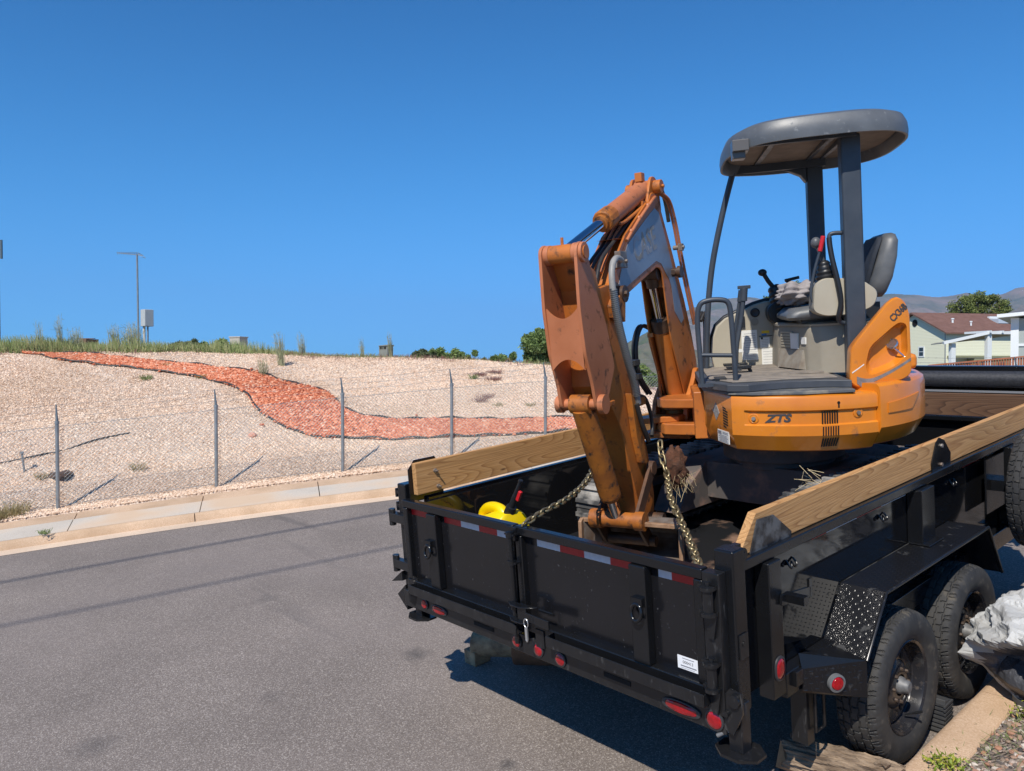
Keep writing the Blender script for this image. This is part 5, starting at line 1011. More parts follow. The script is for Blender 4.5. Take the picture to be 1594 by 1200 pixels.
# front web plate with curved cut-outs between the two side plates
def web(b, z0, z1, s0, s1, sag):
    n_ = 10; V = []; 
    for k in range(n_+1):
        w_ = -.099+.198*k/n_; u = 1-(2*k/n_-1)**2; V += [(s0, w_, z0+sag*u), (s1, w_, z1-sag*u)]
    m0 = len(V); V += [(a-.015, w_, z) for a, w_, z in V]; F = [(2*i, 2*i+1, 2*i+3, 2*i+2) for i in range(n_)]+[(m0+2*i+2, m0+2*i+3, m0+2*i+1, m0+2*i) for i in range(n_)]+[(2*i+1, m0+2*i+1, m0+2*i+3, 2*i+3) for i in range(n_)]+[(2*i, 2*i+2, m0+2*i+2, m0+2*i) for i in range(n_)]
    b.add(V, F)
b = MB(); web(b, 2.065, 2.41, 1.515, 1.548, .06); AB(b, 'web_plate', ORANGEP, DP, smooth=30)
b = MB(); b.prism([(1.44, 2.66), (1.30, 2.60), (1.20, 2.30), (1.12, 2.06), (1.24, 1.86), (1.30, 1.95), (1.30, 2.2), (1.36, 2.5)], -.097, .097, AY); AB(b, 'arm_inner_plate', ORANGEF, DP)
b = MB(); b.cyl((1.492, -.069, 2.70), (1.492, .069, 2.70), .052, n=28); b.cyl((1.492, .0, 2.75), (1.492, 0, 2.79), .009, n=8); b.cyl((1.492, .136, 2.70), (1.492, .142, 2.70), .035, n=20); AB(b, 'rod_end', ORANGEF, DP, smooth=35)
# lower box of the dipper
lo = roundpoly([(1.30, 2.50), (1.06, 2.53), (.97, 2.44), (.98, 2.30), (.96, 2.10), (.77, 1.73), (.66, 1.42), (.60, 1.15), (.63, 1.03), (.72, .98), (.82, 1.03), (.90, 1.25), (1.08, 1.70), (1.27, 1.92), (1.16, 2.05)], .03, 3)
b = MB(); b.prism(lo, -.088, .088, AY); b.cyl((1.03, -.10, 2.465), (1.03, .10, 2.465), .075, n=24); b.box(1.20, 1.34, -.03, .125, 1.83, 1.86); LB = AB(b, 'arm_box', ORANGEF, DP, bev=.006)
b = MB(); b.prism([(1.02, 2.42), (1.10, 2.46), (1.16, 2.40), (1.14, 2.33), (1.04, 2.30)], .089, .15, AY); b.prism([(.90, 1.83), (.98, 1.87), (.93, 1.60), (.86, 1.42), (.78, 1.40)], .089, .13, AY); b.box(.80, .90, .09, .15, 1.78, 1.83); split(AB(b, 'arm_brackets', ORANGED, DP, bev=.005))
b = MB(); b.tube(smoothpath([(.93, .14, 1.80), (.88, .15, 1.66), (.80, .15, 1.55)], 5), .016, 8); b.tube(smoothpath([(.90, .13, 1.84), (.80, .14, 1.82), (.72, .14, 1.72), (.70, .14, 1.62), (.74, .15, 1.57)], 6), .013, 8); split(AB(b, 'bucket_hoses', DHOSE, DP, smooth=60))
b = MB(); b.cyl((1.385, -.145, 1.86), (1.385, .15, 1.86), .030, n=18); b.cyl((1.385, .119, 1.86), (1.385, .152, 1.86), .055, n=24); b.cyl((1.385, -.15, 1.86), (1.385, -.119, 1.86), .05, n=24); AB(b, 'cylinder_pin', ORANGEP, DP, smooth=35)
# bucket cylinder down the front of the dipper
B1 = Vector((1.385, 0, 1.86)); B2 = Vector((1.0, 0, 1.09)); db = (B2-B1).normalized()
b = MB(); b.cyl(B1+db*.02, B1+db*.66, .067, n=32); b.lathe(B1+db*.66, db, [(.067, 0), (.064, .02), (.05, .035), (.036, .04)], 28); b.cyl(B1-Vector((0, .06, 0)), B1+Vector((0, .06, 0)), .055, n=20); BC = AB(b, 'bucket_cylinder', ORANGED, smooth=40)
b = MB(); b.cyl(B1+db*.69, B2, .034, n=24); AB(b, 'cylinder_rod', CHROME, BC, smooth=40)
b = MB(); b.cyl(B1+db*.46+Vector((.05, -.02, .028)), B1+db*.52+Vector((.05, -.02, .028)), .03, n=12); b.tube([B1+Vector((-.02, -.06, -.06)), B1+db*.6+Vector((-.02, -.065, -.02))], .009, 8); AB(b, 'cylinder_pipes', GREASE, BC, smooth=50)
# boom cylinder in front of the boom
C1 = Vector((.225, 0, 2.60)); C2 = Vector((-.205, 0, 1.56)); dc = (C2-C1).normalized()
b = MB(); b.cyl(C1+dc*.36, C2, .062, n=30); b.cyl(C2-Vector((0, .05, 0)), C2+Vector((0, .05, 0)), .06, n=20); BCY = AB(b, 'boom_cylinder', ORANGEF, smooth=40)
b = MB(); b.cyl(C1+dc*.34, C1+dc*.43, .067, n=24); b.cyl(C1-Vector((0, .06, 0)), C1+Vector((0, .06, 0)), .05, n=20); b.cyl(C1+dc*.03, C1+dc*.10, .045, .04, n=18); split(AB(b, 'cylinder_gland', GREASE, BCY, smooth=40))
b = MB(); b.cyl(C1+dc*.04, C1+dc*.36, .0325, n=28); AB(b, 'cylinder_rod', CHROME, BCY, smooth=40)
b = MB(); b.tube(smoothpath([C1+dc*.44+Vector((.02, -.075, 0)), C1+dc*.5+Vector((.03, -.095, 0)), C1+dc*.75+Vector((.03, -.085, 0)), C1+dc*.85+Vector((.04, -.09, 0)), C1+dc*1.0+Vector((.10, -.08, 0))], 5), .011, 8); b.box(.06, .12, -.09, -.05, 2.16, 2.19); b.box(.10, .18, -.05, .07, 2.50, 2.60); AB(b, 'cylinder_pipes', ORANGEF, BCY, smooth=50)
# bucket links and bucket
b = MB(); b.cyl((1.0, -.165, 1.09), (1.0, .175, 1.09), .048, n=26); b.cyl((1.0, -.175, 1.09), (1.0, -.10, 1.09), .060, n=26); b.cyl((1.0, .12, 1.09), (1.0, .18, 1.09), .058, n=26); LK = AB(b, 'bucket_link', ORANGED, smooth=35)
b = MB()
for w_ in (-.135, .118): b.bar((1.0, w_+.01, 1.09), (.72, w_+.01, 1.36), .022, .085); b.cyl((.72, w_-.01, 1.36), (.72, w_+.03, 1.36), .045, n=18)
split(AB(b, 'link_arm', RUST, LK, bev=.004))
b = MB()
for w_ in (-.15, .132): b.bar((1.0, w_+.01, 1.09), (.86, w_+.01, .93), .02, .09)
b.cyl((.71, -.17, 1.03), (.71, .19, 1.03), .04, n=20); b.cyl((.86, -.17, .93), (.86, .19, .93), .035, n=18); AB(b, 'bucket_ears', GREASE, LK, bev=.004)
# bucket: open towards the tailgate
sp = roundpoly([(1.02, 1.065), (.96, 1.08), (.70, 1.05), (.56, .97), (.57, .86), (.70, .815), (.98, .815), (1.03, .83)], .05, 3)
b = MB(); W0, W1 = -.25, .42
TP = lambda a, w_: w_-(w_-(W0+W1)/2)/(.5*(W1-W0))*max(0, 1.03-a)*.42
AT = lambda a, c, t: (a, TP(a, t), c)
for w0, w1 in ((W0, W0+.014), (W1-.014, W1)): b.prism(sp, w0, w1, AT)
shell = roundpoly([(.96, 1.12), (.70, 1.09), (.56, .97), (.57, .86), (.70, .815), (1.0, .815)], .0, 1)
sh = [tuple(p)[:2] for p in smoothpath([(a, c, 0) for a, c in [(1.0, 1.075), (.85, 1.075), (.68, 1.03), (.575, .97), (.575, .88), (.66, .825), (.82, .812), (1.02, .812)]], 4)]
V = []; 
for a, c in sh: V += [(a, TP(a, W0+.014), c), (a, TP(a, W1-.014), c)]
m0 = len(V); V += [(a+(.012 if a < .7 else 0), w_, c+(-.012 if c > 1.0 else (.012 if c < .9 else 0))) for a, w_, c in V]; nS = len(sh)
b.add(V, [(2*i, 2*i+1, 2*i+3, 2*i+2) for i in range(nS-1)]+[(m0+2*i+2, m0+2*i+3, m0+2*i+1, m0+2*i) for i in range(nS-1)]+[(0, m0, m0+1, 1), (2*nS-2, 2*nS-1, m0+2*nS-1, m0+2*nS-2)])
BK_ = AB(b, 'bucket', STEEL)
b = MB()
for w0, w1 in ((W0-.004, W0+.020), (W1-.020, W1+.004)): b.prism([(1.02, .82), (1.055, .84), (1.045, 1.07), (1.01, 1.09)], w0, w1, AY)
b.box(.98, 1.01, W0, W1, 1.06, 1.085); AB(b, 'bucket_edge', mat('rusty_edge', (.36, .22, .13), .7, (.20, .11, .06), 20), BK_, bev=.004)
b = MB()
for w_ in np.linspace(W0+.05, W1-.05, 5): b.bar((1.0, w_, .825), (1.12, w_, .822), .04, .025)
split(AB(b, 'bucket_teeth', STEEL, BK_, bev=.004))
# ------------------------------------------------------------------ overhead cables: they run behind and above the viewer and throw the two soft dark lines across the road
CAB = mat('black_cable', (.02, .02, .02), .6); SV = np.array([.36, -.69, 1.0])
for i_, (A_, B_, hz_) in enumerate([((-5.23, -1.66), (-4.27, 1.86), 9.0), ((-6.72, -1.22), (-5.70, 2.5), 8.5)]):
    A_ = np.array(A_); B_ = np.array(B_); d_ = B_-A_; P0_ = [A_-d_*2.2, A_, (A_+B_)/2, B_, B_+d_*.9]; b = MB(); b.tube([tuple(np.r_[p, 0]+SV*(hz_+3.5+.05*abs(k_-2)**2)) for k_, p in enumerate(P0_)], .02+.006*i_, 6); o = b.build('overhead_cable', CAB, None, TW, smooth=60); tag(o, ['upper overhead cable strung above the street behind the viewer', 'lower overhead cable strung above the street behind the viewer'][i_], 'cable')
# ------------------------------------------------------------------ chains, can and loose things
def chain(pts, m_, label, pitch=.040, rw=.0062, group=None):
    P_ = smoothpath(pts, 14); t = [0]
    for i in range(1, len(P_)): t.append(t[-1]+(P_[i]-P_[i-1]).length)
    at_ = lambda q: Vector([np.interp(q, t, [v[i] for v in P_]) for i in range(3)]); N = int(t[-1]/pitch); b = MB()
    for k in range(N):
        c = at_((k+.5)*pitch); d = (at_((k+.6)*pitch)-at_((k+.4)*pitch)).normalized(); a = d.cross(Vector((.3, .4, .87))).normalized(); e = d.cross(a); u = (a if k % 2 else e); u = (u+(e if k % 2 else a)*.25*math.sin(k*2.1)).normalized()
        hl, hw = pitch*.36, pitch*.32; ring_ = []
        for q in np.linspace(-math.pi/2, math.pi/2, 6): ring_.append(c+d*(hl+hw*math.cos(q))+u*hw*math.sin(q))
        for q in np.linspace(math.pi/2, 3*math.pi/2, 6): ring_.append(c+d*(-hl+hw*math.cos(q))+u*hw*math.sin(q))
        b.tube(ring_, rw, 7, closed=True)
    o = b.build('tie_down_chain', m_, None, TW, smooth=60); tag(o, label, 'chain', group); return o
chain([(.0, -.035, 1.345), (-.03, .12, 1.368), (-.12, .40, 1.372), (-.30, .75, 1.385), (-.55, 1.10, 1.43)], GOLD, 'gold link chain from the middle of the tailgate up behind the digger arm')
arm3 = lambda s, w_, z: tuple(S0+HH*s+LW*w_+Vector((0, 0, z)))
chain([arm3(.66, .17, 1.52), arm3(.72, .20, 1.44), arm3(.80, .26, 1.33), (.17, .93, 1.30), (.42, .70, 1.235), (.74, .36, 1.235), (.96, .10, 1.27), (1.03, .03, 1.24)], GOLD, 'gold link chain from the digger arm down to the right corner of the tailgate', pitch=.052, rw=.0075)
# yellow fuel can
FC = empty('fuel_can', TW @ Matrix.Translation((-.77, .43, .775)) @ Matrix.Rotation(R_(-6), 4, 'Z'), 'bright yellow plastic fuel can with a dark spout in the tailgate corner', 'fuel can')
b = MB(); rc = lambda x0, x1, y0, y1, z, r=.05: [(x, y, z) for x, y in roundpoly([(x0, y0), (x1, y0), (x1, y1), (x0, y1)], r, 4)]
b.loft([rc(-.17, .17, -.12, .12, .004), rc(-.18, .18, -.13, .13, .02), rc(-.18, .18, -.13, .13, .33), rc(-.175, .175, -.125, .125, .375), rc(-.03, .17, -.105, .105, .415), rc(.03, .165, -.08, .08, .44)])
cb = b.build('can_body', YELLOW, FC, smooth=50)
b = MB(); b.tube(smoothpath([(-.165, 0, .33), (-.155, 0, .39), (-.10, 0, .432), (-.02, 0, .448), (.05, 0, .44), (.09, 0, .40)], 6), .034, 12); b.cyl((.11, 0, .39), (.135, 0, .44), .04, .034, n=20); b.build('can_handle', YELLOW, FC, smooth=60)
b = MB(); p0 = Vector((.13, 0, .435)); dd_ = Vector((.42, .1, .82)).normalized(); b.cyl(p0, p0+dd_*.05, .036, .032, n=20); b.cyl(p0+dd_*.05, p0+dd_*.13, .021, .019, n=16); b.cyl(p0+dd_*.13, p0+dd_*.23, .016, .011, n=16); b.cyl(p0+dd_*.225, p0+dd_*.24, .014, n=12); b.build('spout', BLKPL, FC, smooth=40)
b = MB(); b.bar(p0+dd_*.10+Vector((.035, 0, -.0)), p0+dd_*.165+Vector((.035, 0, 0)), .02, .022); b.build('spout_trigger', REDP, FC, bev=.004)
TWL = empty('towel', EX.matrix_world.copy(), 'crumpled grey towel lying over the front of the excavator seat', 'towel')
n_, m_ = 60, 40; TH, PH = np.meshgrid(np.linspace(0, 2*math.pi, n_, endpoint=False), np.linspace(.05, math.pi-.05, m_), indexing='ij'); d = np.stack([np.sin(PH)*np.cos(TH), np.sin(PH)*np.sin(TH), np.cos(PH)], -1)
r = 1+.5*fbm(d[..., 0]*2+1, d[..., 1]*2+d[..., 2], 3, 2)+.16*np.sin(9*d[..., 0]+5*d[..., 2]+3*d[..., 1])+.08*np.sin(16*d[..., 2]-7*d[..., 1]); V = np.stack([-.13+.135*d[..., 0]*r, .02+.13*d[..., 1]*r, 1.585+.075*d[..., 2]*r], -1)
I = np.arange(n_*m_).reshape(n_, m_); F = np.stack([I, np.roll(I, -1, 0), np.roll(np.roll(I, -1, 0), -1, 1), np.roll(I, -1, 1)], -1)[:, :-1].reshape(-1, 4); link('cloth', np_mesh('cloth', V.reshape(-1, 3), F, True), TOWELM, TWL)
# dirt, clods and straw on the bed
DRT = mat('red_brown_clay', (.30, .165, .11), .95, (.19, .10, .065), 9, bump=.8, bscale=40, bdist=.02)
def pile(name, cx, cy, z, rx, ry, h, label, seed, cat='dirt', M=TW):
    n_ = 44; b_ = np.linspace(-1, 1, n_); X, Y = np.meshgrid(b_, b_, indexing='ij'); r = np.sqrt(X**2+Y**2)*(1+.35*fbm(X*1.7+seed, Y*1.7, 3, seed)); Hh_ = np.clip(1-r, 0, 1)**.9*h*(1+.7*fbm(X*4+seed, Y*4, 4, seed)); Z = z+Hh_-.012
    V = np.stack([cx+X*rx, cy+Y*ry, Z], -1).reshape(-1, 3); I = np.arange(n_*n_).reshape(n_, n_); F = np.stack([I[:-1, :-1], I[1:, :-1], I[1:, 1:], I[:-1, 1:]], -1).reshape(-1, 4)
    o = link(name, np_mesh(name, V, F, True), DRT, None, M); return tag(o, label, None, None, 'stuff')
pile('dirt', .70, .52, .80, .30, .46, .03, 'dry red brown dirt spread over the bed behind the right timber board', 3)
pile('dirt', .25, 1.75, .80, .34, .30, .05, 'heap of red brown dirt on the bed between the digger tracks', 9)
pile('dirt', .30, 2.55, 1.255, .12, .26, .05, 'red brown clods caught on the digger undercarriage', 5)
b = MB(); n_ = 26; rr_2 = []
from mathutils import noise as MN
for j in range(1, 16):
    ph = math.pi*j/16; rr_2.append([tuple(Vector((math.sin(ph)*math.cos(q)*.075, math.sin(ph)*math.sin(q)*.07, -math.cos(ph)*.135))*(1+.35*MN.noise(Vector((math.sin(ph)*math.cos(q)*2, math.sin(ph)*math.sin(q)*2, math.cos(ph)*2.5)))+.25*MN.noise(Vector((math.sin(ph)*math.cos(q)*6, math.sin(ph)*math.sin(q)*6, math.cos(ph)*7))))) for q in np.linspace(0, 2*math.pi, n_+1)[:-1]])
b.loft(rr_2); o = b.build('earth_clod', mat('dark_root_clod', (.13, .05, .025), .95, (.06, .03, .018), 14, bump=1., bscale=50, bdist=.01), None, TW @ Matrix.Translation(arm3(.40, .17, 1.30)), smooth=60); tag(o, 'dark red brown clod of roots and earth hanging behind the digger arm', 'clod')
k_ = 40; p0 = np.c_[RNG.normal(.33, .07, k_), RNG.normal(.98, .10, k_), RNG.uniform(.81, .83, k_)]; p1 = p0+RNG.normal(0, .04, (k_, 3))*np.array([1, 1, .3])
cc_ = np.array(arm3(.42, .22, 1.24)); p0b = cc_+RNG.normal(0, .035, (30, 3)); p1b = p0b+RNG.normal(0, .045, (30, 3))+np.array([.03, 0, -.06]); p0c = np.c_[RNG.normal(.93, .03, 16), RNG.normal(1.16, .05, 16), RNG.uniform(1.43, 1.46, 16)]; p1c = p0c+RNG.normal(0, .035, (16, 3))+np.array([-.05, 0, 0])
STRAW = mat('dry_straw', (.62, .50, .30), .8, (.45, .34, .18), 20)
tag(link('straw', seg_mesh('straw', np.r_[p0, p0b, p0c], np.r_[p1, p1b, p1c], .0012), STRAW, None, TW), 'dry straw and pale roots caught by the chain and bucket', None, None, 'stuff')
# log, chock, blocks
BARK = mat('grey_brown_bark', (.38, .28, .19), .95, (.13, .09, .06), 16, bump=1., bscale=34, stretch=(.35, 1.6, 1.6), bdist=.02)
CUT = mat('split_orange_wood', (.52, .27, .13), .8, (.40, .19, .09), 12, bump=.3, bscale=60)
LG = empty('firewood_log', TW @ Matrix.Translation((1.0, .89, .092)) @ Matrix.Rotation(R_(9), 4, 'Z'), 'split log with grey bark lying on the road behind the rear right tyre', 'log')
b = MB(); rings = []
for k, x in enumerate(np.linspace(-.12, .40, 44)):
    rings.append([(x+.02*math.sin(5*q), .090*(1+.08*math.sin(3*q+x*3)+.05*math.sin(13*q+x*9)+.04*math.sin(29*q+x*21))*math.cos(q), .090*(1+.08*math.sin(3*q+x*3)+.05*math.sin(13*q+x*9)+.04*math.sin(29*q+x*21))*math.sin(q)) for q in np.linspace(0, 2*math.pi, 121)[:-1]])
    rings[-1] = [(X_, Y_*(1+.10*MN.noise(Vector((X_*6, Y_*14, Z_*14)))+.07*(1-abs(MN.noise(Vector((X_*9, math.atan2(Z_, Y_)*3.2, 3.))))*4)), Z_*(1+.10*MN.noise(Vector((X_*6, Y_*14, Z_*14)))+.07*(1-abs(MN.noise(Vector((X_*9, math.atan2(Z_, Y_)*3.2, 3.))))*4))) for X_, Y_, Z_ in rings[-1]]
b.loft(rings); b.build('bark', BARK, LG, smooth=50)
b = MB(); b.add([(-.18, -.05, -.07), (-.185, .04, -.06), (-.17, .0, .05), (.12, -.098, -.05), (.10, -.095, .02)], [(0, 1, 2), (0, 2, 4, 3)]); b.prism([(-.05, -.06), (.22, -.085), (.40, -.06), (.36, .0), (.1, -.01)], -.115, -.08, lambda a, c, t: (a, t, c)); b.build('split_face', CUT, LG)
b = MB(); b.tube(smoothpath([(.30, -.02, .08), (.33, -.03, .11), (.355, -.04, .10)], 3), .018, 7); b.build('twig_stub', BARK, LG, smooth=50)
CH = mat('black_ribbed_rubber', (.035, .036, .038), .7, (.06, .06, .06), 12)
WC = empty('wheel_chock', TW @ Matrix.Translation((1.19, 1.74, .0)), 'black ribbed rubber wheel chock wedged between the two right tyres', 'wheel chock')
b = MB(); b.prism([(-.06, 0), (.06, 0), (.05, .16), (-.03, .18)], -.07, .115, lambda a, c, t: (t, a, c)); b.build('wedge', CH, WC, bev=.005); b = MB()
for k in range(7): b.box(-.07, .118, -.068+.004*k, -.055+.004*k, .015+.022*k, .027+.022*k); b.box(.114, .124, -.055, .052, .015+.022*k, .027+.022*k)
b.build('ribs', CH, WC)
LWd = mat('weathered_block', (.42, .30, .17), .85, (.18, .12, .07), 14, bump=.5, bscale=40)
b = MB(); b.cyl((-1.38, .62, .13), (-1.10, .80, .13), .085, .08, n=18); b.box(-1.42, -1.30, .56, .70, .0, .10); o = b.build('wood_block', LWd, None, TW, bev=.006); tag(o, 'rough wood block under the rear left corner of the trailer', 'wood block')
b = MB(); b.cyl((-1.08, .74, .15), (-.80, .95, .15), .12, .12, n=28); o = b.build('round_log', mat('brown_round_log', (.20, .10, .05), .9, (.10, .055, .03), 9, bump=.6, bscale=30), None, TW, bev=.01); tag(o, 'thick brown round log lying under the tailgate near the left tyre', 'log')
# crumpled bags
BAGM = mat('white_woven_bag', (.50, .50, .48), .55, (.34, .34, .33), 5, dirt=(.30, .29, .27), dirt_amt=.08, dscale=7, bump=.35, bscale=22, bdist=.02)
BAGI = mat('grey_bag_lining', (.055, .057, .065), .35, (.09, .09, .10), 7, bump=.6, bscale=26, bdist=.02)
from mathutils import noise as MN
def bag(cx, cy, cz, rx, ry, rz, seed, label, openv):
    n_, m_ = 150, 80; V = np.zeros((n_, m_, 3)); hole = np.zeros((n_, m_)); low = np.zeros((n_, m_)); ov = Vector(openv).normalized(); sd_ = Vector((seed, seed*2.3, -seed))
    for i in range(n_):
        for j in range(m_):
            th = 2*math.pi*i/n_; ph = .02+(math.pi-.04)*j/(m_-1); d = Vector((math.sin(ph)*math.cos(th), math.sin(ph)*math.sin(th), math.cos(ph)))
            big = MN.noise(d*1.3+sd_); va = MN.voronoi(d*1.5+sd_)[0]; vb = MN.voronoi(d*3.6+sd_)[0]; vc = MN.voronoi(d*8+sd_)[0]; fold = -(va[1]-va[0]); fold2 = -(vb[1]-vb[0]); fine = vc[1]-vc[0]
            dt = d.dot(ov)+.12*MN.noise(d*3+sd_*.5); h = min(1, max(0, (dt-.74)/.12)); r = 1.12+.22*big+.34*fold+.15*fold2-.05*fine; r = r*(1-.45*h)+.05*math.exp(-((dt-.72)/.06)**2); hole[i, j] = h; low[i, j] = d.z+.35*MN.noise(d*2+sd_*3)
            k_d = min(1, max(0, (d.z+.45)/.35)); r = 1+(r-1)*(.25+.75*k_d); V[i, j] = (cx+rx*d.x*r, cy+ry*d.y*r, cz+rz*d.z*r)
    gzv = verge_z(V[..., 0], V[..., 1]); gzv = np.where(V[..., 0] < 1.37, .0, np.maximum(gzv, .15)); V[..., 2] = np.maximum(V[..., 2], gzv+.004)
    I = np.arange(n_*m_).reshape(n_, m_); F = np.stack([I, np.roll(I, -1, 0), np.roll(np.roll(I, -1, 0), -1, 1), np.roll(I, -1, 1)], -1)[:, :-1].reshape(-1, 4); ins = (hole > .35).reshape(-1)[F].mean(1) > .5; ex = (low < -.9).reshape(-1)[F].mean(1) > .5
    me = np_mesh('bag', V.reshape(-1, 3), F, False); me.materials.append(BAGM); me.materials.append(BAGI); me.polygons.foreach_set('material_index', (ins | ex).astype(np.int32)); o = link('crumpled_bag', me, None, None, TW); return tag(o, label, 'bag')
bag(1.74, 2.18, .40, .42, .40, .31, 4, 'crumpled white woven bag with a dark lining leaning on the front right tyre', (-.35, -.9, -.30))
bag(1.80, 3.20, .58, .36, .36, .34, 9, 'crumpled white bag on the verge farther up below the spare wheel', (.4, -.8, .3))
# curved strap with letters
b = MB(); q_ = np.linspace(-2.6, .9, 40); ctr = Vector((1.72, 1.86, .27))
pts = [ctr+Vector((.14*math.cos(q), .14*math.sin(q), .0)) for q in q_]; V = []
for p in pts:
    o_ = (p-ctr).normalized()*.002
    V += [tuple(p-Vector((0, 0, .013))+o_), tuple(p+Vector((0, 0, .013))+o_), tuple(p+Vector((0, 0, .013))-o_), tuple(p-Vector((0, 0, .013))-o_)]
n_ = len(pts); F = [(4*i+j, 4*i+(j+1) % 4, 4*i+4+(j+1) % 4, 4*i+4+j) for i in range(n_-1) for j in range(4)]+[(3, 2, 1, 0), tuple(4*n_-4+j for j in range(4))]; b.add(V, F)
stp = b.build('plastic_strap', mat('grey_strap', (.085, .085, .08), .5), None, TW); tag(stp, 'curled grey plastic strap printed with letters on the gravel beside the kerb', 'strap')
q0 = -1.35; p = ctr+Vector((.1425*math.cos(q0), .1425*math.sin(q0), 0)); text_obj('strap_letters', 'KL', .02, INKD, stp, frame3(p, (-math.sin(q0), math.cos(q0), 0), (0, 0, 1)), .0004, bold=.0008)
# ------------------------------------------------------------------ vegetation helpers
def leaf_mat(name, c1, c2, c3=None):
    m_ = stone_mat(name, [(0, c1), (.6, c2), (1, c3 or c2)], .6); return m_
def leaves(name, P_, size, m_, parent=None, M=None, elong=1.6, upb=0.):
    N = len(P_); nrm = RNG.normal(0, 1, (N, 3)); nrm[:, 2] += upb; nrm /= np.linalg.norm(nrm, axis=1)[:, None]; a = np.cross(nrm, RNG.normal(0, 1, (N, 3))); a /= np.linalg.norm(a, axis=1)[:, None]; b_ = np.cross(nrm, a); s = size*RNG.uniform(.6, 1.4, (N, 1))
    V = np.stack([P_-a*s*elong, P_-b_*s*.5+nrm*s*.12, P_+a*s*elong, P_+b_*s*.5+nrm*s*.12], 1).reshape(-1, 3); F = np.arange(4*N).reshape(N, 4); return link(name, np_mesh(name, V, F), m_, parent, M)
def tree(wp, h, rw, lab, cols, seed, nl=9000, leafs=.05, trunkh=.25, cat='tree', nm='broadleaf_tree', pointed=0., grp=None):
    rg = np.random.default_rng(seed); r0 = empty(nm, Matrix.Translation(tuple(wp)), lab, cat, grp); b = MB(); cl_ = []
    b.tube(smoothpath([(0, 0, -.3), (rg.normal(0, .02)*h, rg.normal(0, .02)*h, h*.35), (0, 0, h*.8)], 5), h*.022, 8, taper=np.linspace(1.2, .3, 11))
    for k in range(38):
        z = h*(trunkh+(1-trunkh)*rg.uniform(0, .9)); f_ = (z/h-trunkh)/(1-trunkh); rmax = rw*((1-f_*pointed)*math.sqrt(max(.05, 1-(2*f_-.85)**2*.72))); q = rg.uniform(0, 6.28); r_ = rmax*rg.uniform(.35, .88); c = np.array([r_*math.cos(q), r_*math.sin(q), z]); cl_.append((c, rw*rg.uniform(.26, .46)))
        b.tube([(0, 0, z*.72), (c[0]*.5, c[1]*.5, z*.88), tuple(c)], h*.007, 5, taper=[1.2, .8, .3])
    b.build('trunk', BARK, r0, smooth=60); per = nl//len(cl_); P_ = []
    for c, r_ in cl_:
        d = rg.normal(0, 1, (per, 3)); d /= np.linalg.norm(d, axis=1)[:, None]; P_.append(c+d*r_*(rg.uniform(.1, 1, (per, 1))**.45)*np.array([1, 1, .75])*(1+.25*np.sin(d[:, :1]*5+d[:, 2:]*4)))
    leaves('crown', np.concatenate(P_), leafs, leaf_mat(nm+'_leaf', *cols), r0, None, 1.2, .4); return r0
G1 = ((.07, .12, .035), (.13, .21, .06), (.21, .30, .09)); G2 = ((.09, .16, .04), (.17, .26, .07), (.32, .40, .14)); G3 = ((.045, .07, .03), (.08, .11, .045), (.13, .16, .07)); PINE = ((.06, .09, .02), (.13, .17, .035), (.23, .27, .06))
def px2m(px, d): return px*d/FPX
def place_tree(u0, u1, vt, vb, d, **k):
    p = at((u0+u1)/2, vb, d); return tree(p, px2m(vb-vt, d), px2m(u1-u0, d)/2, **k)
place_tree(812, 872, 506, 572, 38, lab='rounded dark green tree at the end of the embankment left of the digger arm', cols=G1, seed=3, nl=30000, leafs=.06, trunkh=.02)
place_tree(972, 1012, 566, 603, 75, lab='bright yellow green tree seen between the digger arm and boom', cols=G2, seed=4, nl=6000, leafs=.09, trunkh=.05)
place_tree(1004, 1030, 582, 612, 60, lab='low green bush beside the yellow green tree behind the boom', cols=G1, seed=14, nl=4000, leafs=.07, trunkh=.02, cat='bush', nm='bush')
place_tree(955, 980, 560, 600, 68, lab='dark green tree mostly hidden behind the digger arm', cols=G1, seed=15, nl=4000, leafs=.08, trunkh=.05)
place_tree(1468, 1520, 458, 520, 150, lab='left crown of the pines behind the brown roofed house', cols=PINE, seed=5, nl=9000, leafs=.16, trunkh=.05, pointed=.25, nm='pine_tree')
place_tree(1500, 1545, 449, 520, 152, lab='tallest middle pine behind the brown roofed house', cols=PINE, seed=6, nl=9000, leafs=.16, trunkh=.05, pointed=.35, nm='pine_tree')
place_tree(1530, 1580, 456, 520, 151, lab='right crown of the pines behind the brown roofed house', cols=PINE, seed=7, nl=9000, leafs=.16, trunkh=.05, pointed=.25, nm='pine_tree')
place_tree(1180, 1215, 452, 560, 120, lab='dark pine showing left of the joystick behind the digger seat', cols=PINE, seed=8, nl=8000, leafs=.12, trunkh=.1, pointed=.4, nm='pine_tree')
place_tree(1208, 1262, 434, 560, 124, lab='taller pine showing behind the towel on the digger seat', cols=PINE, seed=9, nl=9000, leafs=.13, trunkh=.1, pointed=.4, nm='pine_tree')
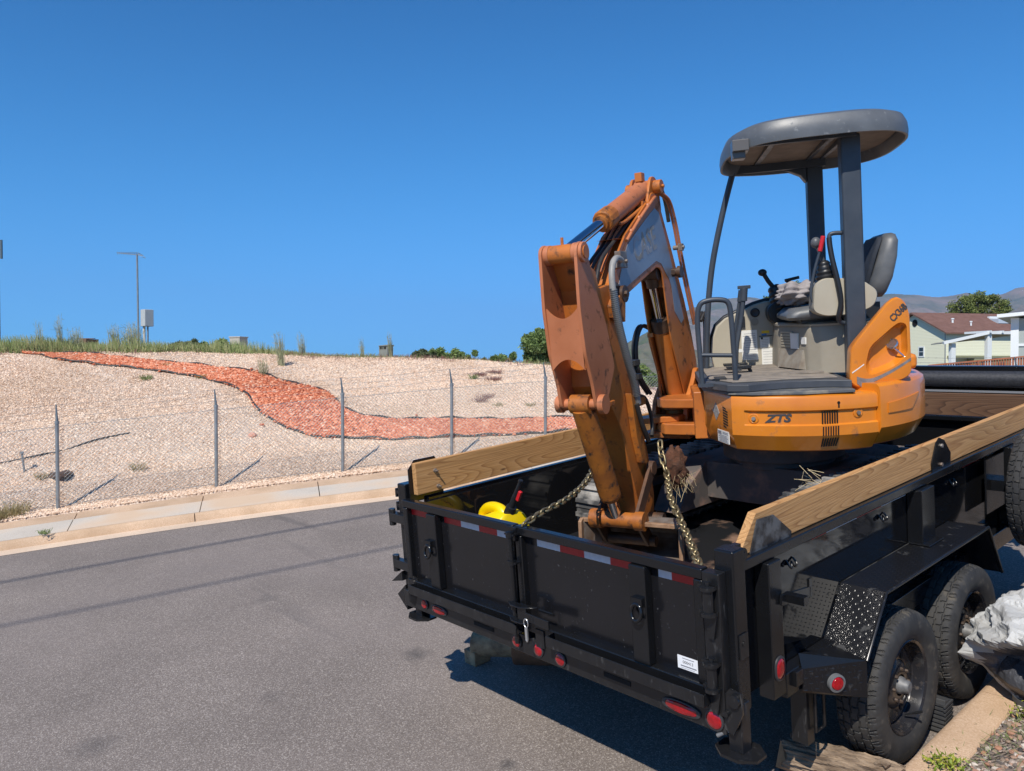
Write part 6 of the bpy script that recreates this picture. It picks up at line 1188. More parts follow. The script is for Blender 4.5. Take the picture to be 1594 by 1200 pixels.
# ground level bushes and weeds on the crest (street frame)
def crest(a, n_): 
    p = kpt(np.array(float(a)), np.array(float(n_))); z = float(slope_z(np.array(float(a)), np.array(float(n_)), p[0], p[1])); return np.array([p[0], p[1], z])
def bush(a, n_, w_, h, lab, cols, seed, nl=2500):
    rg = np.random.default_rng(seed); c = crest(a, n_); P_ = []; M = TW @ Matrix.Translation(tuple(c)); r0 = empty('bush', M, lab, 'bush')
    b = MB()
    for k in range(14):
        q = rg.uniform(0, 6.28); r_ = rg.uniform(0, w_/2); cc = np.array([r_*math.cos(q), r_*math.sin(q), h*rg.uniform(.1, .62)]); b.tube([(0, 0, -.05), tuple(cc*.5), tuple(cc)], .012, 4, taper=[1, .7, .3]); d = rg.normal(0, 1, (nl//14, 3)); d /= np.linalg.norm(d, axis=1)[:, None]; P_.append(cc+d*h*.28*rg.uniform(.2, 1, (nl//14, 1))**.5)
    b.build('stems', BARK, r0); leaves('foliage', np.concatenate(P_), .028, leaf_mat('bush_leaf', *cols), r0, None, 1.8)
bush(14.05, 9.3, 1.1, .38, 'bright green bush on the crest right of the utility box', G2, 21); bush(14.5, 9.6, .9, .30, 'round green bush on the crest next to the bright one', G1, 22); bush(13.65, 9.2, .7, .26, 'grey green bush on the crest left of the bright green one', G3, 23); bush(15.2, 8.6, 1.1, .26, 'low green bush on the crest beside the dark tree', G1, 24)
bush(9.25, 9.2, 1.3, .42, 'dark green bush on the crest right of the antenna mast', G2, 25, 4000); bush(8.95, 9.0, .9, .34, 'green bush on the crest just right of the grey cabinet', G3, 26, 3000); bush(9.6, 9.4, 1.0, .30, 'green bush on the crest in front of the pale cabinet', G2, 27, 3000)
def tuft(a, n_, h, w_, cnt, lab, cols, seed, lean=.25, nm='weed', cat='weed'):
    rg = np.random.default_rng(seed); c = crest(a, n_); th = rg.uniform(0, 6.28, cnt); r_ = rg.uniform(0, w_*.4, cnt); p0 = np.c_[r_*np.cos(th), r_*np.sin(th), np.full(cnt, -.02)]; hh = h*rg.uniform(.5, 1, cnt); ln = rg.uniform(0, lean, cnt)*hh; p1 = p0+np.c_[ln*np.cos(th), ln*np.sin(th), hh]; pm = (p0+p1)/2+rg.normal(0, .01, (cnt, 3))
    sidea = rg.integers(0, cnt, cnt*2); f_ = rg.uniform(.3, 1, cnt*2)[:, None]; q0 = p0[sidea]*(1-f_)+p1[sidea]*f_; q1 = q0+rg.normal(0, .05*h, (cnt*2, 3))+np.array([0, 0, .04*h])
    me = seg_mesh(nm, np.r_[p0, pm, q0], np.r_[pm, p1, q1], np.r_[np.full(cnt, .0035), np.full(cnt, .003), np.full(2*cnt, .0035)], np.r_[np.full(cnt, .003), np.full(cnt, .0012), np.full(2*cnt, .002)])
    o = link(nm, me, leaf_mat('weed_leaf', *cols), None, TW @ Matrix.Translation(tuple(c))); return tag(o, lab, cat)
GG = ((.20, .24, .12), (.32, .34, .20), (.48, .45, .30)); GP = ((.16, .06, .06), (.24, .11, .10), (.30, .19, .15)); GY = ((.20, .17, .07), (.30, .26, .12), (.38, .32, .17))
tuft(10.5, 6.8, .75, .18, 60, 'tall grey green weed standing on the slope above the red path', GG, 31, .1); tuft(10.2, 5.95, .42, .22, 50, 'short grey green weed at the upper edge of the red path', GG, 32, .2)
tuft(8.2, 9.0, .75, .5, 150, 'tall pale grass clump left of the antenna mast', GG, 33, .18); tuft(7.9, 9.1, .7, .3, 90, 'second pale grass clump farther left of the mast', GG, 34, .15); tuft(6.9, 9.0, .85, .14, 40, 'single tall seed stalk on the crest above the path start', GG, 35, .08); tuft(7.2, 9.1, .62, .35, 80, 'seeding grass clump above the start of the red path', GG, 36, .15); tuft(6.5, 8.9, .75, .12, 30, 'thin tall stalk near the left edge of the crest', GG, 37, .1)
tuft(12.3, 8.9, .55, .14, 30, 'thin dry stalk left of the small grey box', GG, 38, .1); tuft(12.95, 8.9, .70, .12, 30, 'tall thin stalk just left of the small grey box', GG, 39, .08); tuft(10.9, 8.8, .6, .2, 40, 'thin weed on the crest right of the tall slope weed', GG, 40, .15)
tuft(8.5, 5.9, .12, .28, 70, 'small green weed below the red path', G2, 41, .9); tuft(8.75, 6.7, .10, .25, 70, 'small green weed inside the red path', G2, 42, .9); tuft(9.25, 5.9, .10, .22, 60, 'tiny green weed at the lower edge of the path', G2, 43, .9)
tuft(14.2, 5.95, .14, .2, 60, 'small green shrub on the slope right of the third post', G1, 44, .8); tuft(8.5, 2.45, .16, .26, 50, 'small dry yellow weed on the gravel between the first two posts', GY, 45, .9)
for i_, (a_, n__) in enumerate([(14.15, 4.55), (14.0, 4.3), (14.35, 6.3), (14.7, 6.6), (14.55, 5.9)]): tuft(a_, n__, .10, .45, 130, ['low reddish weeds around the third fence post', 'second patch of low reddish weeds near the third post', 'purple red weeds on the upper slope', 'sparse purple weeds right of the upper patch', 'thin red weeds between the upper and lower patches'][i_], GP, 50+i_, 1.2)
tuft(14.3, 4.02, .10, .3, 60, 'low dry bush on the slope beside the red weeds', GY, 56, 1.0); tuft(14.85, 3.98, .09, .25, 60, 'low brown tuft on the slope farther right', GY, 57, 1.0)
tuft(7.0, 1.55, .22, .55, 160, 'dry bushy weed under the fence at the left edge', GY, 58, .9); tuft(7.25, 2.5, .12, .3, 50, 'dry weed around the small sprinkler pipe', GY, 59, 1.0); tuft(6.8, 1.4, .18, .4, 120, 'dry weed at the back of the sidewalk at the left edge', GY, 60, .9); tuft(7.6, .13, .06, .14, 40, 'tiny green weed growing in the gutter', G2, 61, .9)
# continuous crest grass
k_ = 95000; aq = RNG.uniform(3.8, 18, k_); nq = 8.0+RNG.uniform(0, 1, k_)**1.3*4.5; den = np.interp(aq, [4, 8.4, 8.6, 9.6, 10.4, 12, 15, 16.5, 18], [1, 1, .75, 1, .45, .2, .14, .35, .3]); kk = RNG.uniform(0, 1, k_) < den*np.clip(.55+fbm(aq*1.3, nq, 3, 8), .08, 1.); aq, nq = aq[kk], nq[kk]; P_ = kpt(aq, nq); z = slope_z(aq, nq, P_[:, 0], P_[:, 1]); p0 = np.c_[P_, z-.02]; hh = RNG.uniform(.05, .32, len(aq))*np.interp(aq, [4, 9.5, 11, 15, 18], [1, 1, .42, .40, .5])*(1+.8*fbm(aq*2.1, nq*.7, 2, 5)); p1 = p0+np.c_[RNG.normal(0, .05, len(aq)), RNG.normal(0, .05, len(aq)), hh]
tag(link('crest_grass', seg_mesh('grass', p0, p1, .007, .0015), leaf_mat('crest_grass_blade', (.13, .19, .055), (.25, .31, .11), (.46, .44, .24)), None, TW), 'green and pale dry grass growing along the crest of the embankment', None, None, 'stuff')
k_ = 5000; aq = RNG.uniform(3.8, 19, k_); nq = 7.7+RNG.uniform(0, 1, k_)*1.3; kk = RNG.uniform(0, 1, k_) < np.clip(.5+fbm(aq*1.9, nq*2, 3, 18), 0, 1); aq, nq = aq[kk], nq[kk]; P_ = kpt(aq, nq); z = slope_z(aq, nq, P_[:, 0], P_[:, 1]); p0 = np.c_[P_, z-.02]; p1 = p0+np.c_[RNG.normal(0, .05, (len(aq), 2)), RNG.uniform(.03, .13, len(aq))]
tag(link('crest_weeds', seg_mesh('crest_weeds', p0, p1, .006, .002), leaf_mat('red_weed_blade', *GP), None, TW), 'thin reddish brown weeds at the edge of the gravel crest', None, None, 'stuff')
# plants near the camera on the right
def sprig(x, y, s, lab, seed):
    rg = np.random.default_rng(seed); z = float(verge_z(np.array(x), np.array(y))); n_ = 260; P_ = rg.normal(0, 1, (n_, 3))*np.array([.045, .045, .02])*s+np.array([0, 0, .035*s]); r0 = empty('plant', TW @ Matrix.Translation((x, y, z)), lab, 'plant'); leaves('leaves', P_, .010*s, leaf_mat('succulent_leaf', (.14, .22, .02), (.26, .34, .03), (.42, .34, .06)), r0, None, 1.5, .5); b = MB()
    for k in range(7): b.tube([(0, 0, -.01), tuple(rg.normal(0, .04, 2)*s)+(.045*s,)], .002, 4)
    b.build('stems', BARK, r0)
sprig(1.52, 1.13, 1.0, 'small yellow green leafy plant at the edge of the near kerb', 3); sprig(1.68, 1.80, .8, 'green sprig inside the loop of the grey strap', 4); sprig(1.82, 1.98, .9, 'green and red leaves behind the grey strap', 5)
k_ = 160; p0 = np.c_[RNG.normal(1.66, .09, k_), RNG.uniform(1.0, 2.0, k_), np.zeros(k_)]; p0[:, 2] = verge_z(p0[:, 0], p0[:, 1]); p1 = p0+np.c_[RNG.normal(0, .03, (k_, 2)), RNG.uniform(.01, .05, k_)]
tag(link('grass_wisps', seg_mesh('grass_wisps', p0, p1, .0015, .0007), leaf_mat('wisp', *G2), None, TW), 'thin green grass wisps in the gravel bed', None, None, 'stuff')
# ------------------------------------------------------------------ chain link fence
GALV = mat('galvanised_steel', (.34, .36, .36), .45, (.26, .28, .29), 12, metal=.55); GALVD = mat('dark_galvanised_arm', (.10, .13, .15), .5, metal=.3)
FE = empty('chain_link_fence', TW, 'galvanised chain link fence with barbed wire arms at the foot of the embankment', 'fence')
post_a = [5.2, 7.55, 9.51, 11.28, 12.99, 14.50, 16.5, 18.4, 20.3, 22.2, 24.1]; tops = []
for a_ in post_a:
    c = crest(a_, 1.62); h = 1.18; U_ = UP*h; b = MB(); b.cyl(tuple(c-U_*.1), tuple(c+U_), .025, n=12); b.cyl(tuple(c+U_), tuple(c+U_*1.035), .031, n=12); b.build('post', GALV, FE, smooth=50)
    ar = tuple(c+U_*1.03); tp = tuple(c+UP*(h+.27)+np.array([-.05, .0, 0])); b = MB(); b.cyl(ar, tp, .019, .008, n=6); b.build('barb_arm', GALVD, FE); tops.append((np.array(ar), np.array(tp)))
b = MB()
for i in range(len(tops)-1):
    for f_ in (.25, .62, .97):
        p = tops[i][0]*(1-f_)+tops[i][1]*f_; q = tops[i+1][0]*(1-f_)+tops[i+1][1]*f_; mid = (p+q)/2-np.array([0, 0, .02]); b.tube([tuple(p), tuple(mid), tuple(q)], .0022, 4); L = np.linalg.norm(q-p)
        for k in range(int(L/.13)): r_ = p+(q-p)*(k+.5)/int(L/.13); b.bar(tuple(r_+np.array([-.012, 0, -.012])-np.array([0, 0, .014])), tuple(r_+np.array([.012, 0, .012])-np.array([0, 0, .014])), .002, .002)
b.build('barbed_wire', GALV, FE)
H_ = 1.16; mesh_ = .055; a0, a1 = 3.6, 24.1; P0 = []; P1 = []
for sgn in (1, -1):
    for s0 in np.arange(a0-(H_ if sgn > 0 else 0), a1+(H_ if sgn < 0 else 0), mesh_*1.0):
        nseg = 6; ss = s0+sgn*np.linspace(0, H_, nseg+1); zz = np.linspace(.02, H_, nseg+1); ok = (ss > a0) & (ss < a1)
        for j in range(nseg):
            if ok[j] and ok[j+1]: P0.append((ss[j], zz[j])); P1.append((ss[j+1], zz[j+1]))
P0 = np.array(P0); P1 = np.array(P1)
def fmap(Q): p = kpt(Q[:, 0], np.full(len(Q), 1.66)); return np.c_[p, base(p[:, 1])+.16]+Q[:, 1:2]*UP[None]
link('wire_mesh', seg_mesh('wire_mesh', fmap(P0), fmap(P1), .0021), GALV, FE)
b = MB(); 
for zz in (1.14, .04): b.tube([tuple(fmap(np.array([[q, zz]]))[0]) for q in np.arange(3.6, 24, .3)], .0035, 4)
b.build('tension_wire', GALV, FE)
# slope bits: edging pieces, sprinkler, drain cover
def strip_piece(pts, lab):
    b = MB(); b.tube(smoothpath([tuple(crest(a_, n__)+np.array([0, 0, .012+.012*math.sin(a_*9)])) for a_, n__ in pts], 8), .013, 5); o = b.build('loose_edging', EDGM, None, TW, smooth=60); tag(o, lab, 'garden edging')
strip_piece([(5.9, 2.85), (6.7, 3.0), (7.2, 3.08), (7.5, 3.19), (7.9, 3.4), (8.35, 3.6)], 'loose strip of black edging crossing the gravel behind the first post')
c = crest(7.5, 2.55); b = MB(); b.prism([(.21*math.cos(q), .13*math.sin(q)) for q in np.linspace(0, 6.28, 25)[:-1]], -.01, .03, lambda a, e, t: (a, e, t)); b.prism([(.27*math.cos(q), .16*math.sin(q)) for q in np.linspace(0, 6.28, 25)[:-1]], -.02, .012, lambda a, e, t: (a, e, t)); o = b.build('drain_cover', mat('brown_drain_cover', (.16, .10, .07), .8, (.07, .045, .035), 12), None, TW @ Matrix.Translation(tuple(c)), bev=.004); tag(o, 'brown round drain cover on the gravel behind the first fence post', 'drain cover')
c = crest(7.02, 2.70); b = MB(); b.cyl((0, 0, -.05), (0, 0, .30), .016, n=10); b.cyl((0, 0, .29), (.05, 0, .30), .02, n=10); b.cyl((0, 0, .28), (0, 0, .31), .026, n=10); o = b.build('standpipe', GALV, None, TW @ Matrix.Translation(tuple(c)), smooth=50); tag(o, 'short grey pipe standing in the gravel near the left edge', 'pipe')
c = crest(10.0, 3.24); b = MB(); b.ball((0, 0, .01), .10, .07, .055, 9, 6); b.ball((-.13, .05, .0), .05, .04, .03, 8, 5); o = b.build('pink_rock', mat('pink_rock', (.66, .36, .26), .85, (.52, .25, .17), 14, bump=.4, bscale=30), None, TW @ Matrix.Translation(tuple(c)), smooth=30); tag(o, 'single pink rock on the pale gravel left of the second post', 'rock')
# ------------------------------------------------------------------ things on the crest
def up_at(u, vb, d): return Matrix.Translation(tuple(at(u, vb, d)))
RTv = Vector(RW[0]); FWv = Vector((RW[2][0], RW[2][1], 0)).normalized()
def oriented(p, yaw): r = Matrix.Rotation(yaw, 4, 'Z'); base_ = Matrix(((RTv.x, FWv.x, 0, 0), (RTv.y, FWv.y, 0, 0), (0, 0, 1, 0), (0, 0, 0, 1))); return Matrix.Translation(tuple(p)) @ base_ @ r
D = 19.5; k = D/FPX
AM = empty('antenna_mast', oriented(at(216, 546, D), 0), 'thin grey mast with a small yagi antenna on the embankment crest', 'antenna')
b = MB(); b.cyl((0, 0, -.3), (-.02, 0, 150*k), .022, n=10); b.build('mast', GALV, AM, smooth=50)
b = MB(); b.bar((-.50, 0, 152*k), (.12, 0, 148*k), .018, .018)
for i_, x in enumerate(np.linspace(-.50, .02, 11)): hw = .06+.01*i_; b.cyl((x, -hw*.8, 151.5*k-x*.02), (x, hw*.8, 151.5*k-x*.02), .004, n=5); b.cyl((x, 0, 151.5*k-.04), (x, 0, 151.5*k+.04), .0035, n=5)
b.tube([(.06, -.10, 148*k+.03), (.14, -.10, 148*k-.05), (.14, .10, 148*k-.05), (.06, .10, 148*k+.03)], .005, 5, closed=True); b.build('yagi_antenna', GALV, AM)
CBX = empty('equipment_cabinet', oriented(at(221, 548, D), R_(-38)), 'pale grey equipment cabinet on a post beside the antenna mast', 'cabinet')
CBM = mat('pale_grey_cabinet', (.48, .50, .49), .5, (.42, .44, .43), 6); b = MB(); b.box(-.02, .20, -.02, .20, 40*k, 66*k); b.build('box', CBM, CBX, bev=.01); b = MB(); b.box(-.03, -.02, .0, .18, 41*k, 65*k); b.build('cabinet_door', CBM, CBX, bev=.003); b = MB(); b.cyl((-.0, .06, -.3), (-.0, .06, 64*k), .03, n=12); b.build('post', mat('white_post', (.62, .60, .55), .6), CBX, smooth=50); b = MB(); b.cyl((.10, .10, -.3), (.10, .10, 40*k), .02, n=10); b.cyl((.05, .12, 20*k), (.07, .12, 41*k), .012, n=8); b.build('conduit', GALV, CBX, smooth=50)
CT = empty('cell_tower', oriented(at(-1.5, 540, 260), 0), 'tall dark cell tower cut by the left edge of the photo', 'tower'); kk = 260/FPX
b = MB(); b.cyl((0, 0, -5), (0, 0, 168*kk), .50, .42, n=12); b.build('pole', GALVD, CT, smooth=50)
b = MB()
for x in (-5.5, 4.2): b.box(x*kk, (x+2.6)*kk, -.3, .3, 137*kk, 166*kk)
b.box(-5*kk, 5*kk, -.1, .1, 150*kk, 152*kk); b.build('antenna_panels', GALVD, CT)
D2 = 20.5; k = D2/FPX; UB_ = empty('utility_box', oriented(at(600, 557, D2), R_(-25)), 'small grey green utility box with slots on the embankment crest', 'utility box'); b = MB(); b.box(-8*k, 8*k, -.1, .16, -.2, 18*k); b.prism([(-8.5*k, 18*k), (8.5*k, 18*k), (8.5*k, 20.5*k), (-8.5*k, 19*k)], -.12, .18, lambda a, c, t: (a, t, c)); b.build('box', mat('grey_green_box', (.22, .23, .20), .6, (.17, .18, .155), 8), UB_, bev=.006)
b = MB(); 
for x in (-6, -3, 1, 3.6): b.box(x*k, (x+1.8)*k, -.108, -.101, 13.5*k, 17*k)
b.build('slots', VOID, UB_)
k = 26/FPX; o_ = empty('pale_cabinet', oriented(at(372, 548, 26), R_(-20)), 'pale concrete cabinet half hidden by grass on the crest', 'cabinet'); b = MB(); b.box(-10*k, 9*k, -.2, .2, -.5, 22*k); b.box(-11*k, 10*k, -.22, .22, 22*k, 24*k); b.build('box', mat('pale_cabinet', (.42, .40, .34), .8, (.36, .34, .29), 6), o_, bev=.01)
k = 32/FPX; o_ = empty('brown_shed_roof', oriented(at(135, 548, 32), R_(-20)), 'low brown and white structure behind the crest grass on the left', 'shed'); b = MB(); b.box(-12*k, -1*k, -.3, .3, -.6, 19*k); b.build('white_side', CBM, o_); b = MB(); b.box(-1*k, 12*k, -.3, .3, -.6, 20*k); b.box(-16*k, 16*k, -.05, .05, 20.5*k, 21.5*k); b.build('brown_side', mat('brown_shed', (.14, .085, .05), .8), o_)
# ------------------------------------------------------------------ houses on the right
def mk(b, name, m_, par, **kw): return b.build(name, m_, par, **kw)
def siding(name, c):
    m_ = newmat(name, .6); n, L, bs = nodes(m_); tc = n.new('ShaderNodeTexCoord'); sp_ = n.new('ShaderNodeSeparateXYZ'); L.new(tc.outputs['Object'], sp_.inputs[0]); mu = n.new('ShaderNodeMath'); mu.operation = 'MULTIPLY'; mu.inputs[1].default_value = 1/.22; L.new(sp_.outputs[2], mu.inputs[0]); fr = n.new('ShaderNodeMath'); fr.operation = 'FRACT'; L.new(mu.outputs[0], fr.inputs[0])
    bp = n.new('ShaderNodeBump'); bp.inputs['Distance'].default_value = .05; bp.inputs['Strength'].default_value = .9; L.new(fr.outputs[0], bp.inputs['Height']); bp.invert = True; L.new(bp.outputs[0], bs.inputs['Normal']); bs.inputs['Base Color'].default_value = tuple(c)+(1,); return m_
SID = siding('cream_lap_siding', (.70, .70, .52)); ROOFB = mat('brown_shingles', (.15, .075, .055), .9, (.20, .105, .08), 1.2, bump=.4, bscale=8, bdist=.05); TRIMW = mat('white_trim', (.72, .75, .74), .5); GLASS = mat('dark_window_glass', (.03, .04, .045), .06); GREYR = mat('grey_shingles', (.10, .105, .12), .9, (.14, .145, .16), 1.5); REDF = mat('red_brown_fence_boards', (.33, .12, .055), .75, (.27, .09, .04), .8)
d0 = 115; g = Vector((-.65, .76)); l_ = Vector((.76, .65)); hw = 6.6; L = 16.5
HM = oriented(at(1472, 575, d0), R_(12)); HS = empty('cream_house', HM, 'cream sided house with a brown gable roof behind the trailer', 'house')
# house frame: x along the ridge, y towards the back gable, z up
ze = 5.45; zr = 8.45
b = MB(); V = [(0, 0, -4), (L, 0, -4), (L, 2*hw, -4), (0, 2*hw, -4), (0, 0, ze), (L, 0, ze), (L, 2*hw, ze), (0, 2*hw, ze), (0, hw, zr-.1), (L, hw, zr-.1)]; b.add(V, [(3, 2, 1, 0), (0, 1, 5, 4), (2, 3, 7, 6), (0, 4, 8, 7, 3), (1, 2, 6, 9, 5), (4, 5, 9, 8), (6, 7, 8, 9)]); b.build('wall', SID, HS)
sl_ = (zr-ze)/hw; b = MB(); ov = .7
for s0, s1 in ((-ov, hw), (2*hw+ov, hw)):
    za = ze-sl_*ov; b.add([(-.6, s0, za), (L+.6, s0, za), (L+.6, s1, zr+.02), (-.6, s1, zr+.02), (-.6, s0, za+.2), (L+.6, s0, za+.2), (L+.6, s1, zr+.24), (-.6, s1, zr+.24)], [(3, 2, 1, 0), (4, 5, 6, 7), (0, 1, 5, 4), (1, 2, 6, 5), (2, 3, 7, 6), (3, 0, 4, 7)])
RF = b.build('roof', ROOFB, HS)
b = MB(); zz = lambda y: ze+sl_*y+.24
for (x, y, r_, h) in ((3.6, 2.9, .14, .9), (5.9, 1.9, .12, .9)): b.cyl((x, y, zz(y)-.1), (x, y, zz(y)+h*.5), r_, n=10); b.cyl((x, y, zz(y)+h*.5), (x, y, zz(y)+h*.7), r_*1.6, n=10)
b.build('roof_vent', TRIMW, RF)
b = MB(); x, y = 12.5, 3.6; b.box(x-1.1, x+1.1, y-1.0, y+1.0, zz(y)-.4, zz(y)+.35); SKL = b.build('skylight', mat('pale_skylight', (.45, .52, .58), .15), RF, bev=.05); b = MB(); b.box(x-.9, x+.9, y+1.0, y+1.4, zz(y)+.0, zz(y)+.8); b.build('skylight_curb', TRIMW, RF)
b = MB(); b.box(-.08, -.01, 4.3, 5.55, 1.85, 3.45); WD = b.build('window', TRIMW, HS); b = MB(); b.box(-.10, -.081, 4.5, 5.35, 2.05, 2.62); b.box(-.10, -.081, 4.5, 5.35, 2.72, 3.28); b.build('pane', GLASS, WD)
b = MB(); b.cyl((-.06, hw-.2, 7.05), (-.01, hw-.2, 7.05), .55, n=24); b.build('round_vent', VOID, HS)
b = MB(); b.box(-.05, 0, 0, 2*hw, -.15, .12); b.box(-.06, 0, .0, .18, -4, ze); b.box(-.06, -.0, 5.3, 5.5, -4, -.1); b.build('trim', mat('grey_trim', (.30, .31, .30), .6), HS)
b = MB(); b.box(.2, L, -1.6, -.005, 1.7, 2.0); b.box(3.5, 14, -1.5, -.1, -4, 1.7); b.build('porch', mat('olive_porch_wall', (.26, .26, .15), .7), HS)
b = MB(); 
for x in (4.6, 7.5, 10.2, 12.4): b.box(x, x+1.1, -1.62, -1.505, -.3, 1.1)
b.build('window', GLASS, HS)
PG = empty('pergola', oriented(at(1484, 575, 92), R_(12)), 'white slatted pergola roof on posts beside the cream house', 'pergola'); k = 92/FPX
b = MB(); V = [(-18*k, 0, 40*k), (50*k, -1, 56*k), (110*k, -1, 56*k), (110*k, 4, 50*k), (10*k, 4.5, 40*k)]; V = [tuple(v) for v in V]+[(x, y, z+.12) for x, y, z in V]; b.add(V, [(4, 3, 2, 1, 0), (5, 6, 7, 8, 9)]+[(i, (i+1) % 5, 5+(i+1) % 5, 5+i) for i in range(5)]); b.build('slatted_roof', mat('shaded_slats', (.38, .36, .29), .8, (.24, .23, .18), 1.5), PG)
b = MB(); b.bar((-19*k, -.05, 41*k), (50*k, -1.1, 57*k), .3, .32); b.bar((50*k, -1.1, 57*k), (112*k, -1.1, 57*k), .3, .32)
for x in (50, 72, 94): b.bar((x*k, -1.5, 58.5*k), (x*k, 2.5, 58.5*k), .15, .25)
b.build('beams', TRIMW, PG); 
for x, y, zt_ in ((1, .3, 41), (53, -.8, 55)): b = MB(); b.box((x-3.8)*k, (x+3.8)*k, y-.25, y+.25, -4, zt_*k); b.build('post', TRIMW, PG, bev=.02)
H2 = empty('grey_house', oriented(at(1578, 575, 70), R_(-37)), 'pale grey board and batten house cut by the right edge of the photo', 'house'); k = 70/FPX
b = MB(); b.box(0, 9, 0, 9, -4, 79*k); b.build('wall', mat('grey_green_boards', (.34, .38, .36), .7), H2); b = MB(); b.box(-.25, .35, -.12, .0, -4, 80*k); b.box(.35, 9, -.10, .0, 36*k, 40*k)
for x in (1.3, 2.2, 3.1, 4.0): b.box(x, x+.12, -.06, .0, -4, 79*k)
b.build('trim', TRIMW, H2); b = MB(); V = [(-1.2, -1.2, 80*k), (10, -1.2, 95*k), (10, 10, 95*k), (-1.2, 10, 80*k)]; V = V+[(x, y, z+.3) for x, y, z in V]; b.add(V, [(3, 2, 1, 0), (4, 5, 6, 7), (0, 1, 5, 4), (1, 2, 6, 5), (2, 3, 7, 6), (3, 0, 4, 7)]); RF2 = b.build('eave', TRIMW, H2)
b = MB(); V = [(-.6, -.6, 80*k+.32), (10, -.6, 95*k+.32), (10, 10, 95*k+3), (3, 6, 80*k+3.0)]; V = V+[(x, y, z-.2) for x, y, z in V]; b.add(V, [(0, 1, 2, 3), (7, 6, 5, 4), (0, 4, 5, 1), (1, 5, 6, 2), (2, 6, 7, 3), (3, 7, 4, 0)]); b.build('roof', GREYR, H2)
# timber fence and second chain link fence
WF = empty('timber_fence', oriented(at(1445, 575, 64), 0), 'red brown timber board fence in front of the cream house', 'fence'); k = 64/FPX
b = MB(); nb = 60
for i_ in range(nb):
    f_ = i_/nb; x = f_*165*k; y = f_*-6; zt_ = (6.5+20*f_)*k; zb2 = -2
    b.box(x, x+165*k/nb-.02, y, y+.05, zb2, zt_+(.03 if i_ % 2 else 0))
b.build('boards', REDF, WF); b = MB(); V0 = (0, -.06, 6*k-.1); b.bar((0, -.06, 6.2*k), (165*k, -6.06, 26.5*k), .06, .12)
for f_ in (.0, .33, .66, .98): b.box(f_*165*k-.06, f_*165*k+.06, -6*f_-.12, -6*f_-.02, -2, (7+20*f_)*k)
b.build('rail_and_posts', REDF, WF)
F2 = empty('boundary_fence', oriented(at(1440, 575, 34), 0), 'silver chain link fence with a top rail behind the front of the trailer', 'fence'); k = 34/FPX
b = MB(); b.cyl((-5*k, 0, 3.0*k), (190*k, -2.5, 7*k), .022, n=8)
for x in (22, 80, 94, 150): b.cyl((x*k, -2.5*x/190, -2), (x*k, -2.5*x/190, (4+4*x/190)*k), .03, n=8)
b.build('frame', GALV, F2, smooth=50)
P0 = []; P1 = []
for s0 in np.arange(-1.6, 190*k, .07): P0 += [(s0, -1.5), (s0, .10)]; P1 += [(s0+1.6, .10), (s0+1.6, -1.5)]
P0 = np.array(P0); P1 = np.array(P1); mf = lambda Q: np.c_[Q[:, 0], -2.5*Q[:, 0]/(190*k), Q[:, 1]+4*k*Q[:, 0]/(190*k)]; link('wire_mesh', seg_mesh('wire_mesh', mf(P0), mf(P1), .0035), GALV, F2)
# ------------------------------------------------------------------ mountains
def range_mesh(name, prof, d, depth, zb, m_, seed, rough, label, n_=260, rows=60):
    us = np.linspace(prof[0][0], prof[-1][0], n_); vs = np.interp(us, [p[0] for p in prof], [p[1] for p in prof]); V = np.zeros((n_, 2*rows, 3))
    for i in range(n_):
        c = at(us[i], vs[i], d); hd = c-CW; hd[2] = 0; hd /= np.linalg.norm(hd); top = c[2]
        for j in range(2*rows):
            t = (j-rows*1.4)/(rows*1.4) if j < rows*1.4 else (j-rows*1.4)/(rows*.6); dd_ = t*depth*(1 if t < 0 else .5); h = zb+(top-zb)*(1-abs(t)**1.15*1.0); p = c+hd*dd_; V[i, j] = (p[0], p[1], h)
    nz = fbm(V[..., 0]/rough, V[..., 1]/rough, 6, seed); rid = 1-2*np.abs(fbm(V[..., 0]/rough/.8+9, V[..., 1]/rough/.8, 6, seed+4)); edge = np.abs(np.linspace(-1.4, .6, 2*rows))[None, :]; amp = np.clip(edge*2.2, .28, 1); V[..., 2] += (nz*.16+rid*.20-.14)*depth*.30*amp*(1-np.clip(edge-1, 0, 1)); V[..., 2] = np.maximum(V[..., 2], zb-5)
    I = np.arange(n_*2*rows).reshape(n_, 2*rows); F = np.stack([I[:-1, :-1], I[1:, :-1], I[1:, 1:], I[:-1, 1:]], -1).reshape(-1, 4); o = link(name, np_mesh(name, V.reshape(-1, 3), F, True), m_); return tag(o, label, None, None, 'structure')
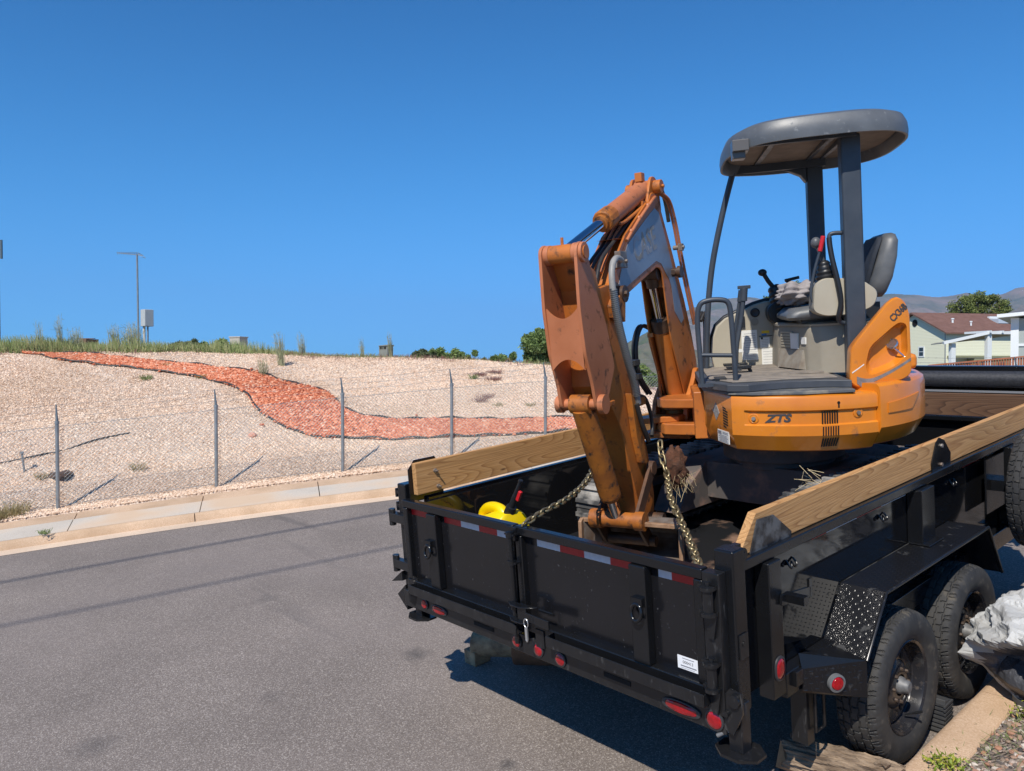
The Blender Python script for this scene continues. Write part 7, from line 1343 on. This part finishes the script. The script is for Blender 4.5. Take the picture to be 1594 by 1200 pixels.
def mtn_mat(name, a, b_, sc, snow=False, bump=40):
    m_ = mat(name, a, .95, b_, sc, bump=.6, bscale=sc*4, bdist=bump)
    if snow:
        n, L, bs = nodes(m_); cur = bs.inputs['Base Color'].links[0].from_socket; tc = n.new('ShaderNodeTexCoord'); ns = n.new('ShaderNodeTexNoise'); ns.inputs['Scale'].default_value = .010; ns.inputs['Detail'].default_value = 7; L.new(tc.outputs['Object'], ns.inputs['Vector']); sp_ = n.new('ShaderNodeSeparateXYZ'); L.new(tc.outputs['Object'], sp_.inputs[0])
        mr = n.new('ShaderNodeMapRange'); mr.inputs['From Min'].default_value = 560; mr.inputs['From Max'].default_value = 900; L.new(sp_.outputs[2], mr.inputs[0]); ad = n.new('ShaderNodeMath'); ad.operation = 'MULTIPLY'; L.new(mr.outputs[0], ad.inputs[0]); ad.inputs[1].default_value = .30
        a2 = n.new('ShaderNodeMath'); a2.operation = 'ADD'; L.new(ad.outputs[0], a2.inputs[0]); L.new(ns.outputs[0], a2.inputs[1]); r2 = n.new('ShaderNodeMapRange'); r2.inputs['From Min'].default_value = .70; r2.inputs['From Max'].default_value = .73; L.new(a2.outputs[0], r2.inputs[0])
        mx = n.new('ShaderNodeMix'); mx.data_type = 'RGBA'; L.new(r2.outputs[0], mx.inputs[0]); L.new(cur, mx.inputs[6]); mx.inputs[7].default_value = (.8, .82, .85, 1); L.new(mx.outputs[2], bs.inputs['Base Color'])
    return m_
range_mesh('hills', [(820, 590), (900, 566), (940, 549), (972, 533), (1002, 518), (1012, 514), (1050, 530), (1100, 560), (1160, 585)], 2600, 900, -30, mtn_mat('green_hillside', (.06, .085, .035), (.15, .13, .09), .008, bump=12), 3, 260, 'green scrub covered foothill seen between the digger arm and boom')
range_mesh('mountains', [(900, 590), (960, 560), (1010, 520), (1040, 500), (1070, 482), (1097, 473), (1130, 466), (1168, 461), (1200, 468), (1250, 466), (1300, 462), (1383, 458), (1420, 460), (1460, 464), (1480, 462), (1504, 455), (1530, 460), (1559, 458), (1580, 449), (1594, 446), (1650, 436), (1720, 425), (1850, 420)], 6500, 2300, -40, mtn_mat('rocky_mountain', (.25, .185, .155), (.085, .10, .065), .0028, True), 8, 800, 'hazy rocky mountain range with snow patches on the horizon', n_=420, rows=90)
# ------------------------------------------------------------------ haze
HZ = 0.00005
if HZ > 0:
    hm = bpy.data.materials.new('haze'); hm.use_nodes = True; n = hm.node_tree.nodes; L_ = hm.node_tree.links; n.remove(n['Principled BSDF']); pv = n.new('ShaderNodeVolumePrincipled'); pv.inputs['Color'].default_value = (.38, .62, 1.0, 1); pv.inputs['Density'].default_value = HZ; pv.inputs['Anisotropy'].default_value = 0; L_.new(pv.outputs[0], n['Material Output'].inputs['Volume'])
    b = MB(); b.box(-10500, 10500, -10500, 10500, -1300, 1050); o = b.build('haze', hm); tag(o, 'thin blue air haze over the whole valley', None, None, 'stuff')
for m_ in bpy.data.materials:
    if m_.name != 'haze': m_.displacement_method = 'BUMP'

# ------------------------------------------------------------------ groups of repeats
GRP = {'chain': 'gold chains tying down the digger', 'weed': 'weeds on the embankment', 'bush': 'bushes on the crest', 'garden edging': 'black edging strips on the embankment', 'bag': 'crumpled bags by the kerb', 'plant': 'small leafy plants by the near kerb'}
cnt = {}
for o in list(bpy.data.objects):
    if o.parent is None and 'category' in o: cnt.setdefault(o['category'] if o['category'] in GRP else o.name.split('.')[0], []).append(o)
for k_, v_ in cnt.items():
    if len(v_) > 1 and k_ in GRP:
        for o in v_: o['group'] = GRP[k_]
    elif k_ == 'pine_tree':
        for o in v_: o['group'] = 'pine trees behind the digger and the house'
